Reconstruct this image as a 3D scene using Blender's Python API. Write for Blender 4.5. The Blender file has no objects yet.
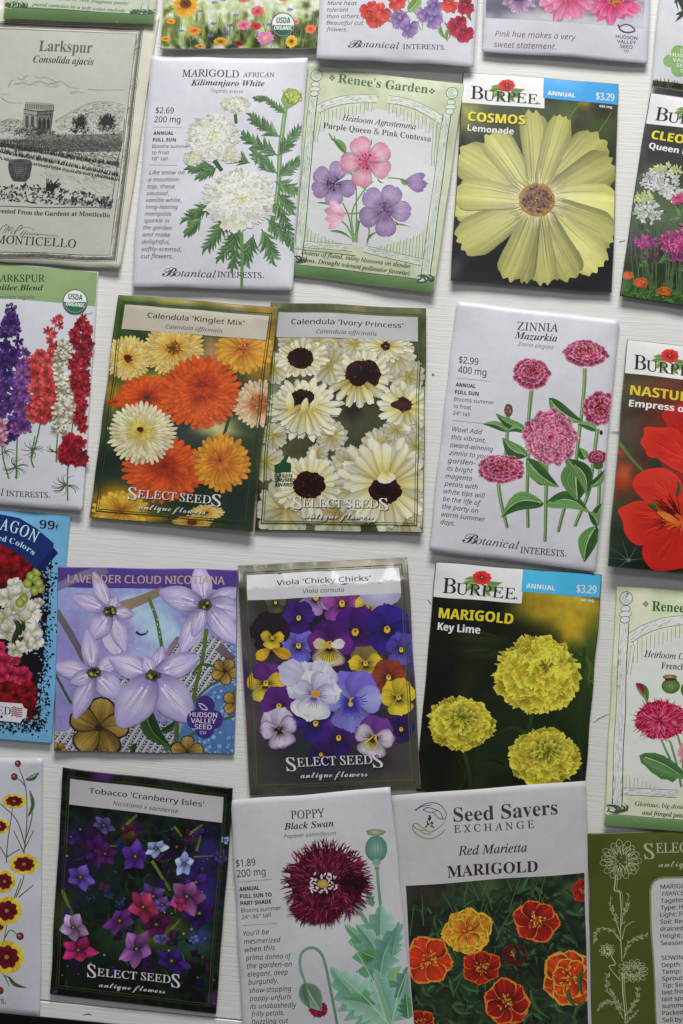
import bpy, os, math, random
import numpy as np
from mathutils.geometry import tessellate_polygon
from mathutils import Vector

SC = bpy.context.scene
COL = SC.collection
rng = np.random.default_rng(11)
random.seed(11)

# ------------------------------------------------------------------ camera
FPX, TX, TY, CAM_H = 1422.0, 0.0677, 0.0613, 0.76
def _rot():
    cx, sx, cy, sy = math.cos(TX), math.sin(TX), math.cos(TY), math.sin(TY)
    rx = np.array([[1, 0, 0], [0, cx, -sx], [0, sx, cx]])
    ry = np.array([[cy, 0, sy], [0, 1, 0], [-sy, 0, cy]])
    return ry @ rx
RC = _rot()
# lateral shift so that the middle of the photograph is the middle of the table
def on_plane(x, y, z=0.0):
    d = RC @ np.array([x - 341.5, -(y - 512.0), -FPX])
    t = (CAM_H - z) / -d[2]
    return np.array([d[0] * t, d[1] * t, z])

def lin(c):
    c = np.asarray(c, float) / 255.0
    c = np.clip(c, 0.0, 1.0)
    return np.where(c <= 0.04045, c / 12.92, ((c + 0.055) / 1.055) ** 2.4)

def homography(src, dst):
    A = []; b = []
    for (x, y), (u, v) in zip(src, dst):
        A.append([x, y, 1, 0, 0, 0, -u * x, -u * y]); b.append(u)
        A.append([0, 0, 0, x, y, 1, -v * x, -v * y]); b.append(v)
    h = np.linalg.solve(np.array(A, float), np.array(b, float))
    return np.append(h, 1).reshape(3, 3)
def hap(H, p):
    p = np.asarray(p, float)
    q = p @ H[:, :2].T + H[:, 2]
    return q[..., :2] / q[..., 2:3]

# ------------------------------------------------------------------ materials
def nodes(m):
    m.use_nodes = True
    nt = m.node_tree; nt.nodes.clear()
    out = nt.nodes.new('ShaderNodeOutputMaterial')
    b = nt.nodes.new('ShaderNodeBsdfPrincipled')
    nt.links.new(b.outputs[0], out.inputs[0])
    return nt, b
def paper_material(name, rough, spec, coat=0.0, bump=0.26, printed=True, colour=(0.7, 0.7, 0.7), bd=0.00022, crease=0.0034):
    m = bpy.data.materials.new(name)
    nt, b = nodes(m); L = nt.links
    tc = nt.nodes.new('ShaderNodeTexCoord')
    # slow cockling of the paper plus a fine tooth
    n1 = nt.nodes.new('ShaderNodeTexNoise'); n1.inputs['Scale'].default_value = 34; n1.inputs['Detail'].default_value = 2
    n2 = nt.nodes.new('ShaderNodeTexNoise'); n2.inputs['Scale'].default_value = 900; n2.inputs['Detail'].default_value = 2
    L.new(tc.outputs['Object'], n1.inputs['Vector']); L.new(tc.outputs['Object'], n2.inputs['Vector'])
    b1 = nt.nodes.new('ShaderNodeBump'); b1.inputs['Strength'].default_value = bump; b1.inputs['Distance'].default_value = 0.004
    b2 = nt.nodes.new('ShaderNodeBump'); b2.inputs['Strength'].default_value = 0.12; b2.inputs['Distance'].default_value = bd
    L.new(n1.outputs[0], b1.inputs['Height']); L.new(n2.outputs[0], b2.inputs['Height'])
    L.new(b1.outputs[0], b2.inputs['Normal']); L.new(b2.outputs[0], b.inputs['Normal'])
    # creases: warped cell edges, very shallow
    dn = nt.nodes.new('ShaderNodeTexNoise'); dn.inputs['Scale'].default_value = 14; L.new(tc.outputs['Object'], dn.inputs['Vector'])
    dm = nt.nodes.new('ShaderNodeMixRGB'); dm.blend_type = 'ADD'; dm.inputs[0].default_value = .05; L.new(tc.outputs['Object'], dm.inputs[1]); L.new(dn.outputs['Color'], dm.inputs[2])
    vo = nt.nodes.new('ShaderNodeTexNoise'); vo.noise_type = 'RIDGED_MULTIFRACTAL'; vo.normalize = True; vo.inputs['Scale'].default_value = 13; vo.inputs['Detail'].default_value = 1; L.new(dm.outputs[0], vo.inputs['Vector'])
    b3 = nt.nodes.new('ShaderNodeBump'); b3.inputs['Strength'].default_value = .5; b3.inputs['Distance'].default_value = crease; L.new(vo.outputs[0], b3.inputs['Height']); L.new(b3.outputs[0], b1.inputs['Normal'])
    # print mottling
    mix = nt.nodes.new('ShaderNodeMixRGB'); mix.blend_type = 'MULTIPLY'; mix.inputs[0].default_value = 1
    ramp = nt.nodes.new('ShaderNodeMapRange'); ramp.inputs[1].default_value = 0.3; ramp.inputs[2].default_value = 0.7
    ramp.inputs[3].default_value = 0.965; ramp.inputs[4].default_value = 1.02
    n3 = nt.nodes.new('ShaderNodeTexNoise'); n3.inputs['Scale'].default_value = 260; n3.inputs['Detail'].default_value = 4
    L.new(tc.outputs['Object'], n3.inputs['Vector']); L.new(n3.outputs[0], ramp.inputs[0])
    if printed:
        at = nt.nodes.new('ShaderNodeAttribute'); at.attribute_name = 'ink'; L.new(at.outputs['Color'], mix.inputs[1])
    else:
        mix.inputs[1].default_value = (*colour, 1)
    L.new(ramp.outputs[0], mix.inputs[2]); L.new(mix.outputs[0], b.inputs['Base Color'])
    b.inputs['Roughness'].default_value = rough
    b.inputs['Specular IOR Level'].default_value = spec
    b.inputs['Coat Weight'].default_value = coat
    b.inputs['Coat Roughness'].default_value = 0.12
    return m
MAT = {
    'matte': paper_material('matte_print', 0.55, 0.35),
    'satin': paper_material('satin_print', 0.38, 0.26, 0.08),
    'gloss': paper_material('glossy_print', 0.28, 0.5, 0.9),
}

# ------------------------------------------------------------------ fonts
_fd = os.path.join(bpy.utils.resource_path('LOCAL'), 'datafiles', 'fonts')
def _font(n):
    try: return bpy.data.fonts.load(os.path.join(_fd, n))
    except Exception: return None
F_MATH, F_INTER = _font('NotoSansMath-Regular.woff2'), _font('Inter.woff2')
def mathmap(s, base, digits=None):
    o = ''
    for c in s:
        if 'A' <= c <= 'Z': o += chr(base + ord(c) - 65)
        elif 'a' <= c <= 'z':
            k = base + 26 + ord(c) - 97
            o += chr(0x210E) if k == 0x1D455 else chr(k)
        elif digits and '0' <= c <= '9': o += chr(digits + ord(c) - 48)
        else: o += c
    return o
# style: (base, digits, offset, shear)
STY = {   # first code point, digits, second strike (em), shear
    'serif': (0x1D400, 0x1D7CE, 0, 0), 'serifb': (0x1D400, 0x1D7CE, 0, 0),
    'ital': (0x1D434, None, 0, 0), 'italb': (0x1D468, None, 0, 0), 'italm': (0x1D434, None, 0.012, 0),
    'roman': (0x1D434, None, 0.014, -0.27),
    'script': (0x1D4D0, None, 0, 0), 'sans': (0x1D5A0, None, 0.008, 0), 'sansm': (0x1D5A0, None, 0.022, 0),
    'sansb': (0x1D5D4, 0x1D7EC, 0, 0), 'sansx': (0x1D5D4, 0x1D7EC, 0.02, 0),
    'sansi': (0x1D608, None, 0.004, 0), 'sansbi': (0x1D63C, None, 0, 0),
}
_tc = {}
def text_mesh(s, style):
    if style == 'serif' and not any(c.islower() or c.isdigit() for c in s): style = 'roman'
    key = (s, style)
    if key in _tc: return _tc[key]
    base, dg, off, sh = STY[style]
    cu = bpy.data.curves.new('lettering', 'FONT')
    cu.body = mathmap(s, base, dg)
    if F_MATH: cu.font = F_MATH
    else: cu.body = s
    cu.size = 1; cu.resolution_u = 3; cu.dimensions = '2D'; cu.fill_mode = 'BOTH'
    ob = bpy.data.objects.new('lettering', cu); COL.objects.link(ob)
    dg_ = bpy.context.evaluated_depsgraph_get(); ev = ob.evaluated_get(dg_)
    me = ev.to_mesh(); me.calc_loop_triangles()
    V = np.empty(len(me.vertices) * 3); me.vertices.foreach_get('co', V); V = V.reshape(-1, 3)[:, :2].copy()
    T = np.empty(len(me.loop_triangles) * 3, np.int32); me.loop_triangles.foreach_get('vertices', T); T = T.reshape(-1, 3)
    ev.to_mesh_clear(); bpy.data.objects.remove(ob); bpy.data.curves.remove(cu)
    if sh: V[:, 0] += V[:, 1] * sh
    V = V.astype(float)
    _tc[key] = (V, T, off)
    return _tc[key]
CAP = 0.0
def cap():
    global CAP
    if not CAP:
        V, _, _ = text_mesh('H', 'serifb'); CAP = V[:, 1].max() - V[:, 1].min()
    return CAP

# ------------------------------------------------------------------ smooth noise
class Wave:
    def __init__(s, seed, wl, n=10):
        r = np.random.default_rng(seed)
        a = r.uniform(0, 2 * np.pi, n); k = 2 * np.pi / (wl * r.uniform(0.6, 1.6, n))
        s.k = np.stack([np.cos(a) * k, np.sin(a) * k], 1); s.p = r.uniform(0, 2 * np.pi, n)
    def __call__(s, p):
        return np.sin(p @ s.k.T + s.p).sum(-1) / math.sqrt(len(s.p))
def vnoise(p, seed=0):
    """value noise on integer lattice, p (...,2) -> 0..1"""
    i = np.floor(p).astype(np.int64); f = p - i; f = f * f * (3 - 2 * f)
    def h(a, b):
        n = (a * 374761393 + b * 668265263 + seed * 974711) & 0x7fffffff
        n = (n ^ (n >> 13)) * 1274126177 & 0x7fffffff
        return ((n ^ (n >> 16)) & 0xffff) / 65535.0
    x, y = i[..., 0], i[..., 1]; fx, fy = f[..., 0], f[..., 1]
    return (h(x, y) * (1 - fx) + h(x + 1, y) * fx) * (1 - fy) + (h(x, y + 1) * (1 - fx) + h(x + 1, y + 1) * fx) * fy
def fbm(p, seed=0, o=3):
    a, s, t = 0.5, 0, 0
    for k in range(o):
        s = s + a * vnoise(p * 2 ** k, seed + k); t += a; a *= 0.55
    return s / t

mm = 0.001
STEP = 0.0000025
# ------------------------------------------------------------------ packets
REFS = {}
class Packet:
    def __init__(self, quad, label, rim=(3, 3, 3, 3), bulge=1.2, lump=0.8, gloss='satin', paper=(235, 235, 238),
                 seed=1, white=None, under=2.0, curl=None, tex_bump=None):
        self.quad = quad; self.label = label; self.gloss = gloss; self.seed = seed; self.under = under
        self.curl = curl
        rim = [r * mm for r in rim]
        W3 = [on_plane(x, y, z) for (x, y), z in zip(quad, rim)]
        self.c = np.mean(W3, 0); self.c[2] = 0
        ex = (W3[1] - W3[0] + W3[2] - W3[3]); a = math.atan2(ex[1], ex[0]); self.a = a
        R = np.array([[math.cos(a), math.sin(a), 0], [-math.sin(a), math.cos(a), 0], [0, 0, 1]])
        self.L = np.array([R @ (w - self.c) for w in W3])          # local corners TL TR BR BL
        self.W = (np.linalg.norm(self.L[1] - self.L[0]) + np.linalg.norm(self.L[2] - self.L[3])) / 2 / mm
        self.H = (np.linalg.norm(self.L[3] - self.L[0]) + np.linalg.norm(self.L[2] - self.L[1])) / 2 / mm
        yc = np.mean([q[1] for q in quad]); yc = min(max(yc, 0), 1024)
        self.white = white or (212 - 42 * yc / 1024,) * 3
        self.bulge, self.lump = bulge, lump
        self.w1, self.w2, self.wx, self.wy = Wave(seed, 52), Wave(seed + 50, 36), Wave(seed + 90, 45), Wave(seed + 130, 45)
        self.cl = np.random.default_rng(seed + 7).uniform(-.5, .9, 4)
        self.e1 = Wave(seed + 170, 30, 4)
        self.lm = np.zeros((int(self.H * 2) + 60, int(self.W * 2) + 60), np.int32)
        self.parts = {}; self.order = []
        # measured inverse of the paper surface as the lens sees it: photo point -> millimetres on the packet
        g = np.stack(np.meshgrid(np.linspace(0, self.W, 15), np.linspace(0, self.H, 19)), -1).reshape(-1, 2)
        w_ = self.surf(g) @ R + self.c - np.array([0, 0, CAM_H]); q = w_ @ RC
        px = np.stack([341.5 - FPX * q[:, 0] / q[:, 2], 512 + FPX * q[:, 1] / q[:, 2]], 1)
        self.pc = px.mean(0); self.cf = np.linalg.lstsq(self.terms(px), g, rcond=None)[0]; self.cr = (0, 0, 1)
        self.T = self.from_photo
        root = bpy.data.objects.new('seed_packet', None); COL.objects.link(root)
        root.location = self.c; root.rotation_euler = (0, 0, a); root.empty_display_size = 0.02
        root['label'] = label; root['category'] = 'seed packet'
        root['group'] = 'seed packets laid out in rows on white painted boards'
        self.root = root
        self.paper = paper
        self.base()
    def terms(self, p):
        x, y = ((p - self.pc) / 100).T
        return np.stack([np.ones_like(x), x, y, x * x, x * y, y * y, x ** 3, x * x * y, x * y * y, y ** 3], 1)
    def from_photo(self, p):
        p = np.asarray(p, float); lim = np.clip(p, self.pc - 150, self.pc + 150)          # straight-line continuation far outside
        return self.terms(lim) @ self.cf + (p - lim) * self.W / 160
    # input coordinate systems
    def crop(self, x0, y0, s):
        self.cr = (x0, y0, s); self.T = lambda p: self.from_photo(np.asarray(p, float) / s + np.array([x0, y0])); return self
    def ref(self, quad):
        if id(quad) not in REFS: REFS[id(quad)] = (self, self.cr)
        m, (x0, y0, s) = REFS[id(quad)]; k = np.array([self.W / m.W, self.H / m.H])
        self.T = lambda p: m.from_photo(np.asarray(p, float) / s + np.array([x0, y0])) * k; return self
    def own(self):
        self.T = lambda p: np.asarray(p, float); return self
    def ink(self, c):
        a = lin(c) / lin(self.white); a = 0.675 * a ** 1.2
        y = (a @ np.array([.2126, .7152, .0722]))[..., None]; a = a * .97 + y * .03
        return np.clip(a, 0.004, 0.86)
    # the paper surface
    def surf(self, P):
        P = np.asarray(P, float)
        u = P[:, 0] / self.W; v = P[:, 1] / self.H
        L = self.L
        w = [(1 - u) * (1 - v), u * (1 - v), u * v, (1 - u) * v]
        X = sum(w[i][:, None] * L[i][None, :] for i in range(4))
        uc, vc = np.clip(u, 0, 1), np.clip(v, 0, 1)
        du, dv = np.abs(2 * uc - 1), np.abs(2 * vc - 1)
        env = (1 - du ** 3) * (1 - dv ** 4)
        ed = np.minimum(np.minimum(uc, 1 - uc) * self.W, np.minimum(vc, 1 - vc) * self.H)
        z = 1.45 * self.bulge * env + 1.5 * self.lump * np.exp(-(((uc - .5) / .3) ** 2 + ((vc - .68) / .2) ** 2)) * env
        z += 0.13 * self.w1(P) * (0.3 + 0.7 * (1 - np.exp(-ed / 14))) + 0.03 * self.w2(P)
        z += 0.24 * self.e1(P) * np.exp(-ed / 7)
        z -= 0.12 * np.exp(-ed / 3)
        for k, (cu, cv) in enumerate(((0, 0), (1, 0), (1, 1), (0, 1))):
            dd = np.hypot((uc - cu) * self.W, (vc - cv) * self.H); z += self.cl[k] * np.exp(-(dd / 11) ** 2)
        if self.curl:
            amp, wd = self.curl
            kk = np.clip(1 - vc * self.H / wd, 0, 1); z -= amp * kk * (1 + .12 * np.sin(uc * 19) + .1 * np.sin(uc * 41 + 1)) ; z += .12 * kk * self.e1(P * 1.7)
        X = X.copy()
        X[:, 0] += 0.00022 * self.wx(P); X[:, 1] += 0.00022 * self.wy(P)
        X[:, 2] += z * mm
        return X
    def base(self):
        nx, ny = 34, 46
        gu = np.linspace(0, self.W, nx + 1); gv = np.linspace(0, self.H, ny + 1)
        G = np.stack(np.meshgrid(gu, gv), -1).reshape(-1, 2)
        top = self.surf(G)
        u, v = G[:, 0] / self.W, G[:, 1] / self.H
        env = (1 - np.abs(2 * u - 1) ** 3) * (1 - np.abs(2 * v - 1) ** 4)
        bot = top.copy()
        bot[:, 2] = self.rimz(G) - 0.0009 - self.under * mm * env
        bot[:, 2] = np.maximum(bot[:, 2], 0.0004)
        bot[:, 2] = np.minimum(bot[:, 2], top[:, 2] - 0.0006)
        self.minz = bot[:, 2].min()
        n = len(top); w = nx + 1
        F = []
        for j in range(ny):
            for i in range(nx):
                a = j * w + i
                F.append((a, a + w, a + w + 1, a + 1)); F.append((n + a, n + a + 1, n + a + w + 1, n + a + w))
        ring = [i for i in range(nx)] + [j * w + nx for j in range(ny)] + [ny * w + i for i in range(nx, 0, -1)] + [j * w for j in range(ny, 0, -1)]
        # rounded rim
        cen = np.array([self.W / 2, self.H / 2])
        mid = []
        for r in ring:
            p = (top[r] + bot[r]) / 2
            d = G[r] - cen; o = np.array([np.sign(d[0]) if abs(d[0]) > self.W / 2 - .01 else 0, -np.sign(d[1]) if abs(d[1]) > self.H / 2 - .01 else 0, 0])
            mid.append(p + o * 0.00025)
        V = np.vstack([top, bot, np.array(mid)])
        m = len(ring)
        for k in range(m):
            a, b = ring[k], ring[(k + 1) % m]; c, d = 2 * n + k, 2 * n + (k + 1) % m
            F.append((a, b, d, c)); F.append((c, d, n + b, n + a))
        me = bpy.data.meshes.new('envelope'); me.from_pydata([tuple(x) for x in V], [], F); me.update()
        me.polygons.foreach_set('use_smooth', [True] * len(me.polygons))
        col = tuple(self.ink(self.paper))
        mt = paper_material('envelope_paper', 0.5 if self.gloss == 'matte' else 0.4, 0.4, 0.3 if self.gloss == 'gloss' else 0.0, printed=False, colour=col)
        me.materials.append(mt)
        o = bpy.data.objects.new('envelope', me); COL.objects.link(o); o.parent = self.root
    def rimz(self, P):
        u = P[:, 0] / self.W; v = P[:, 1] / self.H; L = self.L
        return (1 - u) * (1 - v) * L[0][2] + u * (1 - v) * L[1][2] + u * v * L[2][2] + (1 - u) * v * L[3][2]
    # ---------------------------------------------------- adding ink
    def add(self, part, V, T, C, clip=None, raw=False, gap=0, post=0):
        """V input coords (n,2) ; T (m,3) ; C (n,3) sRGB 0..255"""
        P = np.asarray(V, float) if raw else self.T(V)
        T = np.asarray(T, np.int64); C = np.asarray(C, float)
        if C.ndim == 1: C = np.repeat(C[None, :], len(P), 0)
        S = P[T]; K = C[T]
        x0, y0, x1, y1 = clip if clip is not None else (0.15, 0.15, self.W - .15, self.H - .15)
        mn, mx = S.min(1), S.max(1)
        keep = (mx[:, 0] > x0) & (mx[:, 1] > y0) & (mn[:, 0] < x1) & (mn[:, 1] < y1)
        S, K, mn, mx = S[keep], K[keep], mn[keep], mx[keep]
        if not len(S): return
        cross = (mn[:, 0] < x0) | (mn[:, 1] < y0) | (mx[:, 0] > x1) | (mx[:, 1] > y1)
        if cross.any():
            oS, oK = [S[~cross]], [K[~cross]]
            for s, k in zip(S[cross], K[cross]):
                poly = [np.concatenate([s[i], k[i]]) for i in range(3)]
                for ax, lim, sg in ((0, x0, 1), (1, y0, 1), (0, x1, -1), (1, y1, -1)):
                    out = []
                    for i in range(len(poly)):
                        a, b = poly[i], poly[(i + 1) % len(poly)]
                        da, db = (a[ax] - lim) * sg, (b[ax] - lim) * sg
                        if da >= 0: out.append(a)
                        if (da >= 0) != (db >= 0): out.append(a + (b - a) * (da / (da - db)))
                    poly = out
                    if len(poly) < 3: break
                for i in range(1, len(poly) - 1):
                    q = np.array([poly[0], poly[i], poly[i + 1]])
                    oS.append(q[None, :, :2]); oK.append(q[None, :, 2:])
            S, K = np.concatenate(oS), np.concatenate(oK)
            if not len(S): return
            mn, mx = S.min(1), S.max(1)
        # stacking level: one above whatever is already printed there
        lm = self.lm; off = 10
        a0 = np.clip(np.floor(mn.min(0) * 2).astype(int) + off, 0, None); a1 = np.floor(mx.max(0) * 2).astype(int) + off
        if (a1 - a0).prod() < 40 or len(S) > 4000:
            r = lm[a0[1]:a1[1] + 1, a0[0]:a1[0] + 1]; lv = (r.max() if r.size else 0) + 1 + gap; r[...] = lv + post
        else:
            m0 = np.clip(np.floor(mn * 2).astype(int) + off, 0, None); m1 = np.floor(mx * 2).astype(int) + off
            lv = 0
            for (xa, ya), (xb, yb) in zip(m0, m1):
                r = lm[ya:yb + 1, xa:xb + 1]
                if r.size: lv = max(lv, r.max())
            lv += 1 + gap
            for (xa, ya), (xb, yb) in zip(m0, m1): lm[ya:yb + 1, xa:xb + 1] = lv + post
        z = np.full(len(S), lv, float)
        if part not in self.parts: self.parts[part] = []; self.order.append(part)
        self.parts[part].append((S, K, z))
    def rect(self, part, pts, col, clip=None):
        """axis-aligned panel through two opposite input corners (or 4 pts)"""
        P = self.T(pts)
        if len(P) == 2:
            (x0, y0), (x1, y1) = P; P = np.array([(x0, y0), (x1, y0), (x1, y1), (x0, y1)])
        c = np.array(col, float)
        self.add(part, P, [(0, 1, 2), (0, 2, 3)], c if c.ndim == 2 else np.repeat(c[None], 4, 0), clip, raw=True, gap=7, post=5)
    def box(self, pts):
        P = self.T(pts); return (P[:, 0].min(), P[:, 1].min(), P[:, 0].max(), P[:, 1].max())
    def poly(self, part, pts, col, clip=None):
        T = tessellate_polygon([[Vector((float(x), float(y), 0)) for x, y in pts]])
        self.add(part, pts, T, np.array(col, float), clip, gap=5, post=4)
    def fan(self, part, pts, c, ccol, rcol, clip=None, soft=False):
        if soft:
            q = np.array(pts, float); m = len(q); out = []
            for i in range(m):
                a, b, c_, d = q[i - 1], q[i], q[(i + 1) % m], q[(i + 2) % m]
                for t in (0, .25, .5, .75): out.append(.5 * (2 * b + (c_ - a) * t + (2 * a - 5 * b + 4 * c_ - d) * t * t + (3 * b - a - 3 * c_ + d) * t ** 3))
            pts = np.array(out)
        n = len(pts); V = np.vstack([[c], pts]); C = np.vstack([[ccol], np.repeat([rcol], n, 0)])
        self.add(part, V, [(0, 1 + i, 1 + (i + 1) % n) for i in range(n)], C, clip)
    def disc(self, part, x, y, rx, ry=None, col=(0, 0, 0), rcol=None, rot=0, n=20, rough=0.0, clip=None):
        ry = rx if ry is None else ry; rcol = col if rcol is None else rcol
        a = np.linspace(0, 2 * np.pi, n, endpoint=False); r = 1 + rough * rng.uniform(-1, 1, n)
        p = np.stack([np.cos(a) * rx * r, np.sin(a) * ry * r], 1); c, s = math.cos(rot), math.sin(rot)
        p = p @ np.array([[c, s], [-s, c]]) + (x, y)
        self.fan(part, p, (x, y), col, rcol, clip)
    def stroke(self, part, pts, w0, w1=None, col=(0, 0, 0), col2=None, smooth=4, clip=None, closed=False):
        p = np.array(pts, float)
        if closed: p = np.vstack([p, p[:1]])
        if smooth > 1 and len(p) > 2:
            q = np.vstack([2 * p[0] - p[1], p, 2 * p[-1] - p[-2]]) if not closed else np.vstack([p[-2], p, p[1]])
            out = []
            for i in range(1, len(q) - 2):
                t = np.linspace(0, 1, smooth, endpoint=False)[:, None]
                a, b, c, d = q[i - 1], q[i], q[i + 1], q[i + 2]
                out.append(0.5 * (2 * b + (c - a) * t + (2 * a - 5 * b + 4 * c - d) * t ** 2 + (3 * b - a - 3 * c + d) * t ** 3))
            p = np.vstack(out + [q[-2][None]])
        w1 = w0 if w1 is None else w1; col2 = col if col2 is None else col2
        d = np.gradient(p, axis=0); l = np.hypot(d[:, 0], d[:, 1]) + 1e-9; nrm = np.stack([-d[:, 1], d[:, 0]], 1) / l[:, None]
        t = np.linspace(0, 1, len(p))[:, None]; w = (w0 + (w1 - w0) * t) / 2
        V = np.vstack([p + nrm * w, p - nrm * w]); n = len(p)
        T = [(i, i + 1, n + i + 1) for i in range(n - 1)] + [(i, n + i + 1, n + i) for i in range(n - 1)]
        c = np.array(col, float) * (1 - t) + np.array(col2, float) * t
        self.add(part, V, T, np.vstack([c, c]), clip)
    def petal(self, part, x, y, ang, r0, r1, w, c0, c1, c2, prof='oval', notch=0.0, bend=0.0, edge=0.0, streak=0.06,
              M=None, nt=7, ns=5, vary=0.06, ruf=0.0, clip=None, tipcol=None, ruffle_n=0):
        t = 1 - (1 - np.linspace(0, 1, nt)) ** 1.45; s = np.linspace(-1, 1, ns)
        if prof == 'oval': wd = np.sin(np.pi * (0.06 + 0.9 * t)) ** 0.8
        elif prof == 'wide': wd = np.where(t < .62, .2 + .8 * np.sin(np.pi / 2 * np.clip(t / .62, 0, 1)), np.sqrt(np.clip(1 - (np.clip(t - .62, 0, 1) / .39) ** 2, 0, 1)) ** .85)
        elif prof == 'point': wd = np.sin(np.pi * (0.1 + 0.9 * t ** 0.9)) ** 0.7 * (1 - 0.15 * t)
        elif prof == 'spike': wd = (1 - t) ** 0.7 * (0.5 + t)
        elif prof == 'blunt': wd = (0.42 + 0.58 * t ** .8) * (1 - .28 * t ** 9)
        else: wd = (0.55 + 0.45 * t) * np.sqrt(np.clip(1 - t ** 9, 0.05, 1))          # 'strap'
        tt, ss = np.meshgrid(t, s, indexing='ij'); W = wd[:, None] * w / 2
        rr = r0 + (r1 - r0) * tt
        tipc = 1 - (0.08 * ss ** 2 * (prof in ('wide', 'strap')) + .11 * ss ** 4 * (prof == 'blunt')) * tt ** 3
        rr = r0 + (rr - r0) * tipc
        if notch: rr = rr - notch * (r1 - r0) * tt ** 4 * (np.cos(ss * np.pi * (ruffle_n or 2)) * 0.5 + 0.5)
        if ruf: rr = rr + ruf * (r1 - r0) * tt ** 2 * rng.uniform(-1, 1, (1, ns)); 
        lx = rr; ly = ss * W + bend * (r1 - r0) * tt ** 2
        if ruf: ly = ly + ruf * w * 0.4 * rng.uniform(-1, 1, (nt, 1)) * np.abs(ss)
        ca, sa = math.cos(ang), math.sin(ang)
        P = np.stack([lx * ca - ly * sa, lx * sa + ly * ca], -1).reshape(-1, 2)
        if M is not None: P = P @ np.asarray(M).T
        P = P + (x, y)
        c0, c1, c2 = (np.array(c, float) for c in (c0, c1, c2))
        tb = tt[..., None]
        C = np.where(tb < .5, c0 + (c1 - c0) * tb * 2, c1 + (c2 - c1) * (tb - .5) * 2)
        if tipcol is not None:
            k = np.clip((np.maximum(tt, np.abs(ss) * 0.9 * (tt > .25)) - 0.8) / .2, 0, 1)[..., None]; C = C + (np.array(tipcol, float) - C) * k
        g = 1 + vary * rng.uniform(-1, 1) + streak * rng.uniform(-1, 1, (1, ns)) - edge * ss ** 2
        C = np.clip(C * g[..., None], 0, 255).reshape(-1, 3)
        idx = np.arange(nt * ns).reshape(nt, ns); a, b, c, d = idx[:-1, :-1].ravel(), idx[1:, :-1].ravel(), idx[1:, 1:].ravel(), idx[:-1, 1:].ravel()
        self.add(part, P, np.concatenate([np.stack([a, b, c], 1), np.stack([a, c, d], 1)]), C, clip)
    def leaf(self, part, p0, p1, w, c0, c1, bend=0.15, serr=0.0, ns=14, vein=None, clip=None, lobes=6, vary=.08):
        p0, p1 = np.array(p0, float), np.array(p1, float); d = p1 - p0; L = np.hypot(*d); ux = d / L; uy = np.array([-ux[1], ux[0]])
        t = np.linspace(0, 1, ns); mid = p0 + ux * (t * L)[:, None] + uy * (bend * L * np.sin(np.pi * t))[:, None]
        pr = np.sin(np.pi * t ** 0.75) ** 0.9 * w / 2
        sr = 1 + serr * ((t * lobes) % 1 - 0.5) * 2 if serr else 1
        up = mid + uy * (pr * sr)[:, None]; dn = mid - uy * (pr * sr)[:, None]
        c0, c1 = np.array(c0, float), np.array(c1, float); g = 1 + vary * rng.uniform(-1, 1)
        for side, c in ((up, c0), (dn, c1)):
            V = np.vstack([mid, side]); T = [(i, i + 1, ns + i + 1) for i in range(ns - 1)] + [(i, ns + i + 1, ns + i) for i in range(ns - 1)]
            Cc = np.vstack([np.repeat([c * g * .85], ns, 0), np.repeat([c * g], ns, 0)]); self.add(part, V, T, np.clip(Cc, 0, 255), clip)
        if vein is not None: self.stroke(part, mid[1:-1], w * 0.07, w * 0.03, vein, smooth=1, clip=clip)
    def daisy(self, part, x, y, r, n, c0, c1, c2, r0=0.15, w=None, layers=1, sq=1.0, rot=0, prof='oval', shrink=0.82, off=(0, 0), clip=None, jit=0.12, **k):
        c, s = math.cos(rot), math.sin(rot)
        M = np.array([[c, -s], [s, c]]) @ np.diag([1, sq])
        w = w or 2 * math.pi * r * 0.62 / n
        for l in range(layers):
            f = shrink ** l; a0 = rng.uniform(0, 6.28)
            o = rng.permutation(n)
            for i in o:
                a = a0 + 2 * math.pi * (i + jit * rng.uniform(-1, 1)) / n
                self.petal(part, x + off[0] * l, y + off[1] * l, a, r * r0 * f, r * f * (1 + jit * .5 * rng.uniform(-1, 1)), w * (f + 1) / 2, c0, c1, c2, prof=prof, M=M, clip=clip, **k)
    def pom(self, part, x, y, rx, ry, rings, dark, mid, light, n=20, w=1.5, L=0.45, rot=0, ctr=(0, 0), clip=None, prof='wide', ccol=None, vary=.12, ruf=.15, tipcol=None, nt=4, ns=3, jit=.4):
        """double flower head: petals in rings, the outermost first"""
        c, s = math.cos(rot), math.sin(rot)
        R0 = np.array([[c, -s], [s, c]])
        dark, mid, light = (np.array(q, float) for q in (dark, mid, light))
        for l in range(rings):
            f = 1 - l / rings
            m = max(5, int(n * (f * .75 + .25)))
            M = R0 @ np.diag([1, ry / rx])
            for i in rng.permutation(m):
                a = 2 * math.pi * (i + jit * rng.uniform(-1, 1)) / m + l * .7
                r1 = rx * f * (1 + .07 * rng.uniform(-1, 1)); r0 = max(0, r1 - rx * L)
                b = (0.82 + 0.2 * (1 - f)) if ccol is None else 1
                m_, l_ = mid, light
                if ccol is not None: k = (1 - f) ** 1.3; m_ = mid * (1 - k) + np.array(ccol) * k; l_ = light * (1 - k) + np.array(ccol) * k
                wd = w * 2 * math.pi * rx * max(f, .3) / m
                self.petal(part, x + ctr[0] * (1 - f), y + ctr[1] * (1 - f), a, r0, r1, wd, dark * b, m_ * b, l_ * b, prof=prof, M=M, vary=vary, ruf=ruf, nt=nt, ns=ns, clip=clip, tipcol=tipcol)
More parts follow.
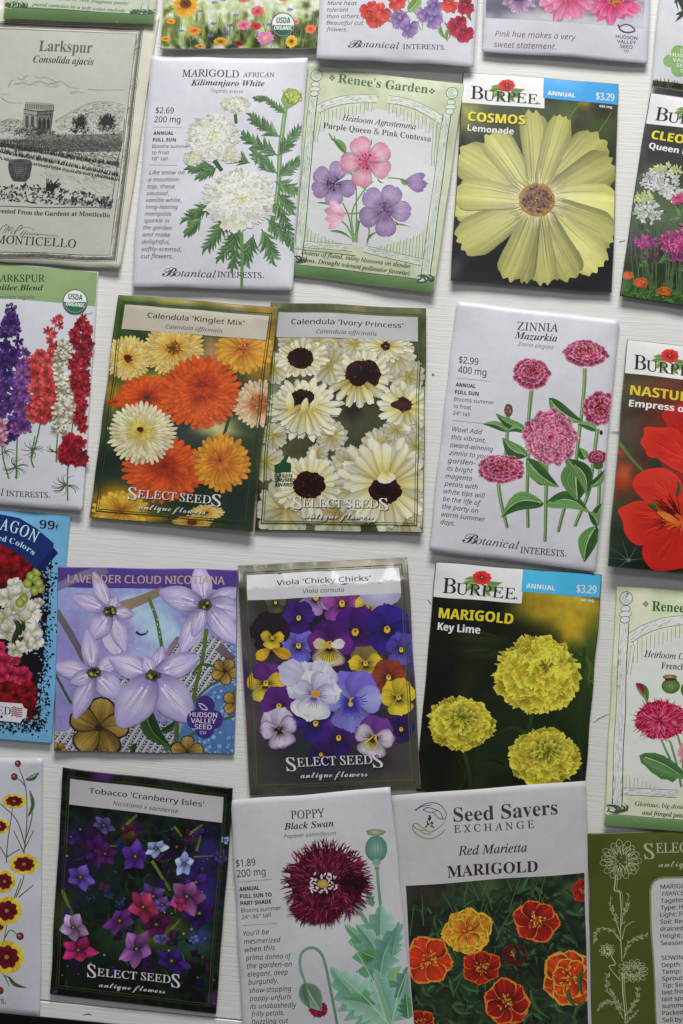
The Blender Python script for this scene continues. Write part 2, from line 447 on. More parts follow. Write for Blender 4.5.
    def field(self, part, pts, cols, scale, blobs=(), pitch=1.1, seed=0, contrast=1.6, grad=None, stretch=(1, 1), fine=0.12, oct=3, full=None):
        """soft photographic ground: colour noise in the palette plus out-of-focus blobs (x,y,rx,ry,rot,colour,sharpness)"""
        x0, y0, x1, y1 = self.box(pts)
        if full is not None: x0, y0, x1, y1 = 0, full, self.W, self.H
        x0, y0 = max(x0, .15), max(y0, .15); x1, y1 = min(x1, self.W - .15), min(y1, self.H - .15)
        nx, ny = max(2, int((x1 - x0) / pitch)), max(2, int((y1 - y0) / pitch))
        G = np.stack(np.meshgrid(np.linspace(x0, x1, nx + 1), np.linspace(y0, y1, ny + 1)), -1).reshape(-1, 2)
        cols = np.array(cols, float); k = len(cols)
        f = fbm(G / scale / np.array(stretch) + seed * 7.3, seed, oct); f = np.clip((f - .5) * contrast + .5, 0, 0.9999) * (k - 1)
        i = f.astype(int); fr = (f - i)[:, None]; C = cols[i] * (1 - fr) + cols[i + 1] * fr
        C *= (1 + fine * (fbm(G / 1.6, seed + 9, 2) - .5) * 2)[:, None]
        if grad is not None:
            (g0, g1) = grad; t = ((G[:, 1] - y0) / (y1 - y0))[:, None]; C *= g0 * (1 - t) + g1 * t
        for (bx, by, rx, ry, rot, col, sh) in blobs:
            c0 = self.T([(bx, by)])[0]; ex = self.T([(bx + math.cos(rot) * rx, by + math.sin(rot) * rx)])[0] - c0; ey = self.T([(bx - math.sin(rot) * ry, by + math.cos(rot) * ry)])[0] - c0
            Mi = np.linalg.inv(np.stack([ex, ey], 1)); q = (G - c0) @ Mi.T; d = np.hypot(q[:, 0], q[:, 1])
            d = d * (1 + .12 * np.sin(np.arctan2(q[:, 1], q[:, 0]) * 5 + bx))
            wgt = 1 / (1 + np.exp(np.clip((d - 1) * sh, -30, 30))); C = C * (1 - wgt[:, None]) + np.array(col, float) * (1 + .12 * (fbm(G / 2.2, seed + 3, 2) - .5))[:, None] * wgt[:, None]
        idx = np.arange((nx + 1) * (ny + 1)).reshape(ny + 1, nx + 1)
        a, b, c, d = idx[:-1, :-1].ravel(), idx[1:, :-1].ravel(), idx[1:, 1:].ravel(), idx[:-1, 1:].ravel()
        self.add(part, G, np.concatenate([np.stack([a, b, c], 1), np.stack([a, c, d], 1)]), np.clip(C, 0, 255), raw=True, post=6)
    def text(self, part, s, x, y, h, style='sans', col=(40, 40, 40), w=None, to=None, anchor='l', track=1.0, clip=None, arc=None):
        """lettering: baseline anchor x,y and capital height h in input units; w = width in input units; to=(x,y) baseline end"""
        V, T, dup = text_mesh(s, style)
        if not len(T): return
        p = self.T([(x, y), (x, y - h), (x + 10, y)]); hm = np.hypot(*(p[1] - p[0])); per = np.hypot(*(p[2] - p[0])) / 10
        k = hm / cap(); x0, x1 = V[:, 0].min(), V[:, 0].max()
        X = (V[:, 0] - x0) * k; Y = -V[:, 1] * k; nat = (x1 - x0) * k
        d = np.array([1.0, 0.0]); o = p[0]
        if to is not None:
            e = self.T([to])[0]; d = e - o; wl = np.hypot(*d); d = d / wl; X = X * wl / nat
        elif w is not None:
            X = X * (w * per) / nat; nat = w * per
        else: X = X * track; nat *= track
        if to is None and anchor == 'c': o = o - d * nat / 2
        if to is None and anchor == 'r': o = o - d * nat
        e2 = np.array([-d[1], d[0]])
        P = o + X[:, None] * d + Y[:, None] * e2
        if arc: P[:, 1] += arc * per * (((P[:, 0] - P[:, 0].min()) / (np.ptp(P[:, 0]) + 1e-9)) * 2 - 1) ** 2
        self.add(part, P, T, np.array(col, float), clip, raw=True, gap=7)
        if dup: self.add(part, P + d * dup * hm / cap(), T, np.array(col, float), clip, raw=True)
    def lines(self, part, rows, x0, y0, x1, y1, h, style, col, track=1.0):
        n = len(rows)
        for i, r in enumerate(rows):
            f = i / max(1, n - 1); self.text(part, r, x0 + (x1 - x0) * f, y0 + (y1 - y0) * f, h, style, col, track=track)
    # ---------------------------------------------------- to meshes
    def finish(self):
        if self.lm.max() > 90: print('LEVELS', self.label[:40], self.lm.max())
        for part in self.order:
            S = np.concatenate([a for a, _, _ in self.parts[part]]); K = np.concatenate([b for _, b, _ in self.parts[part]]); z = np.concatenate([c for _, _, c in self.parts[part]])
            LIM = 1.8
            for _ in range(8):
                e = np.stack([np.hypot(*(S[:, (i + 1) % 3] - S[:, i]).T) for i in range(3)], 1)
                j = e.argmax(1); big = e[np.arange(len(S)), j] > LIM
                if not big.any(): break
                Sb, Kb, jb, zb = S[big], K[big], j[big], z[big]; r = np.arange(len(Sb))
                a, b, c = jb, (jb + 1) % 3, (jb + 2) % 3
                ms = (Sb[r, a] + Sb[r, b]) / 2; mk = (Kb[r, a] + Kb[r, b]) / 2
                n1 = np.stack([Sb[r, a], ms, Sb[r, c]], 1); n2 = np.stack([ms, Sb[r, b], Sb[r, c]], 1)
                k1 = np.stack([Kb[r, a], mk, Kb[r, c]], 1); k2 = np.stack([mk, Kb[r, b], Kb[r, c]], 1)
                S = np.concatenate([S[~big], n1, n2]); K = np.concatenate([K[~big], k1, k2]); z = np.concatenate([z[~big], zb, zb])
            ar = (S[:, 1, 0] - S[:, 0, 0]) * (S[:, 2, 1] - S[:, 0, 1]) - (S[:, 1, 1] - S[:, 0, 1]) * (S[:, 2, 0] - S[:, 0, 0])
            ok = np.abs(ar) > 1e-7; S, K, z, ar = S[ok], K[ok], z[ok], ar[ok]
            fl = ar > 0                                  # Y points down: flip so faces look up
            S[fl] = S[fl][:, ::-1]; K[fl] = K[fl][:, ::-1]
            P = S.reshape(-1, 2); X = self.surf(P)
            h = 0.4; xu, xv = self.surf(P + (h, 0)), self.surf(P + (0, h)); N = np.cross(xu - X, X - xv); N /= np.linalg.norm(N, axis=1)[:, None]
            N[N[:, 2] < 0] *= -1
            X[:, 2] += 0.00004 + np.repeat(z, 3) * STEP
            n = len(S); me = bpy.data.meshes.new(part)
            me.vertices.add(3 * n); me.loops.add(3 * n); me.polygons.add(n)
            me.vertices.foreach_set('co', X.astype(np.float32).ravel()); me.loops.foreach_set('vertex_index', np.arange(3 * n, dtype=np.int32))
            me.polygons.foreach_set('loop_start', np.arange(0, 3 * n, 3, dtype=np.int32)); me.polygons.foreach_set('use_smooth', np.ones(n, bool))
            me.update(calc_edges=True)
            at = me.color_attributes.new('ink', 'FLOAT_COLOR', 'POINT')
            c = np.ones((3 * n, 4), np.float32); c[:, :3] = self.ink(K.reshape(-1, 3)); at.data.foreach_set('color', c.ravel())
            me.normals_split_custom_set_from_vertices(N.tolist())
            me.materials.append(MAT[self.gloss])
            o = bpy.data.objects.new(part, me); COL.objects.link(o); o.parent = self.root
# ================================================================== shared designs
PACKS = []
def packet(*a, **k):
    p = Packet(*a, **k); PACKS.append(p); return p
R_BUR = [(78, 25), (664, 72), (640, 862), (30, 815)]
R_SEL = [(120, 18), (693, 62), (600, 868), (18, 815)]
R_REN = [(70, 37), (657, 112), (545, 898), (-8, 828)]
def burpee_header(p, annual=True, mg='665 mg.'):
    p.ref(R_BUR)
    p.rect('logo_panel', [(76, 20), (385, 166)], (226, 226, 232))
    if annual:
        p.rect('price_band', [(385, 40), (668, 152)], (75, 168, 222))
        p.text('price_lettering', 'ANNUAL', 398, 114, 15, 'sansx', (235, 240, 245), w=102)
        p.text('price_lettering', '$3.29', 578, 131, 25, 'sansm', (235, 240, 245), w=70)
        p.text('price_lettering', mg, 592, 160, 8, 'sansx', (225, 225, 225), w=52)
    g1, g2 = (150, 175, 105), (120, 150, 90)
    for a, b, w in (((225, 95), (172, 100), 22), ((225, 100), (185, 128), 20), ((215, 100), (230, 140), 20), ((255, 95), (312, 92), 22),
                    ((260, 100), (300, 122), 22), ((250, 105), (275, 142), 22), ((235, 90), (178, 84), 16)):
        p.leaf('logo_emblem', a, b, w, g1, g2, bend=.12, vein=(90, 115, 70), serr=.15)
    k = (48, 48, 54)
    p.text('brand_lettering', 'B', 103, 130, 50, 'serif', k, w=47)
    p.text('brand_lettering', 'URPEE', 150, 134, 37, 'serif', k, to=(360, 151))
    p.disc('brand_lettering', 366, 148, 3.4, col=(120, 120, 124), n=10)
    for i in range(9):
        a = i * .698
        p.petal('logo_emblem', 241, 78, a, 3, 34, 27, (150, 30, 30), (205, 55, 52), (222, 72, 66), 'wide', M=[[1, 0], [0, .74]], edge=.15, ruf=.08)
    p.disc('logo_emblem', 241, 77, 7, 6, (40, 30, 30), (120, 60, 50)); p.disc('logo_emblem', 241, 77, 2.5, col=(200, 190, 120), n=8)

def select_frame(p, title, sub, hdr=(212, 208, 200), line=(70, 92, 32), tcol=(38, 40, 34), tw=(222, 575), sw=(288, 492), logo_col=(222, 222, 214), shadow=(60, 45, 20), logo=True):
    p.own(); W, H = p.W, p.H
    p.rect('header_band', [(4.3, 5.0), (W - 4.3, 18.6)], hdr)
    def frame(x, y, t, c):
        for a, b in (((x, y), (W - x, y + t)), ((x, H - y - t), (W - x, H - y)), ((x, y), (x + t, H - y)), ((W - x - t, y), (W - x, H - y))):
            p.rect('border_frame', [a, b], c)
    frame(2.7, 3.4, .55, line); frame(4.0, 4.7, .38, tuple(min(255, v + 18) for v in line))
    p.text('title_lettering', title, W / 2, 11.4, 2.6, 'sansm', tcol, w=W * (tw[1] - tw[0]) / 575, anchor='c')
    p.text('title_lettering', sub, W / 2, 16.4, 2.0, 'sansi', (78, 78, 72), w=W * (sw[1] - sw[0]) / 575, anchor='c')
    if logo: select_logo(p, logo_col, shadow)
def select_logo(p, col, shadow):
    p.ref(R_SEL)
    for dx, dy, c in ((2.6, 3.4, shadow), (0, 0, col)):
        p.text('brand_lettering', 'S', 152 + dx, 750 + dy, 42, 'serif', c, w=32)
        p.text('brand_lettering', 'ELECT', 188 + dx, 746 + dy, 28, 'serif', c, to=(326 + dx, 757 + dy))
        p.text('brand_lettering', 'SEED', 340 + dx, 758 + dy, 28, 'serif', c, to=(452 + dx, 767 + dy))
        p.text('brand_lettering', 'S', 454 + dx, 776 + dy, 42, 'serif', c, w=32)
        p.text('brand_lettering', 'antique flowers', 193 + dx, 787 + dy, 21, 'script', c, to=(434 + dx, 806 + dy))
def bi_logo(p, a, b, c, d, h, col=(62, 62, 66), part='brand_lettering'):
    a, b = np.array(a, float), np.array(b, float); f = a + (b - a) * .235
    p.text(part, 'B', a[0], a[1] + h * .1, h * 1.75, 'script', col, w=(b - a)[0] * .27)
    p.text(part, 'otanical', f[0], f[1], h * 1.22, 'ital', col, to=b)
    p.text(part, 'INTERESTS', c[0], c[1], h, 'serif', col, to=d)
    p.disc(part, d[0] + h * .35, d[1] - h * .12, h * .11, col=col, n=8)
def bi_side(p, price, mg, x, y, rest, tx0, ty0, tx1, ty1, rows, head=('ANNUAL', 'FULL SUN'), sm=(), k=1.0, hy=(78, 103), sy=()):
    c = (60, 60, 66); l = (150, 150, 156)
    p.text('price_lettering', price, x, y, 19 * k, 'sans', c, w=70 * k); p.text('price_lettering', mg, x - 3, y + 33 * k, 19 * k, 'sans', c, w=97 * k)
    p.stroke('description_lettering', [(x, y + 53 * k), (x + 102 * k, y + 55 * k)], 1.6, col=l)
def usda(p, x, y, r, part='organic_seal'):
    p.disc(part, x, y, r, col=(90, 95, 92), n=36); p.disc(part, x, y, r * .92, col=(226, 228, 228), n=36)
    a = np.linspace(0.03, math.pi - .03, 18); pts = [(x + math.cos(t) * r * .9, y + r * .02 + math.sin(t) * r * .88) for t in a]
    p.poly(part, pts, (38, 112, 88))
    p.text(part, 'USDA', x, y - r * .12, r * .46, 'sansx', (60, 110, 112), w=r * 1.15, anchor='c')
    p.text(part, 'ORGANIC', x, y + r * .42, r * .30, 'sansx', (228, 232, 230), w=r * 1.5, anchor='c')

def hatch(p, part, poly, n, ang, ln, col, w=1.2, jit=.3, clip=None):
    """pen strokes scattered in a polygon"""
    P = np.array(poly, float); mn, mx = P.min(0), P.max(0); k = 0; tries = 0
    while k < n and tries < n * 8:
        tries += 1; q = rng.uniform(mn, mx); ins = False; j = len(P) - 1
        for i in range(len(P)):
            if (P[i, 1] > q[1]) != (P[j, 1] > q[1]) and q[0] < (P[j, 0] - P[i, 0]) * (q[1] - P[i, 1]) / (P[j, 1] - P[i, 1]) + P[i, 0]: ins = not ins
            j = i
        if not ins: continue
        a = ang + rng.normal() * jit; l = ln * rng.uniform(.5, 1.3); d = np.array([math.cos(a), math.sin(a)]) * l / 2; m = q + rng.normal(size=2) * l * .12
        p.stroke(part, [q - d, m, q + d], w * rng.uniform(.5, 1.2), w * .3, col, smooth=2, clip=clip); k += 1

def renee_frame(p, left=True, right=True, W_=(207, 208, 210)):
    """the picket gate with two turned posts, drawn in the proportions of the agrostemma packet"""
    p.ref(R_REN); g = (172, 190, 142); ink = (88, 108, 88); pic = 'gate_drawing'
    # pale oval in which the flowers stand
    p.poly(pic, [(64, 640), (70, 480), (88, 330), (118, 262), (190, 226), (330, 205), (380, 215), (500, 255), (548, 300), (556, 400), (545, 520), (530, 620), (508, 668), (470, 700), (400, 716), (300, 735), (240, 728), (150, 704), (90, 690)], W_)
    def rail(pts, w):
        p.stroke(pic, pts, w + 3.5, col=ink); p.stroke(pic, pts, w, col=(206, 212, 202))
        q = np.array(pts, float)
        for i in range(60):
            f = rng.uniform(0, len(q) - 1.05); j = int(f); a = q[j] + (q[j + 1] - q[j]) * (f - j); d = (q[j + 1] - q[j]); d /= np.hypot(*d); nn = np.array([-d[1], d[0]])
            a = a + nn * rng.uniform(-.42, .42) * w; e = a + d * rng.uniform(8, 22) + nn * rng.uniform(-4, 4)
            p.stroke(pic, [a, (a + e) / 2 + nn * rng.uniform(-2, 2), e], 1.3, .5, (140, 152, 140), smooth=2)
    def picket(x0, y0, x1, y1, w=17):
        p.stroke(pic, [(x0, y0), (x1, y1)], w + 3, col=ink, smooth=1); p.stroke(pic, [(x0, y0), (x1, y1)], w, col=(200, 208, 194), smooth=1)
    for i, x in enumerate(range(125, 325, 30)): picket(x, 215 - i * 6, x - 3, 262 - i * 8 - (0 if i > 1 else -30), 13)
    for i, x in enumerate(range(385, 560, 28)): picket(x, 185 + i * 11, x - 3, 222 + i * 15, 12)
    picket(116, 235, 98, 330, 10); picket(551, 262, 541, 420, 10)
    rail([(103, 210), (160, 184), (230, 168), (330, 165)], 29); rail([(372, 168), (440, 180), (510, 208), (578, 250)], 29)
    for i, x in enumerate(range(48, 160, 27)): picket(x, 655 + i * 11, x - 3, 705 + i * 2, 11)
    for i, x in enumerate(range(355, 505, 24)): picket(x, 728 - i * 8, x - 5, 745 + i * 5, 11)
    rail([(24, 716), (130, 724), (236, 734)], 22); rail([(281, 736), (390, 762), (500, 788)], 24)
    for ok, (fx, fy), (tx, ty), (bx, by) in ((left, (100, 78), (89, 160), (30, 778)), (right, (614, 146), (596, 222), (512, 850))):
        if not ok: continue
        p.stroke(pic, [(tx, ty), (bx, by)], 33, 36, ink, smooth=1); p.stroke(pic, [(tx, ty), (bx, by)], 29, 32, (204, 210, 200), smooth=1)
        for i in range(170):
            t = rng.uniform(0, .98); o = rng.uniform(-13, 10); x = tx + (bx - tx) * t + o; y = ty + (by - ty) * t
            p.stroke(pic, [(x, y), (x + rng.uniform(-2, 2), y + 8), (x - 2, y + rng.uniform(14, 26))], 1.2, .5, (146, 156, 146), smooth=2)
        p.stroke(pic, [(tx + 15, ty), (bx + 17, by)], 3.2, col=(70, 104, 74), smooth=1)
        for k, (dy, rw, rh) in enumerate(((34, 15, 9), (52, 20, 9), (70, 15, 10))):
            p.disc(pic, fx - dy * .12, fy + dy, rw + 2, rh + 2, ink, n=16); p.disc(pic, fx - dy * .12, fy + dy, rw, rh, (206, 212, 200), n=16)
        p.disc(pic, fx, fy, 23, col=ink, n=24); p.disc(pic, fx, fy, 20.5, col=(204, 212, 198), n=24)
        for r in (14, 9, 4): p.stroke(pic, [(fx + r * math.cos(t), fy + r * math.sin(t)) for t in np.linspace(0.5, 5.6, 12)], 1.3, col=(120, 134, 120), smooth=2)
        p.disc(pic, bx, by + 6, 28, 8, ink); p.disc(pic, bx, by + 5, 26, 6, (200, 208, 196))
        for i in range(12): p.leaf(pic, (bx + rng.uniform(-38, 38), by + 8 + rng.uniform(-4, 4)), (bx + rng.uniform(-50, 50), by - rng.uniform(2, 18)), 6, (96, 120, 96), (70, 96, 74), bend=.2)
def renee_ground(p):
    p.own(); p.field('backdrop_print', [(0, 0), (10, 10)], [(188, 196, 168), (201, 206, 182), (182, 191, 160)], 22, pitch=3, fine=.04, full=0)
    p.rect('green_band', [(0, p.H - 5.6), (p.W, p.H)], [(120, 150, 104), (120, 150, 104), (98, 128, 84), (98, 128, 84)])
    p.stroke('green_band', [(2, p.H - 5.9), (p.W - 2, p.H - 5.9)], .35, col=(70, 92, 66))

# ================================================================== MONTICELLO LARKSPUR (cream, engraved landscape)
p = packet([(-19, 5), (159, 15), (119.5, 268.3), (-57, 257.5)], 'cream seed packet with an engraved garden landscape inside a ruled grey border', rim=(1.5, 1.5, 3.2, 3.2), under=1.5, bulge=.8, lump=.3, gloss='matte', paper=(206, 204, 190), seed=3)
p.crop(0, 20, 4.27)
IK = (52, 50, 50)
p.poly('landscape_panel', [(-60, 38), (584, 62), (470, 1005), (-160, 985)], (187, 187, 179))
for off, w, c in ((0, 3.2, (90, 88, 86)), (10, 2, (100, 98, 96)), (18, 11, (128, 126, 124)), (23, 3, (70, 68, 68)), (29, 3, (84, 82, 80))):
    p.stroke('border_frame', [(-60, 38 - off), (584 + off, 62 - off), (470 + off, 1005 + off * .9), (-160, 985 + off * .9)], w, col=c, smooth=1)
hatch(p, 'border_frame', [(586, 60), (606, 50), (490, 1015), (474, 1005)], 200, 1.68, 50, (92, 90, 88), .9, .03)
hatch(p, 'border_frame', [(0, 992), (470, 1010), (470, 1022), (0, 1004)], 110, .04, 50, (92, 90, 88), .9, .03)
p.text('title_lettering', 'Larkspur', 163, 135, 46, 'serif', (104, 102, 100), to=(393, 140))
p.text('title_lettering', 'Consolida ajacis', 140, 183, 29, 'italb', (46, 44, 44), to=(400, 191))
A = 'landscape_engraving'
# sky: clouds and hills in pen line
for pts in ([(35, 285), (45, 262), (75, 248), (95, 255), (110, 240), (140, 236), (165, 248), (190, 245), (215, 252), (240, 262), (265, 262), (300, 285), (340, 292)],
            [(60, 272), (100, 268), (130, 275), (170, 262), (200, 272), (240, 268)], [(300, 310), (330, 305), (360, 312)], [(0, 316), (40, 318)], [(380, 296), (440, 300), (530, 298)],
            [(0, 330), (30, 350), (60, 356), (100, 355)], [(235, 430), (280, 405), (330, 380), (380, 358), (430, 350), (480, 352), (530, 362)], [(0, 440), (40, 425), (80, 430)]):
    p.stroke(A, pts, 2.2, 1.2, (104, 102, 100))
    q = np.array(pts) + (2, 5)
    if len(q) > 2: p.stroke(A, q[:-1], 1.3, .8, (150, 148, 144))
hatch(p, A, [(240, 430), (300, 400), (380, 362), (450, 352), (528, 365), (520, 490), (240, 470)], 420, -.5, 16, (92, 90, 88), 1.7, .7)
hatch(p, A, [(0, 430), (100, 430), (100, 490), (0, 490)], 150, -.3, 16, (92, 90, 88), 1.6, .6)
hatch(p, A, [(110, 250), (260, 265), (250, 290), (60, 285)], 50, -.1, 22, (160, 158, 154), 1.1, .2)
# pavilion
p.poly(A, [(108, 362), (232, 362), (232, 384), (108, 380)], (150, 148, 142)); p.poly(A, [(104, 380), (160, 386), (158, 490), (98, 470)], (158, 156, 150)); p.poly(A, [(160, 386), (230, 382), (220, 470), (158, 490)], (112, 110, 106))
p.stroke(A, [(108, 355), (165, 352), (230, 358)], 4, col=IK); p.stroke(A, [(103, 382), (160, 388), (232, 384)], 4, col=IK)
for x in range(112, 232, 9): p.stroke(A, [(x, 356), (x, 378)], 2, col=IK, smooth=1)
for x in (118, 142): p.poly(A, [(x - 7, 410), (x + 7, 410), (x + 6, 460), (x - 8, 456)], (88, 86, 84))
hatch(p, A, [(160, 388), (230, 384), (220, 470), (158, 490)], 90, 1.5, 14, (50, 48, 48), 1.5, .2); hatch(p, A, [(104, 385), (158, 388), (156, 480), (98, 468)], 60, 1.5, 10, (96, 94, 92), 1.2, .3)
for x in (172, 190, 208): p.fan(A, [(x - 6, 466), (x - 6, 425), (x - 3, 412), (x, 408), (x + 4, 412), (x + 6, 425), (x + 6, 462)], (x, 440), (48, 46, 46), (60, 58, 58)); p.stroke(A, [(x - 7, 425), (x, 406), (x + 7, 425)], 1.6, col=(170, 168, 162))
for y in (400, 478): p.stroke(A, [(104, y), (158, y + 6), (228, y - 2)], 1.6, col=(70, 68, 68), smooth=1)
p.poly(A, [(108, 354), (165, 350), (232, 357), (230, 362), (108, 360)], (160, 158, 152))
hatch(p, A, [(60, 480), (100, 455), (240, 470), (236, 492), (60, 492)], 140, -.9, 16, (40, 38, 38), 2.4, .5)
# trees behind the wall
for cx, cy in ((345, 440), (458, 438)):
    for i in range(34):
        a = rng.uniform(-2.9, -.2); r = rng.uniform(12, 42)
        p.stroke(A, [(cx + math.cos(a) * 14, cy + 30 + math.sin(a) * 20), (cx + math.cos(a) * r * .8, cy + math.sin(a) * r)], 8, 3, (60, 58, 58), smooth=1)
    hatch(p, A, [(cx - 30, cy - 25), (cx + 30, cy - 25), (cx + 36, cy + 40), (cx - 40, cy + 40)], 120, -.8, 16, (38, 36, 36), 2.4, .9)
# hedge and vegetable rows
p.poly(A, [(125, 492), (520, 487), (515, 560), (60, 560)], (120, 118, 114)); hatch(p, A, [(125, 482), (520, 480), (515, 560), (60, 560)], 420, 1.3, 14, (50, 48, 48), 2.2, .9); hatch(p, A, [(125, 482), (520, 480), (515, 560), (60, 560)], 300, 1.3, 11, (168, 166, 160), 1.8, .9)
hatch(p, A, [(0, 495), (120, 492), (60, 555), (0, 550)], 60, 0, 22, (130, 128, 124), 1.4, .2)
p.crop(0, 140, 4.27)
for x in range(-20, 520, 13):
    for y, dk in ((5, 0), (22, 10)): p.disc(A, x + rng.uniform(-3, 3), y + x * .03 + rng.uniform(-4, 4), 6.5, 7, (130 + dk, 128 + dk, 124 + dk), (62, 60, 60), rough=.3, n=9)
hatch(p, A, [(0, 0), (515, 0), (505, 130), (440, 120), (300, 80), (150, 50), (0, 30)], 760, .45, 17, (84, 82, 80), 1.7, .6)
for (y0, y1, n, w) in ((45, 150, 80, 18), (20, 105, 70, 16), (75, 168, 60, 8)):
    for i in range(n):
        x = -10 + 520 * i / n; y = y0 + (y1 - y0) * i / n; 
        for j in range(3): p.stroke(A, [(x + rng.uniform(-6, 6), y + 6), (x + rng.uniform(-7, 10), y - rng.uniform(4, w))], 3, 1, (50, 48, 48), smooth=1)
hatch(p, A, [(180, 110), (500, 165), (478, 250), (240, 190), (160, 150)], 90, .5, 26, (138, 136, 130), 1.5, .3)
# urn and foreground leaves
p.fan(A, [(38, 95), (60, 85), (100, 82), (132, 92), (138, 112), (128, 160), (110, 178), (62, 176), (42, 150), (34, 115)], (86, 130), (132, 130, 126), (84, 82, 80))
hatch(p, A, [(38, 95), (132, 92), (138, 112), (120, 176), (55, 176), (36, 120)], 110, .8, 13, (44, 42, 42), 1.7, .9); hatch(p, A, [(45, 100), (125, 98), (110, 165), (65, 165)], 60, 2.2, 12, (150, 148, 144), 1.3, .4)
p.disc(A, 85, 92, 50, 11, (70, 68, 68), (110, 108, 104), n=20)
for x in range(44, 132, 9): p.stroke(A, [(x, 100), (85 + (x - 85) * .72, 170)], 1.6, col=(60, 58, 58), smooth=1)
for y in range(108, 172, 9): p.stroke(A, [(42 + (y - 108) * .28, y), (85, y + 5), (130 - (y - 108) * .28, y)], 1.6, col=(66, 64, 64))
for i in range(430):
    x = rng.uniform(-10, 478); lim = 195 if x < 180 else 195 + (x - 180) * .2; y = rng.uniform(lim, 292)
    if x > 270 and y < 225 and rng.random() < .7: continue
    g = rng.choice([50, 66, 90, 128, 150]); a = rng.uniform(0, 6.28); l = rng.uniform(8, 20)
    p.leaf(A, (x, y), (x + math.cos(a) * l, y - abs(math.sin(a)) * l), l * .5, (g,) * 3, (max(g - 25, 20),) * 3, clip=p.box([(-40, 0), (478, 291)]), ns=6)
for i in range(60):
    x = rng.uniform(195, 262); p.stroke(A, [(225 + rng.uniform(-25, 5), 215), (x, rng.uniform(162, 200))], 4, 1.5, (46, 44, 44), smooth=1)
p.stroke(A, [(0, 284), (474, 292)], 2.6, col=(70, 68, 68), smooth=1); p.stroke(A, [(474, 292), (500, 90), (523, 0), (532, -90)], 2.6, col=(84, 82, 80), smooth=1)
p.text('title_lettering', 'Harvested From the Gardens at Monticello', -55, 312, 18, 'serifb', (50, 48, 48), to=(468, 331))
S_ = 'signature_script'
p.stroke(S_, [(-5, 392), (12, 372), (30, 362), (22, 380), (10, 402)], 2.4, 1.4, IK); p.stroke(S_, [(20, 398), (40, 368), (34, 392), (52, 372), (46, 400), (62, 384)], 2.6, 1.6, IK)
p.stroke(S_, [(55, 414), (80, 372), (98, 366), (84, 384), (66, 388), (60, 412), (72, 408)], 2.6, 1.6, IK); p.text(S_, 'fferson', 84, 402, 16, 'script', IK, w=82)
p.stroke(S_, [(88, 380), (120, 372), (150, 385)], 1.8, 1, IK); p.stroke(S_, [(166, 402), (205, 406), (238, 408), (250, 418)], 1.8, 1, IK)
p.text('brand_lettering', 'MONTICELLO', -20, 441, 34, 'serif', (56, 54, 54), to=(322, 459))

# ================================================================== top row, cut by the frame
p = packet([(24, -186), (173, -178), (153.4, 24), (3.5, 18)], 'pale green seed packet with a dark green foot lying over the cream engraved one', rim=(4.5, 4.5, 4.6, 5.2), under=3, bulge=.8, gloss='satin', paper=(190, 202, 164), seed=5)
renee_ground(p); p.crop(0, 0, 4.27)
T_ = 'description_lettering'
p.poly('text_panel', [(130, -140), (606, -110), (590, 62), (110, 30)], (200, 208, 190))
p.text(T_, 'Tall stems of very fragrant pretty', 190, -2, 13, 'italm', (70, 72, 66), to=(548, 20)); p.text(T_, 'pastel varieties in a soft color melody', 136, 25, 13, 'italm', (60, 62, 56), to=(536, 52))
p.stroke('gate_drawing', [(120, 34), (590, 62)], 2, col=(110, 124, 110), smooth=1)
for x, y in ((60, 20), (618, 50)):
    p.stroke('gate_drawing', [(x + 14, y - 190), (x, y)], 30, col=(110, 124, 110), smooth=1); p.stroke('gate_drawing', [(x + 14, y - 190), (x, y)], 26, col=(206, 214, 206), smooth=1)
    hatch(p, 'gate_drawing', [(x - 8, y - 100), (x + 14, y - 100), (x + 12, y), (x - 12, y)], 70, 1.65, 16, (146, 156, 146), 1.2, .1)
    p.disc('gate_drawing', x, y + 4, 34, 12, (110, 124, 110)); p.disc('gate_drawing', x, y + 3, 31, 9, (196, 206, 194))
    for i in range(44):
        a = x + rng.uniform(-60, 60); p.leaf('gate_drawing', (a, y + 12 + rng.uniform(-4, 4) + (a - x) * .05), (a + rng.uniform(-14, 14), y - rng.uniform(-2, 12)), 7, (110, 128, 108), (84, 104, 84), bend=.2)

p = packet([(176, -172), (332, -173), (317.8, 47.5), (161, 49)], 'seed packet printed with a sunlit wildflower meadow and a sunflower in the corner', rim=(3, 3, 4.8, 4.8), under=3, bulge=1, gloss='satin', paper=(200, 205, 180), seed=7)
p.crop(155, 0, 4.018)
B = []
for i in range(60): B.append((rng.uniform(30, 650), rng.uniform(110, 195), rng.uniform(8, 26), rng.uniform(8, 22), rng.uniform(0, 3), tuple(np.array((70, 84, 40)) * rng.uniform(.5, 1.3)), 4))
for i in range(40): B.append((rng.uniform(30, 650), rng.uniform(60, 190), rng.uniform(5, 10), rng.uniform(14, 30), rng.uniform(-.3, .3), tuple(np.array((150, 166, 90)) * rng.uniform(.7, 1.2)), 4))
for i in range(18): B.append((rng.uniform(590, 655), rng.uniform(0, 190), rng.uniform(6, 18), rng.uniform(8, 18), 0, (84, 96, 50), 4)); B.append((rng.uniform(30, 80), rng.uniform(30, 190), rng.uniform(6, 14), rng.uniform(8, 18), 0, (110, 126, 60), 4))
p.field('meadow_print', [(20, -700), (668, 200)], [(206, 216, 196), (190, 206, 150), (222, 226, 214), (176, 196, 130)], 9, B, seed=2, pitch=.8)
for i in range(230):
    x = rng.uniform(30, 650); y = rng.uniform(90, 200); p.stroke('meadow_print', [(x, y), (x + rng.uniform(-8, 8), y - 20), (x + rng.uniform(-16, 16), y - rng.uniform(30, 60))], 1.8, .6, tuple(np.array((130, 150, 70)) * rng.uniform(.5, 1.3)), smooth=2)
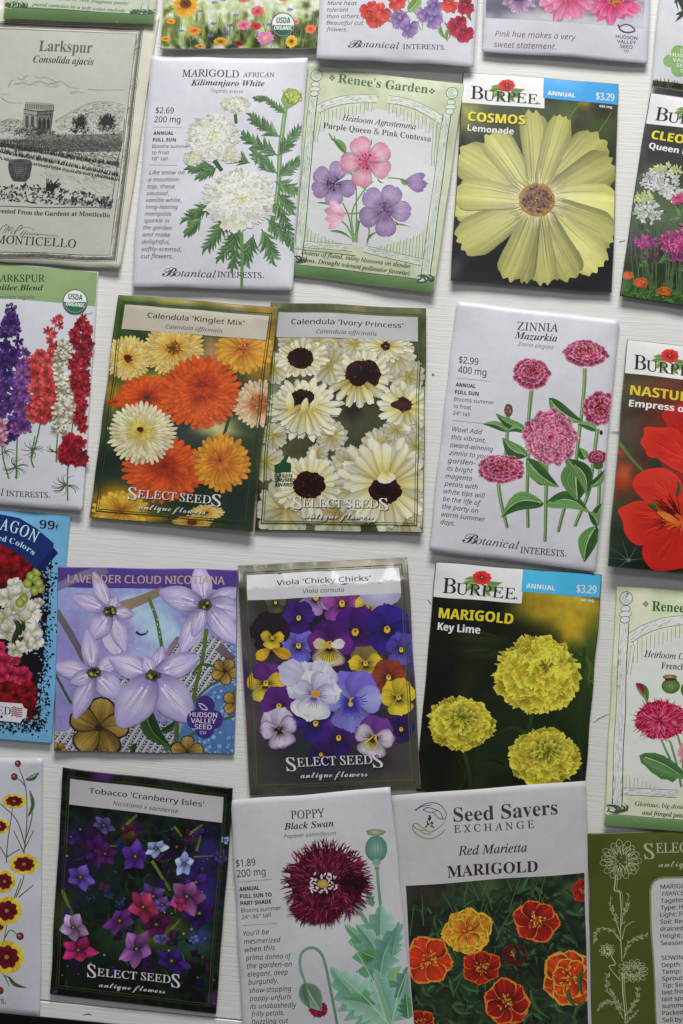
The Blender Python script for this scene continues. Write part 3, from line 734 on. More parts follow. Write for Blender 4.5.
p.daisy('meadow_print', 122, 18, 58, 17, (190, 110, 20), (222, 170, 50), (228, 186, 70), w=19, layers=2, prof='point'); p.disc('meadow_print', 122, 14, 24, 20, (90, 56, 30), (150, 96, 40), rough=.08)
for (x, y, r, c, d, sq) in ((412, 48, 28, (216, 110, 110), (190, 60, 70), .8), (355, 100, 30, (226, 140, 160), (200, 90, 110), .7), (405, 105, 24, (196, 70, 76), (150, 40, 50), .7), (443, 152, 34, (206, 130, 190), (236, 190, 90), .85),
                            (160, 122, 30, (232, 150, 50), (190, 96, 30), .55), (65, 88, 20, (230, 150, 50), (200, 100, 30), .6), (45, 160, 20, (226, 160, 40), (190, 100, 30), .6), (262, 165, 32, (214, 160, 50), (150, 96, 30), .55),
                            (548, 165, 26, (226, 186, 60), (130, 60, 30), 1), (625, 118, 24, (232, 120, 70), (200, 70, 50), .8), (360, -4, 30, (216, 120, 100), (180, 90, 70), .5), (512, -4, 24, (220, 130, 90), (190, 90, 60), .5), (335, 172, 24, (150, 50, 60), (100, 30, 40), .5),
                            (565, 88, 16, (226, 130, 120), (200, 90, 90), .7), (180, 185, 22, (226, 160, 60), (150, 100, 30), .4)):
    p.daisy('meadow_print', x, y, r, 11, d, c, tuple(min(255, v + 18) for v in c), sq=sq, layers=2, w=r * .55, prof='wide', ruf=.08, nt=4, ns=3); p.disc('meadow_print', x, y, r * .22, r * .2 * sq, d, n=9)
for x, y in ((235, 92), (240, 8), (325, 60), (280, 126), (222, 140), (105, 124), (182, 42), (540, 40), (460, 100), (275, -2), (302, 100)):
    for a in np.linspace(0, 6, 8): p.petal('meadow_print', x, y, a, 2, 15, 7, (110, 110, 170), (136, 138, 200), (150, 150, 214), 'wide', M=[[1, 0], [0, .5]], nt=3, ns=3)
usda(p, 513, 100, 48)

p = packet([(333, -168), (487, -162), (472.9, 65.5), (316, 58)], 'white seed packet with painted red, violet and crimson sweet peas', rim=(3, 3, 6.8, 6.8), under=4, bulge=1.2, gloss='satin', paper=(208, 209, 216), seed=9)
p.crop(315, 0, 4.018)
c = (112, 112, 116)
for i, (s, w) in enumerate((('More heat', 118), ('tolerant', 86), ('than others.', 132), ('Beautiful cut', 148), ('flowers.', 86))): p.text('description_lettering', s, 50 - i * 1.6, 19 + i * 26, 14, 'sansi', c, w=w)
bi_logo(p, (132, 188), (338, 192), (352, 194), (516, 200), 19)
S = 'sweet_pea_painting'
for pts, w in (([(410, 60), (380, 20), (372, -40)], 5), ([(440, 60), (415, 90), (425, 120)], 5), ([(300, 62), (360, 50), (440, 42), (520, 30)], 4), ([(520, 90), (545, 130), (530, 165)], 7), ([(560, 10), (590, 60), (540, 150)], 5), ([(470, 0), (440, 50), (430, 120)], 5), ([(190, 78), (240, 60), (300, 70)], 3)):
    p.stroke(S, pts, w, w * .6, (120, 150, 90), (140, 165, 105))
p.leaf(S, (375, 45), (420, -30), 46, (150, 178, 110), (120, 152, 84), vein=(180, 200, 150)); p.leaf(S, (500, 90), (530, 160), 18, (140, 168, 100), (110, 142, 80)); p.leaf(S, (620, 20), (630, 88), 20, (130, 160, 96), (100, 134, 74)); p.leaf(S, (540, 110), (532, 168), 16, (140, 168, 100), (120, 150, 84))
def pea(x, y, r, a, c0, c1, c2):
    for da, l, w in ((-.95, 1, .95), (.95, 1, .95), (-.35, 1.05, .8), (.35, 1.05, .8), (2.6, .8, .8), (3.6, .8, .8), (0, .75, .6)):
        p.petal(S, x, y, a + da, 2, r * l, r * w, c0, c1, c2, 'wide', ruf=.14, edge=.16, nt=7, ns=7, vary=.1, tipcol=tuple(min(255, v + 14) for v in c2))
    p.petal(S, x, y, a + 1.5, 0, r * .5, r * .4, c2, c1, c0, 'wide', ruf=.1)
rd = ((170, 40, 40), (208, 74, 64), (216, 96, 84)); vi = ((110, 80, 140), (150, 124, 178), (172, 148, 196)); cr = ((120, 20, 50), (170, 36, 70), (188, 62, 92))
pea(225, 40, 46, 2.2, *rd); pea(262, 50, 48, 1.2, *rd); pea(240, 80, 34, 1.9, *rd); pea(325, 4, 42, 1, *rd); pea(345, 75, 44, 2.6, *vi); pea(375, 108, 42, .8, *vi); pea(470, 70, 46, .6, *vi); pea(445, 55, 36, 2.5, *vi); pea(480, 20, 40, 1.2, *vi)
pea(575, 108, 44, 2.9, *cr); pea(598, 130, 42, .9, *cr); pea(540, 10, 42, 1.5, *rd); pea(605, 20, 42, 1.5, *cr); pea(580, 85, 30, .6, *cr)

p = packet([(489, -118), (655, -108), (646.8, 62.5), (482.7, 51)], 'square white seed packet with pink petals at the top and a thin slanted two-line sentence', rim=(3, 3, 4.2, 4.2), under=3, bulge=1, gloss='satin', paper=(210, 209, 217), seed=12)
p.crop(480, 0, 3.365)
p.field('petal_print', [(33, -340), (550, 96)], [(150, 150, 158), (120, 118, 128), (190, 188, 196)], 14, [(110, 60, 260, 26, .05, (196, 194, 202), 6), (500, 82, 260, 24, .05, (200, 198, 208), 6), (300, 108, 400, 26, .05, (211, 210, 218), 9), (60, 20, 60, 40, 0, (110, 104, 122), 3)], seed=5, pitch=.9)
for x, y, r, c1, c2, ce in ((135, -10, 58, (150, 120, 156), (196, 176, 200), (120, 90, 130)), (300, -16, 98, (214, 120, 158), (226, 160, 192), (226, 150, 96)), (455, -4, 88, (206, 80, 130), (224, 140, 176), (230, 160, 90))):
    p.daisy('petal_print', x, y, r, 14, (180, 60, 100) if r > 60 else (120, 90, 130), c1, c2, w=r * .42, layers=2, prof='wide', streak=.12, edge=.1, ruf=.05, nt=8, ns=7, clip=p.box([(33, -340), (550, 96)]), jit=.25)
    for i in range(46):
        a = rng.uniform(0, 6.28); q = rng.uniform(0, r * .34); p.disc('petal_print', x + math.cos(a) * q, y + math.sin(a) * q * .8, 4.5, 4, ce, tuple(np.array(ce) * .7), n=7)
p.text('description_lettering', 'Pink hue makes a very', 50, 122, 18, 'sansi', (142, 122, 124), to=(322, 134)); p.text('description_lettering', 'sweet statement.', 46, 158, 18, 'sansi', (142, 122, 124), to=(256, 166))
def hv_logo(p, x, y, k, c, leafc, part='brand_lettering', lf=True):
    if lf:
        p.stroke(part, [(x - 28 * k, y - 46 * k), (x - 20 * k, y - 28 * k), (x, y - 20 * k), (x + 20 * k, y - 22 * k), (x + 28 * k, y - 28 * k), (x + 14 * k, y - 42 * k), (x - 6 * k, y - 46 * k), (x - 24 * k, y - 38 * k)], 5.5 * k, 4 * k, leafc)
    for i, (s, w, h) in enumerate((('HUDSON', 72, 10.5), ('VALLEY', 64, 10.5), ('SEED', 42, 10.5), ('CO', 16, 7))):
        p.text(part, s, x, y + (i * 15.5 + 1) * k - (3 * k if i == 3 else 0), h * k, 'sansm', c, w=w * k, anchor='c')
hv_logo(p, 492, 130, 1.0, (70, 70, 84), (76, 88, 124))

p = packet([(668, -95), (828, -70), (812, 110), (652, 86)], 'seed packet at the top right corner with a green clover-shaped badge', rim=(3, 3, 5, 5), under=3, bulge=1, gloss='satin', paper=(206, 207, 212), seed=14)
p.crop(580, 0, 2.846)
p.crop(480, 0, 3.365)
for x, y, r in ((640, 205, 24), (668, 176, 26), (668, 236, 26), (700, 205, 30), (670, 206, 28)): p.disc('green_badge', x, y, r, r * .95, (140, 176, 116), n=24)
for i, s in enumerate(('CO', 'HUDSON', 'VALLEY', 'SEED', 'CO')): p.text('green_badge', s, 683, 178 + i * 17, 12, 'sansx', (208, 220, 200), w=(20, 90, 72, 50, 22)[i], anchor='c')
p.own(); p.rect('moss_band', [(0, p.H - 3.4), (p.W, p.H)], (42, 52, 28)); 
for i in range(240):
    x = rng.uniform(0, p.W); p.stroke('moss_band', [(x, p.H), (x + rng.uniform(-1, 1), p.H - rng.uniform(2.8, 5.2))], .7, .2, tuple(np.array((70, 86, 40)) * rng.uniform(.4, 1.3)), smooth=1)
for i in range(30):
    p.leaf('moss_band', (rng.uniform(8, 20), rng.uniform(20, 75)), (rng.uniform(6, 26), rng.uniform(20, 75)), 3, (60, 80, 60), (50, 66, 50)) if i < 9 else None
# ================================================================== row two
p = packet([(151.6, 56.6), (307.1, 58.7), (291.6, 290.6), (132.1, 285.9)], 'white seed packet painted with creamy white pompom marigolds and feathery green leaves', rim=(2.5, 3.4, 4.4, 3.8), under=2, bulge=1.2, gloss='satin', paper=(208, 208, 216), seed=21)
p.crop(130, 50, 3.794); K = (62, 62, 68)
T1 = 'title_lettering'
p.text(T1, 'MARIGOLD', 197, 101, 27, 'serif', (70, 70, 76), to=(412, 103)); p.text(T1, 'AFRICAN', 427, 102, 18, 'serif', (92, 92, 98), to=(547, 103))
p.text(T1, 'Kilimanjaro White', 231, 135, 22, 'italb', (54, 54, 60), to=(510, 138)); p.text(T1, 'Tagetes erecta', 307, 163, 12, 'sansi', (150, 150, 156), to=(430, 164))
p.text('price_lettering', '$2.69', 97, 241, 21, 'sans', K, w=68); p.text('price_lettering', '200 mg', 92, 275, 21, 'sans', K, w=98)
D = 'description_lettering'
for y, w in ((293, 0), (434, 0)): p.stroke(D, [(88 if y < 300 else 72, y), (197 if y < 300 else 180, y + 2)], 1.6, col=(160, 160, 166))
p.text(D, 'ANNUAL', 88, 322, 12, 'sansx', (60, 60, 66), w=75); p.text(D, 'FULL SUN', 86, 347, 12, 'sansx', (60, 60, 66), w=85)
for i, (s, w) in enumerate((('Blooms summer', 138), ('to frost', 64), ('18" tall', 60))): p.text(D, s, 83 - i * 1.7, 371 + i * 23, 12, 'sans', (96, 96, 102), w=w)
for i, (s, w) in enumerate((('Like snow on', 136), ('a mountain-', 122), ('top, these', 104), ('unusual,', 84), ('vanilla white,', 134), ('long-lasting', 122), ('marigolds', 100), ('sparkle in', 94), ('the garden', 106), ('and make', 102), ('delightful,', 102), ('softly-scented,', 148), ('cut flowers.', 118))):
    p.text(D, s, 71 - i * 2.4, 470 + i * 26.7, 14.5, 'sansi', (84, 84, 90), w=w)
bi_logo(p, (120, 857), (326, 862), (332, 860), (498, 866), 21)
A = 'flower_painting'; G0, G1 = (116, 150, 104), (82, 118, 82)
def frond(x0, y0, x1, y1, n=6, l=52, w=12, st=5):
    n += 3; l *= 1.12
    p.stroke(A, [(x0, y0), ((x0 + x1) / 2 + 4, (y0 + y1) / 2 - 4), (x1, y1)], st, 2.5, G1)
    a = math.atan2(y1 - y0, x1 - x0)
    for i in range(n):
        t = (i + .5) / n; x = x0 + (x1 - x0) * t; y = y0 + (y1 - y0) * t; L = l * (1.05 - .45 * t)
        for sg in (-1, 1):
            b = a + sg * (.62 + rng.uniform(-.1, .15)); g = rng.uniform(.82, 1.18)
            p.leaf(A, (x, y), (x + math.cos(b) * L, y + math.sin(b) * L), w, np.array(G0) * g, np.array(G1) * g, bend=-.1 * sg, serr=.22, lobes=4, vein=(140, 172, 120))
    p.leaf(A, (x1, y1), (x1 + math.cos(a) * l * .7, y1 + math.sin(a) * l * .7), w, G0, G1, vein=(140, 172, 120))
p.stroke(A, [(592, 200), (580, 300), (566, 420), (556, 560), (532, 690)], 17, 20, (132, 162, 112), (104, 142, 88), smooth=6); p.stroke(A, [(588, 220), (576, 330), (562, 450), (552, 580)], 4, 4, (160, 184, 140))
for f in ((570, 330, 470, 262, 5, 50), (560, 400, 440, 330, 6, 56), (565, 400, 640, 300, 5, 46), (558, 480, 640, 420, 5, 44), (555, 470, 480, 400, 5, 50), (546, 500, 640, 540, 4, 50), (590, 240, 520, 190, 4, 30, 8, 4), (520, 190, 480, 185, 3, 22, 7, 3),
          (455, 430, 400, 405, 3, 44), (470, 390, 520, 440, 4, 40), (320, 440, 235, 450, 4, 42), (330, 445, 270, 480, 3, 36), (560, 545, 610, 600, 3, 44)): frond(*f)
for f in ((330, 570, 225, 640, 5, 56), (380, 620, 300, 740, 5, 60), (420, 680, 350, 780, 4, 50), (270, 640, 225, 690, 3, 40), (520, 640, 600, 720, 4, 56), (500, 680, 540, 780, 4, 60), (470, 700, 440, 800, 4, 56), (560, 580, 620, 740, 4, 50), (400, 660, 395, 810, 4, 56)): frond(*f)
p.stroke(A, [(420, 660), (428, 780), (424, 905)], 16, 10, (112, 150, 96)); p.stroke(A, [(305, 398), (330, 430), (350, 458)], 20, 14, (70, 100, 74)); p.stroke(A, [(398, 232), (402, 280)], 14, 12, (82, 116, 78))
cm = ((196, 196, 150), (220, 220, 200), (228, 229, 222))
def mum(x, y, rx, ry, n, r):
    p.disc(A, x, y, rx * .93, ry * .93, (204, 202, 164), (212, 212, 192), rough=.06, n=40)
    p.pom(A, x, y, rx, ry, r, (208, 206, 172), (226, 225, 208), (232, 233, 229), n=n, w=1.5, L=.36, ruf=.3, vary=.07, jit=.6, tipcol=(233, 234, 232), nt=5, ns=5)
    for i in range(int(rx * 1.2)):
        a = rng.uniform(0, 6.28); q = math.sqrt(rng.uniform(.02, .9)); X, Y = x + math.cos(a) * rx * q, y + math.sin(a) * ry * q
        p.stroke(A, [(X, Y), (X + rng.uniform(-9, 9), Y + rng.uniform(-4, 9))], rng.uniform(1.5, 4), 1, rng.choice([0, 1]) and (196, 192, 140) or (176, 172, 128), smooth=1)
    for i in range(24): a = rng.uniform(0, 6.28); q = rng.uniform(0, .2); p.petal(A, x + math.cos(a) * rx * q, y + math.sin(a) * ry * q, a, 0, rx * .12, rx * .05, (186, 184, 120), (206, 204, 150), (222, 220, 190), 'oval', nt=3, ns=3)
mum(400, 208, 58, 34, 22, 5); mum(316, 332, 100, 86, 28, 8); mum(240, 410, 40, 28, 14, 4); mum(385, 405, 38, 26, 14, 4); mum(412, 566, 136, 112, 34, 10)
for x, y in ((400, 660), (385, 640), (430, 650), (360, 650)): p.petal(A, x, y, 1.5 + rng.uniform(-.3, .3), 0, 36, 32, *cm, 'wide', ruf=.1)
# bud
p.fan(A, [(572, 190), (582, 160), (600, 145), (630, 150), (650, 165), (655, 185), (630, 205), (600, 222), (588, 225)], (612, 182), (170, 190, 96), (124, 156, 84))
for i in range(46): a = rng.uniform(-2.9, -.1); x, y = 612 + math.cos(a) * 34 * rng.uniform(.3, 1), 178 + math.sin(a) * 28; p.leaf(A, (612 + (x - 612) * .4, 205), (x + rng.uniform(-4, 8), y), 9, tuple(np.array((186, 200, 110)) * rng.uniform(.75, 1.15)), (140, 166, 80), ns=6)
for i in range(30): p.disc(A, 612 + rng.uniform(-34, 40), 160 + rng.uniform(-10, 30), 4, 5, (206, 206, 130), (170, 176, 90), n=7)

# ---------------- agrostemma
p = packet([(308.4, 64.8), (463.2, 84.5), (433.6, 291.7), (286.8, 274)], 'pale green seed packet with pink and purple corncockle blooms before a drawn picket gate', rim=(1.2, 3, 4.6, 2.2), under=2, bulge=1, gloss='satin', paper=(200, 209, 174), seed=22)
renee_ground(p); p.crop(290, 55, 3.794); renee_frame(p)
p.crop(290, 55, 3.794)
p.text(T1, "Renee's Garden", 182, 105, 34, 'serifb', (78, 108, 82), to=(522, 146))
for x, y in ((160, 88), (539, 137)):
    for dx, dy in ((7, 0), (-7, 0), (0, 7), (0, -7)): p.disc(T1, x + dx, y + dy, 4.5, col=(86, 112, 88), n=8)
p.text(T1, 'Heirloom Agrostemma', 196, 249, 22, 'italm', (64, 66, 64), to=(476, 284)); p.text(T1, 'Purple Queen & Pink Contessa', 127, 279, 21, 'serif', (86, 88, 86), to=(535, 329))
p.text(D, 'Dozens of fluted, satiny blossoms on slender', 42, 755, 15, 'italm', (60, 64, 58), to=(458, 810)); p.text(D, 'stems. Drought tolerant pollinator favorite!', 40, 783, 15, 'italm', (60, 64, 58), to=(452, 836))
p.stroke('gate_drawing', [(20, 735), (250, 762)], 2, col=(96, 116, 96), smooth=1)
A = 'flower_painting'; gs, gd = (138, 168, 118), (96, 134, 84)
for pts in ([(248, 710), (252, 600), (250, 500)], [(238, 712), (225, 620), (200, 560)], [(244, 712), (235, 600), (275, 520), (315, 480)], [(252, 714), (262, 640), (285, 590)], [(236, 690), (215, 650), (195, 630)], [(292, 720), (300, 670), (290, 640)], [(370, 466), (420, 470), (455, 482)], [(200, 600), (240, 603), (262, 600)], [(220, 380), (235, 420), (245, 440)]):
    p.stroke(A, pts, 6.5, 4.5, gs, gd)
for a, b, w in (((100, 560), (190, 592), 9), ((150, 668), (238, 705), 10), ((290, 712), (332, 672), 10), ((360, 655), (460, 656), 7), ((256, 620), (240, 690), 8), ((250, 460), (225, 438), 9)): p.leaf(A, a, b, w, gs, gd, bend=-.12)
p.leaf(A, (215, 372), (160, 318), 30, (128, 160, 96), (90, 128, 72), bend=.1, vein=(150, 180, 120)); p.stroke(A, [(165, 325), (148, 298)], 8, 3, gd); p.stroke(A, [(172, 322), (168, 304)], 5, 2, gd)
for x, y, a in ((250, 395, 3.7), (300, 350, -1.4), (245, 440, 2.6), (400, 540, -.6), (290, 520, 3.8), (330, 470, .5), (398, 630, .5)): p.leaf(A, (x, y), (x + math.cos(a) * 34, y + math.sin(a) * 34), 7, gd, gs)
def cockle(x, y, r, angs, c0, c1, c2, vein, ctr):
    for a in angs:
        p.petal(A, x, y, a, 8, r, r * .76, c0, c1, c2, 'wide', notch=.10, edge=.16, streak=.035, nt=9, ns=9, ruf=.02, ruffle_n=1)
        for k in (-.27, -.17, -.06, .06, .17, .27):
            b = a + k * .9; p.stroke(A, [(x + math.cos(b) * r * .25, y + math.sin(b) * r * .25), (x + math.cos(a + k) * r * .82, y + math.sin(a + k) * r * .82)], 1.6, .6, vein, smooth=1)
    for a in angs:
        b = a + .55; p.stroke(A, [(x, y), (x + math.cos(b) * r * .42, y + math.sin(b) * r * .42)], 4, 1.5, (140, 150, 120), smooth=1)
    for i in range(10): b = rng.uniform(0, 6.28); p.stroke(A, [(x, y), (x + math.cos(b) * r * .22, y + math.sin(b) * r * .22)], 3, 3, ctr, smooth=1); p.disc(A, x + math.cos(b) * r * .26, y + math.sin(b) * r * .26, 3.2, col=tuple(np.array(ctr) * .6), n=7)
    p.disc(A, x, y, 6, col=ctr, n=9)
cockle(166, 486, 92, [.35, 1.55, 2.75, 3.75, -1.25], (128, 98, 146), (180, 162, 192), (164, 136, 182), (104, 84, 132), (96, 60, 110))
cockle(290, 405, 104, [.45, 1.85, 3.1, 4.35, -.55], (206, 100, 138), (224, 190, 204), (214, 142, 168), (196, 96, 130), (190, 50, 100))
cockle(358, 590, 108, [.05, 1.5, 2.75, -2.35, -1.15], (124, 90, 144), (182, 164, 194), (158, 130, 180), (98, 78, 128), (90, 56, 110))
for a in (-.3, .1, .5, .25): p.petal(A, 436, 478, a, 0, 88 - 20 * abs(a), 34, (140, 112, 160), (172, 148, 188), (138, 108, 162), 'wide', ruf=.05)
p.leaf(A, (420, 470), (458, 488), 20, gs, gd)
for a in (2.4, 2.9, 3.4, 3.9): p.petal(A, 206, 606, a, 0, 78, 34, (214, 150, 170), (224, 190, 204), (214, 150, 172), 'wide', ruf=.06)

# ---------------- cosmos
p = packet([(463.6, 71.6), (618, 84), (611.7, 292.2), (450.9, 279.8)], 'seed packet with one big lemon yellow cosmos bloom filling its dark photo', rim=(2.5, 2.5, 3.8, 3.8), under=2, bulge=.7, gloss='satin', paper=(96, 96, 92), seed=23)
p.crop(443, 65, 3.794); A = 'flower_photo'
bl = [(90, 180, 60, 50, 0, (170, 172, 96), 3), (85, 390, 60, 60, 0, (62, 64, 66), 3), (600, 230, 60, 90, .5, (84, 96, 56), 3), (330, 180, 160, 40, 0, (86, 96, 70), 3), (450, 210, 40, 80, .5, (96, 112, 66), 3), (540, 150, 26, 16, .4, (190, 170, 60), 3), (600, 170, 60, 24, .3, (66, 62, 50), 3), (330, 820, 400, 120, .02, (44, 42, 48), 3), (60, 700, 120, 90, 0, (46, 44, 50), 3), (640, 440, 40, 60, 0, (60, 74, 40), 3), (640, 790, 60, 90, 0, (44, 42, 50), 3)]
p.field(A, [(20, 60), (690, 880)], [(40, 40, 44), (66, 72, 62), (88, 96, 76)], 15, bl, seed=3, full=0)
for a, b, w in (((440, 250), (520, 140), 6), ((560, 300), (640, 180), 5), ((600, 440), (655, 380), 6), ((330, 230), (300, 150), 5), ((90, 230), (150, 170), 7)): p.stroke(A, [a, b], w, w * .6, (112, 128, 66), smooth=1)
lp = ((166, 164, 92), (208, 207, 144), (197, 195, 122))
def cpet(a, r, w, b=0, k=1.0):
    cx, cy = 357, 515; col = [np.array(c) * k for c in ((190, 190, 160), lp[1], lp[2])]
    w = w * 1.22
    p.petal(A, cx, cy, a, 40, r, w, *col, 'blunt', notch=.05, ruffle_n=rng.choice([3, 4]), bend=b, edge=.2, streak=.05, nt=12, ns=15, ruf=.01, vary=.08)
    ca, sa = math.cos(a), math.sin(a)
    for s in (-.36, -.22, -.08, .08, .2, .34):
        def q(t, s=s): rr = 60 + (r - 60) * t; o = s * w * (.42 + .5 * t) + b * (r - 40) * t * t; return (cx + ca * rr - sa * o, cy + sa * rr + ca * o)
        g = rng.uniform(.80, 1.0) if rng.random() < .6 else 1.06
        p.stroke(A, [q(0), q(.3), q(.55), q(.8)], rng.uniform(2.5, 9), 1, tuple(np.clip(col[2] * g, 0, 255)))
for a, r, w, b, k in ((-2.62, 355, 150, .03, 1), (-2.18, 320, 118, 0, .96), (3.0, 330, 110, .04, .98), (-1.62, 345, 100, 0, .94), (2.62, 345, 150, 0, 1), (-.82, 350, 150, .05, 1.0), (-.42, 330, 150, -.05, .95), (-1.28, 342, 100, 0, .92), (.05, 315, 160, .04, 1.03), (.42, 330, 140, .03, .98), (.86, 355, 150, -.03, 1.02), (1.18, 330, 130, -.02, .98), (1.48, 325, 100, 0, .95), (1.72, 320, 70, .0, .9), (1.92, 325, 110, .02, .97), (-3.02, 318, 120, -.03, 1)):
    cpet(a, r, w, b, k)
for i in range(150): a = rng.uniform(0, 6.28); p.stroke(A, [(357 + math.cos(a) * 66, 515 + math.sin(a) * 62), (357 + math.cos(a) * rng.uniform(84, 130), 515 + math.sin(a) * rng.uniform(80, 125))], 4, 1, tuple(np.array(rng.choice([(212, 206, 158), (190, 178, 104), (214, 214, 188)])) * rng.uniform(.9, 1.04)), smooth=1)
p.disc(A, 357, 512, 68, 63, (118, 86, 78), (176, 144, 88), rough=.05, n=40)
for i in range(330):
    a = rng.uniform(0, 6.28); q = math.sqrt(rng.uniform(0, 1)); r = 65 * q; c = np.array((190, 152, 84) if q > .86 or rng.random() < .1 else rng.choice([(124, 92, 88), (150, 116, 98), (92, 66, 76), (166, 128, 104), (80, 58, 76), (140, 100, 96)]))
    p.disc(A, 357 + math.cos(a) * r, 512 + math.sin(a) * r * .93, rng.uniform(3, 6), rng.uniform(3, 6), c * rng.uniform(.8, 1.15), c * .8, n=7, rough=.2)
for x in (2.0, -2.0): pass
p.text(T1, 'COSMOS', 96, 215, 32, 'sansx', (60, 56, 30), to=(313, 230)); p.text(T1, 'COSMOS', 94, 212, 32, 'sansx', (226, 212, 62), to=(311, 227))
p.text(T1, 'Lemonade', 95, 251, 22, 'sansb', (80, 80, 60), to=(270, 266)); p.text(T1, 'Lemonade', 93, 249, 22, 'sansb', (224, 224, 220), to=(268, 264))
burpee_header(p, mg='665 mg.')

# ---------------- cleome
p = packet([(650.3, 93.5), (803, 110), (775, 318), (619.7, 295.3)], 'seed packet with white and magenta spider flowers above orange marigolds', rim=(2.5, 2.5, 4.2, 4.2), under=2, bulge=.7, gloss='satin', paper=(84, 86, 80), seed=24)
p.crop(600, 80, 4.458); A = 'flower_photo'
bl = [(300, 330, 300, 60, .1, (66, 70, 66), 3), (230, 260, 160, 80, 0, (58, 60, 58), 3), (300, 560, 200, 70, 0, (84, 104, 72), 3), (200, 620, 100, 60, 0, (96, 116, 80), 3), (240, 720, 160, 60, 0, (84, 70, 84), 3), (250, 860, 240, 80, 0, (50, 66, 42), 3), (240, 945, 300, 40, .1, (66, 104, 46), 3), (330, 760, 60, 40, 0, (40, 40, 44), 3)]
p.field(A, [(60, 180), (1100, 1030)], [(54, 66, 52), (84, 100, 74), (60, 72, 54), (100, 118, 84)], 9, bl, seed=8, contrast=2, full=0)
def spray(x, y, rx, ry, n, cols, l=20, w=9, kind='oval'):
    for i in range(n):
        a = rng.uniform(0, 6.28); q = math.sqrt(rng.uniform(0, 1)); X, Y = x + math.cos(a) * rx * q, y + math.sin(a) * ry * q; c = np.array(cols[rng.integers(len(cols))], float)
        for b in rng.uniform(0, 6.28, 4): p.petal(A, X, Y, b, 0, l * rng.uniform(.6, 1.1), w, c * .85, c, c, kind, nt=3, ns=3)
def leaves(x0, y0, x1, y1, n, c0, c1, l=50, w=16, part=None, clip=None, serr=0):
    for i in range(n):
        x, y = rng.uniform(x0, x1), rng.uniform(y0, y1); a = rng.uniform(0, 6.28); g = rng.uniform(.6, 1.25); L = l * rng.uniform(.5, 1.2)
        p.leaf(part or A, (x, y), (x + math.cos(a) * L, y + math.sin(a) * L), w * rng.uniform(.6, 1.2), np.array(c0) * g, np.array(c1) * g, bend=rng.uniform(-.2, .2), clip=clip, ns=8, vein=tuple(np.array(c0) * g * 1.2), serr=serr)
leaves(150, 560, 380, 960, 60, (92, 120, 76), (66, 92, 56), 60, 22)
for i in range(30): x = rng.uniform(150, 380); p.stroke(A, [(x, 960), (x + rng.uniform(-40, 40), 700), (x + rng.uniform(-50, 50), rng.uniform(480, 680))], 4, 2, (90, 112, 76))
spray(290, 400, 60, 20, 26, [(176, 184, 130), (196, 200, 150)], 26, 8); spray(270, 455, 80, 50, 60, [(206, 208, 210), (190, 194, 196), (176, 182, 170)], 22, 10); spray(330, 510, 40, 30, 24, [(204, 206, 208), (180, 190, 170)], 22, 10)
spray(190, 530, 40, 26, 22, [(170, 184, 130), (190, 196, 150)], 26, 8); spray(215, 585, 62, 44, 44, [(208, 210, 214), (190, 196, 196), (170, 180, 160)], 22, 10)
spray(350, 530, 20, 16, 14, [(200, 90, 140), (180, 60, 120)], 24, 9); spray(330, 720, 62, 40, 60, [(196, 84, 150), (176, 60, 130), (214, 120, 170), (150, 50, 110)], 30, 9); spray(200, 722, 40, 22, 26, [(160, 70, 130), (130, 50, 110), (180, 90, 150)], 24, 8); spray(370, 790, 60, 20, 20, [(120, 60, 110), (170, 84, 140)], 18, 8); spray(225, 790, 60, 14, 14, [(104, 56, 96)], 14, 7); spray(470, 620, 100, 160, 100, [(196, 84, 150), (206, 208, 212), (214, 120, 170)], 30, 10)
for x, y, r in ((124, 872, 26), (180, 905, 32), (285, 945, 34), (470, 930, 40)): p.pom(A, x, y, r, r * .72, 4, (170, 70, 24), (214, 104, 40), (226, 136, 64), n=12, ruf=.2)
leaves(90, 940, 380, 990, 60, (96, 140, 60), (60, 100, 40), 36, 8)
p.own(); p.rect('title_band', [(0, 0), (p.W, 6)], (60, 58, 60)) if 0 else None
p.crop(600, 80, 4.458)
p.text(T1, 'CLEOME', 228, 262, 36, 'sansx', (222, 206, 50), to=(455, 298)); p.text(T1, 'Queen Mixed', 218, 306, 25, 'sansx', (222, 222, 224), to=(480, 350))
burpee_header(p)
# ================================================================== row three
A = 'flower_painting'
p = packet([(-62, 257), (97.8, 271.8), (82, 510.7), (-79, 498)], 'white seed packet with tall purple, coral, cream and crimson larkspur spires', rim=(2, 2, 4, 4), under=2, bulge=1, gloss='satin', paper=(198, 199, 206), seed=31)
p.crop(0, 255, 3.864)
p.rect('header_band', [(-260, -10), (400, 200)], (142, 164, 120))
p.own(); p.rect('header_band', [(.1, .1), (p.W, 17.2)], (142, 164, 120)); p.crop(0, 255, 3.864)
p.text(T1, 'LARKSPUR', -24, 102, 28, 'serif', (52, 62, 48), to=(174, 105)); p.text(T1, 'Galilee Blend', -38, 134, 21, 'italb', (36, 44, 34), to=(168, 138)); p.text(T1, 'Consolida regalis', -30, 168, 13, 'sansi', (96, 112, 84), to=(134, 170))
for pts in ([(64, 866), (68, 700), (90, 400)], [(36, 866), (10, 760), (12, 600)], [(120, 790), (155, 650), (160, 470), (220, 260)], [(262, 950), (265, 800), (300, 500)], [(218, 800), (222, 700), (245, 560)], [(130, 820), (120, 780), (135, 700)]):
    p.stroke(A, pts, 7, 4, (104, 132, 76), (84, 116, 62))
def wisps(x, y, n, l):
    for i in range(n): a = rng.uniform(0, 6.28); p.stroke(A, [(x, y), (x + math.cos(a) * l * .6, y + math.sin(a) * l * .5), (x + math.cos(a + .3) * l, y + math.sin(a + .3) * l * .8)], 3, 1, (84, 100, 72))
wisps(60, 820, 16, 50); wisps(125, 750, 14, 44); wisps(255, 890, 18, 56); wisps(212, 760, 10, 40); wisps(20, 760, 8, 40)
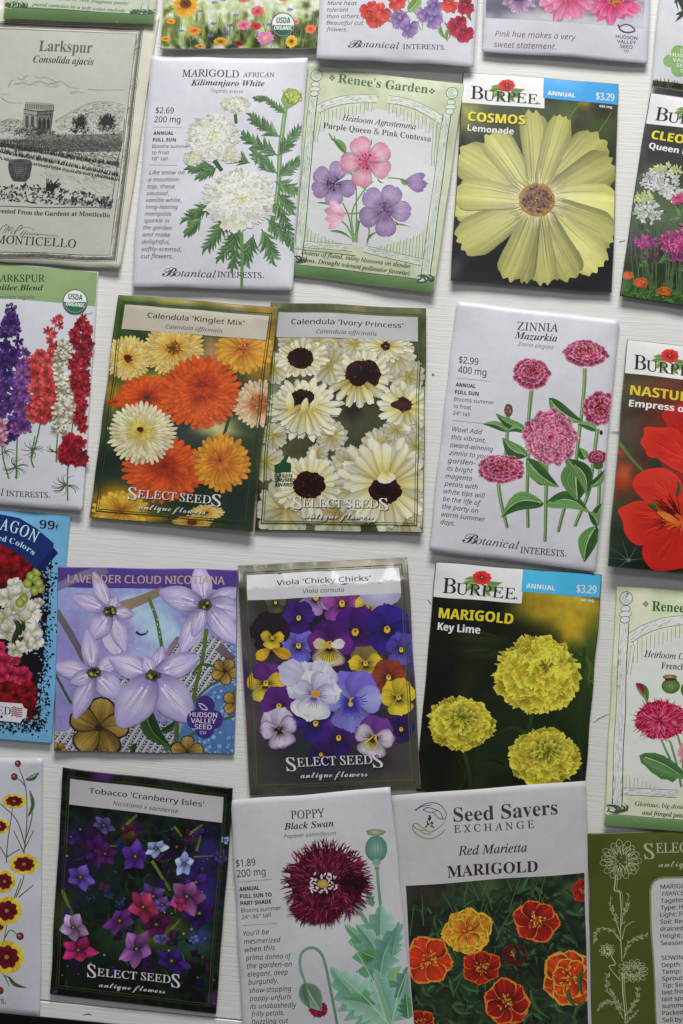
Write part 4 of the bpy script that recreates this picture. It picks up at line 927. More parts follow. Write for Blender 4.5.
def spire(pts, n, r, cols, ctr, wid=1.0):
    """flowers up a stem: pts = (x,y,halfwidth)"""
    P = np.array(pts, float)
    for i in range(n):
        f = rng.uniform(0, len(P) - 1.001); j = int(f); q = P[j] + (P[j + 1] - P[j]) * (f - j); x = q[0] + rng.uniform(-1, 1) * q[2]; y = q[1] + rng.uniform(-8, 8)
        R = r * (.55 + .55 * min(1, q[2] / P[:, 2].max())); a0 = rng.uniform(0, 6.28); c = np.array(cols[rng.integers(len(cols))], float)
        for k in range(5): p.petal(A, x, y, a0 + k * 1.257 + rng.uniform(-.2, .2), 1, R * 1.05, R * .62, c * .62, c, np.clip(c * 1.22, 0, 255), 'wide', nt=4, ns=5, vary=.14, ruf=.12, edge=.15, clip=p.box([(-240, 180), (370, 990)]))
        p.disc(A, x, y, R * .18, col=ctr, n=7)
spire([(45, 200, 3), (40, 250, 20), (36, 300, 34), (30, 420, 52), (20, 560, 62), (10, 660, 60), (36, 710, 22)], 150, 24, [(78, 52, 112), (92, 62, 124), (62, 44, 100), (104, 76, 136)], (60, 40, 80))
spire([(96, 370, 8), (100, 440, 26), (96, 520, 34), (98, 600, 36), (86, 690, 30)], 60, 22, [(118, 78, 132), (134, 92, 148), (104, 68, 124)], (90, 50, 90))
spire([(230, 240, 8), (212, 270, 26), (185, 320, 20), (210, 360, 20)], 16, 17, [(176, 72, 76), (188, 88, 88)], (140, 50, 56)); spire([(170, 390, 40), (172, 440, 44), (165, 500, 36), (180, 560, 46), (150, 630, 34), (200, 600, 38)], 62, 27, [(184, 76, 74), (196, 92, 86), (170, 62, 66)], (146, 56, 56)); spire([(145, 372, 12), (150, 378, 12)], 3, 18, [(184, 80, 80)], (140, 50, 56))
spire([(255, 335, 14), (245, 380, 24), (248, 440, 40), (262, 500, 34), (265, 560, 28), (240, 640, 44), (225, 690, 34)], 60, 22, [(188, 184, 164), (176, 172, 152), (196, 194, 178)], (150, 140, 80)); 
spire([(322, 240, 12), (316, 300, 28), (316, 380, 32), (308, 460, 28), (314, 520, 22), (312, 600, 14), (306, 680, 18)], 92, 21, [(150, 30, 48), (166, 44, 62), (126, 20, 38)], (100, 20, 30)); spire([(292, 710, 34), (278, 770, 42), (292, 795, 34)], 56, 24, [(148, 28, 46), (162, 38, 56), (126, 20, 38)], (110, 30, 30)); spire([(-10, 650, 18), (-8, 720, 20)], 14, 22, [(196, 140, 160)], (150, 90, 110))
for x, y in ((30, 195), (45, 190), (60, 200), (40, 215)): p.disc(A, x, y, 8, 7, (110, 96, 120), (84, 74, 90), n=9)
p.stroke(A, [(318, 250), (322, 215), (330, 205)], 4, 2, (110, 60, 60)); p.stroke(A, [(326, 228), (345, 228), (358, 222)], 2.5, 1.5, (150, 60, 70))
usda(p, 292, 181, 47)
bi_logo(p, (-180, 926), (15, 930), (24, 931), (184, 938), 21)

# ---------------- calendula kinglet
def head(x, y, r, n, c0, c1, c2, ctr=None, cr=.25, layers=3, sq=.95, rot=0, w=None, prof='blunt', ruf=.03, part='flower_photo', **k):
    p.daisy(part, x, y, r, n, c0, c1, c2, w=w or 6.6 * r / n, layers=layers, sq=sq, rot=rot, prof=prof, shrink=.84, ruf=ruf, nt=7, ns=5, edge=.14, vary=.09, **k)
    if ctr is not None:
        a, b = ctr; p.disc(part, x, y, r * cr, r * cr * sq, b, a, rough=.06, n=26)
        for i in range(int(60 * cr / .25)):
            t = rng.uniform(0, 6.28); q = rng.uniform(.2, 1.15) * cr * r; c = np.array(a if rng.random() < .6 else b) * rng.uniform(.75, 1.3)
            p.petal(part, x + math.cos(t) * q * .8, y + math.sin(t) * q * .8 * sq, t, 0, r * .1, r * .05, c * .8, c, c, 'oval', nt=3, ns=3)
A = 'flower_photo'
p = packet([(118.4, 295), (277.9, 307.2), (251.9, 531.4), (90, 516.7)], 'seed packet with orange and gold calendula blooms framed in green', rim=(4, 5.2, 5.6, 3.6), under=2.5, bulge=.9, gloss='gloss', paper=(110, 100, 50), seed=32, curl=(.9, 7))
p.crop(85, 290, 3.595)
g = (40, 62, 40)
bl = [(300, 25, 200, 18, .06, (188, 170, 50), 3), (180, 22, 60, 20, 0, (96, 120, 50), 3), (560, 40, 130, 18, .08, (196, 150, 40), 3), (640, 200, 60, 160, 0, (190, 140, 34), 3), (600, 480, 80, 90, 0, (50, 70, 40), 3), (460, 230, 50, 60, 0, (176, 140, 96), 3), (110, 120, 40, 90, 0, (70, 100, 40), 3),
      (80, 380, 50, 60, 0, (190, 150, 30), 3), (230, 330, 70, 30, 0, (206, 166, 40), 3), (340, 520, 80, 50, .5, (44, 62, 66), 3), (70, 640, 60, 80, 0, (24, 44, 36), 3), (480, 500, 60, 30, 0, (200, 190, 140), 3), (560, 760, 80, 90, 0, (28, 44, 44), 3), (120, 750, 100, 40, 0, (200, 140, 24), 3), (150, 820, 120, 20, 0, (204, 150, 16), 4), (60, 440, 30, 60, 0, (60, 84, 50), 3)]
p.field(A, [(0, 0), (690, 880)], [(34, 50, 36), (50, 70, 40), (80, 96, 40)], 16, bl, seed=11, full=0)
p.stroke(A, [(565, 300), (535, 400), (500, 525)], 10, 12, (70, 84, 40), (56, 70, 36)); p.stroke(A, [(185, 320), (198, 385)], 9, 9, (76, 90, 40))
Y = ((170, 110, 20), (206, 160, 40), (210, 176, 60)); O = ((150, 50, 12), (196, 80, 20), (206, 96, 26)); CRM = ((190, 130, 40), (208, 174, 84), (212, 192, 128))
head(570, 215, 104, 22, (160, 96, 16), (200, 140, 20), (206, 160, 30), sq=.85, ctr=((190, 120, 30), (150, 80, 20)), cr=.2)
head(155, 245, 86, 34, *CRM, sq=.95, ctr=((96, 50, 20), (70, 30, 16)), cr=.15, layers=4)
head(318, 210, 112, 38, (196, 150, 50), (208, 170, 76), (212, 188, 120), sq=.9, ctr=((170, 120, 40), (90, 60, 24)), cr=.24, layers=4)
head(625, 410, 96, 30, (170, 96, 40), (200, 150, 110), (206, 190, 160), sq=.9, ctr=((184, 120, 60), (150, 90, 40)), cr=.4)
head(225, 385, 116, 24, *O, sq=.7, layers=3); head(110, 400, 30, 12, *O, sq=.6)
head(415, 370, 144, 34, *O, sq=.92, layers=5); head(422, 338, 62, 40, (140, 46, 10), (180, 66, 14), (196, 84, 22), layers=4, sq=.8, w=7, prof='oval')
head(285, 645, 150, 30, *O, sq=.78, layers=4); head(285, 632, 58, 40, (130, 40, 10), (168, 56, 14), (180, 70, 20), layers=4, sq=.75, w=7, prof='oval')
head(492, 620, 104, 26, (160, 80, 14), (200, 130, 30), (210, 150, 40), sq=1, layers=3); head(485, 612, 50, 34, (170, 84, 20), (196, 116, 34), (200, 130, 40), layers=3, sq=.9, w=7, prof='oval')
head(205, 515, 124, 40, (196, 150, 50), (210, 196, 136), (214, 206, 178), sq=.9, layers=4, ctr=((190, 150, 60), (90, 40, 24)), cr=.1); head(202, 508, 62, 40, (190, 150, 50), (204, 180, 90), (210, 200, 130), layers=4, sq=.85, w=7, prof='oval'); p.disc(A, 199, 502, 13, 9, (50, 24, 18), (90, 50, 24))
head(130, 790, 100, 22, *Y, sq=.72); head(440, 800, 60, 22, *CRM, sq=.5); head(385, 835, 70, 24, (170, 110, 20), (196, 150, 40), (200, 170, 90), sq=.4, ctr=((120, 60, 20), (80, 40, 20)))
select_frame(p, "Calendula 'Kinglet Mix'", 'Calendula officinalis', hdr=(184, 178, 164), line=(46, 66, 20), tw=(222, 572), sw=(288, 494))

# ---------------- calendula ivory
p = packet([(271, 302), (426, 308.5), (422.5, 532.5), (254.9, 530)], 'seed packet with ivory calendula blooms that have dark maroon centres', rim=(2.2, 3.2, 3.8, 2.4), under=2, bulge=.9, gloss='satin', paper=(96, 96, 80), seed=33)
p.crop(250, 295, 3.692)
bl = [(420, 480, 150, 110, .3, (70, 74, 48), 3), (300, 560, 140, 40, 0, (62, 66, 44), 3), (380, 430, 30, 30, 0, (40, 36, 28), 3), (590, 220, 40, 50, 0, (70, 78, 50), 3), (300, 180, 160, 40, 0, (150, 146, 116), 3), (40, 800, 60, 80, 0, (60, 30, 30), 3), (330, 590, 50, 40, 0, (84, 90, 60), 3), (630, 600, 40, 120, 0, (150, 150, 120), 3), (80, 400, 40, 80, 0, (150, 150, 130), 3), (600, 820, 60, 60, 0, (70, 40, 34), 3)]
p.field(A, [(0, 0), (690, 880)], [(66, 66, 46), (96, 96, 66), (130, 126, 96)], 16, bl, seed=13, full=0)
IV = ((184, 166, 92), (207, 199, 150), (212, 210, 194)); M_ = ((44, 20, 16), (80, 30, 22))
def ivory(x, y, r, n, cr, sq=1, rot=0, off=(0, 0), lay=2, w=None, dark=(34, 18, 16)):
    n += 4; p.daisy(A, x, y, r, n, *IV, w=w or 6.4 * r / n, layers=lay, sq=sq, rot=rot, prof='blunt', jit=.3, shrink=.86, ruf=.05, nt=8, ns=7, edge=.2, vary=.08, streak=.05)
    X, Y_ = x + off[0], y + off[1]
    p.disc(A, X, Y_, cr, cr * .82, dark, (60, 28, 22), rough=.08, n=30)
    for i in range(70):
        t = rng.uniform(0, 6.28); q = rng.uniform(.3, 1.05) * cr; c = np.array(M_[0] if rng.random() < .7 else (96, 46, 32)) * rng.uniform(.6, 1.2)
        p.petal(A, X + math.cos(t) * q * .85, Y_ + math.sin(t) * q * .7, t, 0, 11, 6, c * .8, c, c, 'oval', nt=3, ns=3)
for x, y, r in ((330, 190, 70), (250, 180, 50), (160, 180, 60), (480, 170, 70), (580, 300, 70), (620, 380, 50), (60, 620, 70), (130, 790, 110), (320, 800, 110), (560, 820, 100), (380, 720, 90), (630, 480, 60), (90, 270, 60), (300, 260, 80), (390, 180, 60), (540, 230, 70), (610, 560, 50), (90, 520, 50), (300, 520, 60), (480, 560, 70), (360, 620, 60), (250, 590, 40), (540, 500, 50)): p.daisy(A, x, y, r, 15, *[np.array(c) * .88 for c in IV], w=r * .46, r0=.01, layers=2, prof='blunt', nt=6, ns=5, edge=.15, ruf=.06)
ivory(190, 232, 92, 17, 48, .8, 0, (-2, 2)); ivory(500, 190, 96, 17, 10, .55, .1, (0, 0), 3, dark=(170, 150, 80)); ivory(418, 300, 104, 19, 66, .9, .15, (0, -6))
for a in (.7, 1.1, 1.5, 1.9, 2.3, 2.7): p.petal(A, 400, 300, a, 36, 118, 34, *IV, 'blunt', nt=8, ns=7, edge=.2, ruf=.06)
ivory(575, 415, 112, 15, 30, .75, .3, (-8, -10)); p.disc(A, 560, 405, 40, 16, (90, 44, 30), (60, 30, 24))
ivory(200, 420, 142, 22, 46, .78, .15, (-8, -32), 3)
for a in (.3, .8, 1.4, 2.0, 2.6, 1.1, 1.7): p.petal(A, 200, 400, a, 18, 118, 34, *IV, 'blunt', nt=8, ns=7, edge=.2, ruf=.06)
p.petal(A, 148, 432, -1.65, 0, 72, 30, *IV, 'oval'); p.petal(A, 190, 440, -1.3, 0, 60, 28, *IV, 'oval'); p.petal(A, 222, 436, -1.2, 0, 56, 26, *IV, 'oval')
ivory(218, 705, 122, 19, 60, .98, 0, (0, -4), 2); ivory(500, 700, 172, 19, 60, 1, 0, (0, 22), 2, w=52)
for a in (1.2, 1.6, 2.0, .8): p.petal(A, 500, 650, a, 0, 46, 34, *IV, 'blunt', nt=6, ns=5)
p.poly('award_mark', [(92, 655), (92, 628), (112, 620), (140, 588), (146, 594), (136, 616), (154, 622), (152, 655)], (40, 84, 48))
for i, (s, w) in enumerate((('GREEN', 66), ('THUMB', 66), ('AWARD', 66))): p.text('award_mark', s, 90, 672 + i * 17, 13, 'sansx', (52, 76, 50), w=w)
select_frame(p, "Calendula 'Ivory Princess'", 'Calendula officinalis', hdr=(178, 178, 180), line=(70, 92, 34), tw=(138, 548), sw=(230, 450))

# ---------------- zinnia
A = 'flower_painting'
p = packet([(456.6, 301.4), (619.1, 320.5), (594.8, 570.8), (429.4, 550.6)], 'white seed packet with magenta pink zinnias on tall stems', rim=(2.4, 2.4, 4.6, 4.2), under=2, bulge=1.1, gloss='satin', paper=(196, 196, 202), seed=34)
p.crop(425, 295, 3.415); K = (54, 54, 60)
p.text(T1, 'ZINNIA', 316, 117, 28, 'serif', (70, 70, 76), to=(453, 127)); p.text(T1, 'Mazurkia', 309, 146, 24, 'italb', (50, 50, 56), to=(450, 160)); p.text(T1, 'Zinnia elegans', 320, 172, 13, 'sansi', (130, 130, 136), to=(438, 186))
p.text('price_lettering', '$2.99', 115, 232, 22, 'sans', K, w=66); p.text('price_lettering', '400 mg', 112, 266, 22, 'sans', K, w=96)
p.stroke(D, [(108, 284), (222, 296)], 1.6, col=(140, 140, 146), smooth=1); p.stroke(D, [(94, 428), (232, 442)], 1.6, col=(140, 140, 146), smooth=1)
p.text(D, 'ANNUAL', 104, 312, 12, 'sansx', (54, 54, 60), w=68); p.text(D, 'FULL SUN', 102, 337, 12, 'sansx', (54, 54, 60), w=80)
for i, (s, w) in enumerate((('Blooms summer', 136), ('to frost', 60), ('24" tall', 58))): p.text(D, s, 99 - i * 2, 361 + i * 23.5, 12, 'sans', (92, 92, 98), w=w)
for i, (s, w) in enumerate((('Wow! Add', 102), ('this vibrant,', 118), ('award-winning', 146), ('zinnia to your', 142), ('garden—', 94), ('its bright', 88), ('magenta', 90), ('petals with', 112), ('white tips will', 140), ('be the life of', 128), ('the party on', 122), ('warm summer', 148), ('days.', 50))):
    p.text(D, s.replace('—', '-'), 91 - i * 3.3, 464 + i * 26.6, 15, 'sansi', (80, 80, 86), w=w)
bi_logo(p, (126, 843), (320, 868), (326, 880), (474, 893), 21)
gr, gk = (110, 150, 92), (66, 104, 58)
for pts in ([(362, 320), (358, 380), (352, 560), (350, 795)], [(545, 250), (542, 330), (520, 540), (500, 640), (455, 808)], [(592, 455), (570, 600), (555, 680), (512, 790)], [(415, 580), (415, 700), (408, 842)], [(252, 645), (262, 720), (280, 795)], [(283, 415), (280, 470), (272, 560)], [(596, 598), (592, 700), (585, 790)]):
    p.stroke(A, pts, 14, 11, (112, 140, 92), (88, 118, 70)); p.stroke(A, np.array(pts) + (-2, 0), 4, 3, (150, 172, 124))
def zl(a, b, w, bend=.1): 
    p.leaf(A, a, b, w, gr, gk, bend=bend, ns=18, vein=(160, 186, 132))
    a, b = np.array(a, float), np.array(b, float); d = b - a; L = np.hypot(*d); u = d / L; n = np.array([-u[1], u[0]])
    for s in (-.5, .5, -.22, .22): p.stroke(A, [a + u * L * .08 + n * bend * L * .2, (a + b) / 2 + n * (s * w * .55 + bend * L), b - u * L * .1 + n * bend * L * .3], 2, 1, (140, 172, 116) if s > 0 else (54, 88, 48))
for q in (((420, 352), (545, 435), 50, .1), ((345, 455), (240, 405), 34, -.1), ((350, 470), (275, 470), 26, .2), ((280, 465), (196, 440), 26, .1), ((590, 460), (520, 440), 30, .1), ((350, 550), (262, 486), 52, -.12), ((410, 650), (345, 560), 60, .1), ((345, 560), (458, 656), 56, .08), ((408, 712), (258, 760), 62, .2), ((412, 714), (560, 745), 60, -.2), ((512, 565), (520, 705), 100, .02), ((548, 560), (530, 520), 36, 0), ((480, 560), (550, 690), 60, -.2), ((560, 655), (616, 596), 30, .1), ((585, 790), (545, 912), 64, .1), ((585, 780), (610, 710), 40, -.1), ((590, 790), (555, 740), 34, .1)): zl(*q)
PK = ((104, 20, 50), (176, 54, 96), (204, 150, 172))
def zin(x, y, rx, ry, rings, n, rot=0, ctr=(0, 0), cc=None, L=.4, w=1.35):
    p.disc(A, x, y, rx * .85, ry * .85, (130, 30, 66), (150, 44, 80))
    p.pom(A, x, y, rx, ry, rings, (112, 16, 52), (174, 44, 92), (198, 112, 148), n=n, w=w, L=L, rot=rot, ctr=ctr, tipcol=(212, 178, 192), vary=.12, ruf=.1, nt=6, ns=5, jit=.25)
    if cc: 
        for i in range(60): a = rng.uniform(0, 6.28); q = rng.uniform(0, 1) ** .5; c = np.array(rng.choice([(150, 60, 60), (120, 30, 56), (176, 110, 70), (100, 20, 44)])); p.petal(A, x + ctr[0] + math.cos(a) * rx * .34 * q, y + ctr[1] + math.sin(a) * ry * .34 * q, a, 0, 9, 5, c * .8, c, c * 1.1, 'oval', nt=3, ns=3)
zin(430, 486, 94, 98, 9, 34); zin(362, 268, 66, 54, 4, 20, ctr=(0, -14), cc=1); zin(548, 200, 78, 46, 5, 22, rot=.1, ctr=(0, -12), cc=1, L=.4); zin(260, 595, 82, 52, 5, 24, rot=.05, ctr=(0, -10), cc=1); zin(600, 388, 62, 60, 4, 24, ctr=(4, -2), cc=1, L=.5)
zin(588, 555, 34, 26, 3, 12, ctr=(0, -4)); p.disc(A, 592, 582, 16, 14, (96, 112, 66), (70, 88, 50)); p.disc(A, 285, 395, 15, 22, (130, 96, 84), (92, 80, 58)); 
for i in range(16): p.disc(A, 285 + rng.uniform(-9, 9), 392 + rng.uniform(-16, 14), 3, col=(160, 120, 110) if i % 2 else (84, 66, 56), n=7)
p.disc(A, 604, 468, 6, 9, (70, 30, 40), n=8)

# ---------------- nasturtium
A = 'flower_photo'
p = packet([(627.4, 339.8), (783, 356), (768, 583), (607.9, 565.4)], 'seed packet with big scarlet nasturtium flowers against green leaves', rim=(3, 3, 8, 8), under=5, bulge=.8, gloss='satin', paper=(110, 112, 108), seed=35)
p.crop(603, 330, 4.1)
bl = [(120, 300, 80, 80, 0, (66, 78, 50), 3), (110, 420, 60, 80, .4, (80, 72, 66), 3), (60, 520, 60, 60, .4, (66, 90, 52), 3), (190, 340, 60, 40, 0, (56, 50, 46), 3), (190, 230, 130, 30, 0, (78, 92, 62), 3), (90, 640, 60, 60, 0, (64, 76, 40), 3), (110, 880, 110, 110, 0, (30, 54, 40), 4), (180, 960, 200, 40, 0, (26, 40, 34), 3), (60, 600, 60, 60, .3, (170, 66, 40), 4), (90, 590, 20, 30, 0, (180, 100, 60), 3), (70, 500, 16, 14, 0, (180, 60, 44), 4), (400, 500, 200, 300, 0, (150, 40, 30), 3)]
p.field(A, [(20, 100), (900, 1030)], [(36, 50, 34), (54, 70, 44), (74, 88, 54)], 20, bl, seed=17, full=0)
p.stroke(A, [(65, 460), (110, 520), (165, 580)], 13, 11, (110, 124, 70), (90, 104, 60))
for a in (-2.6, -1.9, -1.0, 2.6, -.1, -3.05): p.stroke(A, [(105, 943), (105 + math.cos(a) * 55, 943 + math.sin(a) * 60), (105 + math.cos(a) * 105, 943 + math.sin(a) * 118)], 4, 1, (84, 110, 90), (50, 76, 56))
p.disc(A, 105, 943, 9, col=(130, 146, 130), rcol=(80, 104, 84))
R_ = ((130, 16, 12), (176, 30, 20), (190, 44, 32))
def pet(pts, c, cc, rc):
    p.fan(A, pts, c, cc, rc, soft=True)
    P_ = np.array(pts, float); c_ = np.array(c, float)
    for i in range(110):
        j = rng.integers(len(P_)); e = P_[j] + (P_[(j + 1) % len(P_)] - P_[j]) * rng.random(); t0, t1 = rng.uniform(.05, .5), rng.uniform(.5, .86); g = rng.uniform(.8, 1.08)
        p.stroke(A, [c_ + (e - c_) * t0, c_ + (e - c_) * (t0 + t1) / 2 + rng.uniform(-4, 4, 2), c_ + (e - c_) * t1], rng.uniform(3, 9), 1.5, tuple(np.clip(np.array(rc) * (.6 + .4 * g), 0, 255)), tuple(np.clip(np.array(rc) * (g + .06), 0, 255)))
pet([(240, 345), (290, 310), (420, 280), (520, 400), (500, 560), (380, 560), (300, 470), (262, 390)], (400, 520), (150, 26, 18), (176, 34, 24))
pet([(172, 400), (230, 402), (300, 405), (340, 450), (420, 520), (380, 600), (290, 570), (230, 535), (185, 520), (170, 490), (152, 462), (168, 430)], (370, 540), (160, 24, 16), (196, 50, 28))
p.disc(A, 215, 565, 28, 40, (44, 50, 40), (60, 60, 44)); 
pet([(300, 760), (240, 720), (180, 706), (140, 670), (120, 635), (135, 600), (170, 578), (215, 568), (270, 575), (320, 620), (330, 700)], (330, 740), (150, 24, 16), (198, 54, 30))
pet([(62, 740), (100, 715), (150, 700), (210, 715), (260, 735), (300, 760), (250, 800), (210, 850), (160, 882), (120, 870), (90, 830), (80, 780)], (320, 770), (140, 24, 18), (196, 54, 30))
pet([(160, 900), (200, 830), (260, 800), (320, 790), (420, 850), (420, 960), (340, 975), (230, 990), (180, 960)], (330, 780), (170, 40, 20), (190, 42, 24))
pet([(320, 790), (350, 620), (420, 560), (500, 600), (560, 800), (480, 960), (400, 900)], (335, 780), (170, 50, 24), (188, 44, 24))
for i in range(70):
    a = rng.choice([rng.uniform(-2.9, -2.3), rng.uniform(2.7, 3.1), rng.uniform(-2.2, -1.7)]); l = rng.uniform(50, 130); p.stroke(A, [(318 + math.cos(a) * 20, 775 + math.sin(a) * 20), (318 + math.cos(a) * l, 775 + math.sin(a) * l)], 3, 1, (84, 14, 18), smooth=1)
for i in range(60): a = rng.uniform(1.6, 4.7); l = rng.uniform(30, 95); p.stroke(A, [(325, 785), (325 + math.cos(a) * l, 790 + math.sin(a) * l * .5)], 6, 2, (206, 110, 40) if i % 2 else (190, 70, 30), smooth=1)
p.petal(A, 310, 790, 3.6, 0, 100, 28, (200, 90, 40), (196, 120, 60), (170, 110, 50), 'oval'); p.leaf(A, (225, 742), (180, 712), 24, (90, 110, 50), (70, 90, 40)); p.leaf(A, (300, 680), (306, 615), 18, (96, 110, 50), (70, 80, 40))
p.text(T1, 'NASTURTIUM', 110, 265, 37, 'sansx', (204, 186, 40), to=(505, 312)); p.text(T1, 'Empress of India', 107, 313, 26, 'sansx', (212, 212, 210), to=(470, 352))
burpee_header(p)
# ================================================================== row four
p = packet([(-85, 504), (69.5, 516), (51.2, 742.8), (-103, 731)], 'light blue seed packet with a dark blue banner over white and red snapdragons', rim=(1.6, 1.6, 3, 3), under=1.2, bulge=.9, lump=.4, gloss='satin', paper=(112, 164, 196), seed=41)
p.crop(0, 505, 4.1)
p.field('backdrop_print', [(0, 0), (300, 1000)], [(106, 158, 190), (116, 168, 200)], 30, pitch=4, full=0, fine=.02)
p.field(A, [(-330, 120), (160, 905)], [(20, 20, 24), (36, 20, 26), (60, 24, 34), (24, 30, 28)], 9, [(60, 250, 120, 120, 0, (96, 16, 30), 3), (40, 840, 130, 80, 0, (120, 16, 30), 3), (140, 620, 60, 100, 0, (24, 26, 28), 3)], seed=4)
for i in range(900):                                                  # torn, speckled picture edge
    s = rng.random()
    if s < .7: y = rng.uniform(215, 930); x = 182 - (y - 215) * .045 + rng.normal() * 16 + 18
    else: x = rng.uniform(-20, 170); y = 905 + rng.normal() * 14
    c = (18, 20, 26) if rng.random() < .66 else (112, 160, 190)
    p.disc(A, x, y, rng.uniform(2, 7), rng.uniform(2, 7), c, n=6, rough=.4)
def snap(x, y, r, cols):
    for k in range(7):
        a = rng.uniform(0, 6.28) if k > 4 else k * 1.257 + rng.uniform(-.3, .3)
        p.petal(A, x, y, a, 0, r, r * 1.0, *cols, 'wide', ruf=.22, nt=5, ns=7, vary=.12, edge=.2)
Wt = ((150, 150, 110), (196, 192, 178), (210, 208, 200)); Rd = ((70, 8, 16), (130, 16, 28), (156, 24, 38)); Pk = ((110, 20, 44), (166, 40, 76), (184, 66, 100))
for x, y, r in ((20, 180, 50), (60, 200, 40), (90, 240, 40), (10, 260, 50), (50, 280, 46), (10, 330, 40), (20, 150, 40), (70, 330, 30)): snap(x, y, r, Rd)
for x, y, r in ((60, 330, 36), (30, 380, 44), (90, 360, 44), (60, 430, 50), (120, 440, 48), (20, 460, 44), (90, 480, 54), (130, 520, 44), (30, 520, 40), (110, 560, 44), (150, 560, 30), (70, 590, 36), (160, 400, 22)): snap(x, y, r, Wt)
for x, y in ((150, 275), (125, 292), (148, 305), (165, 340), (140, 350), (112, 320), (95, 385), (80, 400), (158, 320)): p.disc(A, x, y, 19, 21, (180, 190, 100), (112, 126, 58), n=14)
for x, y, r in ((20, 640, 34), (64, 640, 20), (40, 690, 34), (90, 700, 40), (10, 700, 30), (60, 780, 44), (110, 760, 40), (20, 760, 40), (0, 820, 50), (80, 820, 36), (120, 800, 30), (0, 590, 30)): snap(x, y, r, Pk if y < 720 else Rd)
for i in range(14): p.leaf(A, (80 + rng.uniform(-20, 20), 520 + rng.uniform(-20, 20)), (80 + rng.uniform(-30, 30), 480 + rng.uniform(-20, 100)), 14, (60, 84, 40), (40, 60, 30))
a = [(-260, 60), (-120, 40), (0, 50), (70, 66), (130, 96), (190, 138), (232, 178)]
p.poly('banner', [(-260, 48), (-120, 30), (0, 38), (80, 56), (150, 96), (222, 158), (212, 172), (238, 196), (168, 276), (150, 262), (100, 215), (50, 182), (0, 160), (-120, 140), (-260, 150)], (24, 52, 110))
p.poly('banner', [(222, 176), (238, 198), (172, 272), (148, 256)], (18, 40, 92))
def arc_text(part, s, pts, h, style, col, sp=1.0):
    Q = np.array(pts, float); d = np.hypot(*np.diff(Q, axis=0).T); L = np.concatenate([[0], np.cumsum(d)]); ws = [1.0 if c in 'MW' else .3 if c in 'il ' else .78 if c.isupper() else .62 for c in s]; ws = np.array(ws); tot = ws.sum(); t = 0
    for c, w in zip(s, ws):
        l0 = L[-1] * t / tot; l1 = L[-1] * (t + w * .84) / tot; t += w
        q0 = (np.interp(l0, L, Q[:, 0]), np.interp(l0, L, Q[:, 1])); q1 = (np.interp(l1, L, Q[:, 0]), np.interp(l1, L, Q[:, 1]))
        if c != ' ': p.text(part, c, q0[0], q0[1], h, style, col, to=q1)
arc_text('title_lettering', 'SNAPDRAGON', [(-250, 116), (-120, 98), (-10, 100), (50, 112), (100, 132), (150, 158)], 46, 'roman', (176, 200, 224))
arc_text('title_lettering', 'Finest Mixed Colors', [(-200, 142), (-60, 138), (0, 146), (60, 162), (100, 180), (140, 208)], 22, 'serifb', (170, 196, 220))
p.text('price_lettering', '99', 162, 96, 33, 'serifb', (26, 30, 38), w=62); p.text('price_lettering', 'c', 228, 94, 18, 'serifb', (26, 30, 38), w=13); p.stroke('price_lettering', [(236, 72), (233, 104)], 2, col=(26, 30, 38), smooth=1)
p.poly('logo_panel', [(-40, 802), (90, 815), (98, 832), (112, 838), (108, 872), (92, 878), (84, 892), (-40, 878)], (196, 198, 202))
p.text('brand_lettering', 'SEED', -62, 850, 30, 'roman', (50, 56, 90), to=(42, 858))
for i in range(5): p.stroke('brand_lettering', [(46, 832 + i * 8), (58, 827 + i * 8), (72, 835 + i * 8), (92, 834 + i * 8)], 4, col=(150, 50, 60))
p.disc('brand_lettering', 6, 866, 6, col=(30, 34, 30), n=7)

# ---------------- lavender cloud nicotiana
A = 'flower_painting'
p = packet([(57.7, 567), (237.6, 570), (234.1, 754), (54.3, 750.7)], 'square lavender seed packet with large pale nicotiana stars and golden flowers', rim=(3, 2.2, 2.2, 3), under=2, bulge=.9, gloss='satin', paper=(120, 110, 150), seed=42)
p.crop(50, 560, 3.503)
bl = [(330, 235, 118, 118, 0, (164, 190, 212), 14), (232, 250, 40, 110, .1, (136, 126, 180), 5), (300, 150, 60, 24, 0, (176, 194, 216), 5), (110, 140, 100, 60, 0, (148, 160, 196), 3), (120, 500, 120, 140, 0, (136, 126, 176), 3), (60, 320, 60, 120, 0, (140, 136, 186), 3), (400, 130, 60, 50, 0, (140, 156, 190), 3), (230, 300, 100, 60, 0, (146, 136, 186), 3)]
p.field(A, [(0, 0), (680, 700)], [(128, 122, 172), (146, 142, 186), (140, 156, 196)], 14, bl, seed=21, full=0)
# eye-patterned ground and blue beads
def eyes(poly, n):
    hp = np.array(poly, float); p.poly(A, poly, (170, 172, 178)); x0, y0 = hp.min(0); x1, y1 = hp.max(0); k = 0
    def inside(q):
        c = False; j = len(hp) - 1
        for i in range(len(hp)):
            if (hp[i, 1] > q[1]) != (hp[j, 1] > q[1]) and q[0] < (hp[j, 0] - hp[i, 0]) * (q[1] - hp[i, 1]) / (hp[j, 1] - hp[i, 1]) + hp[i, 0]: c = not c
            j = i
        return c
    y = y0; r = 0
    while y < y1:
        x = x0 + (r % 2) * 12
        while x < x1:
            if inside((x, y)):
                for sg in (-1, 1): p.stroke(A, [(x - 12, y + 10), (x - 2, y + sg * 8), (x + 12, y - 12)], 1.8, 1.8, (52, 54, 66))
                p.disc(A, x, y, 3.4, col=(40, 42, 54), n=8)
            x += 25
        y += 19; r += 1
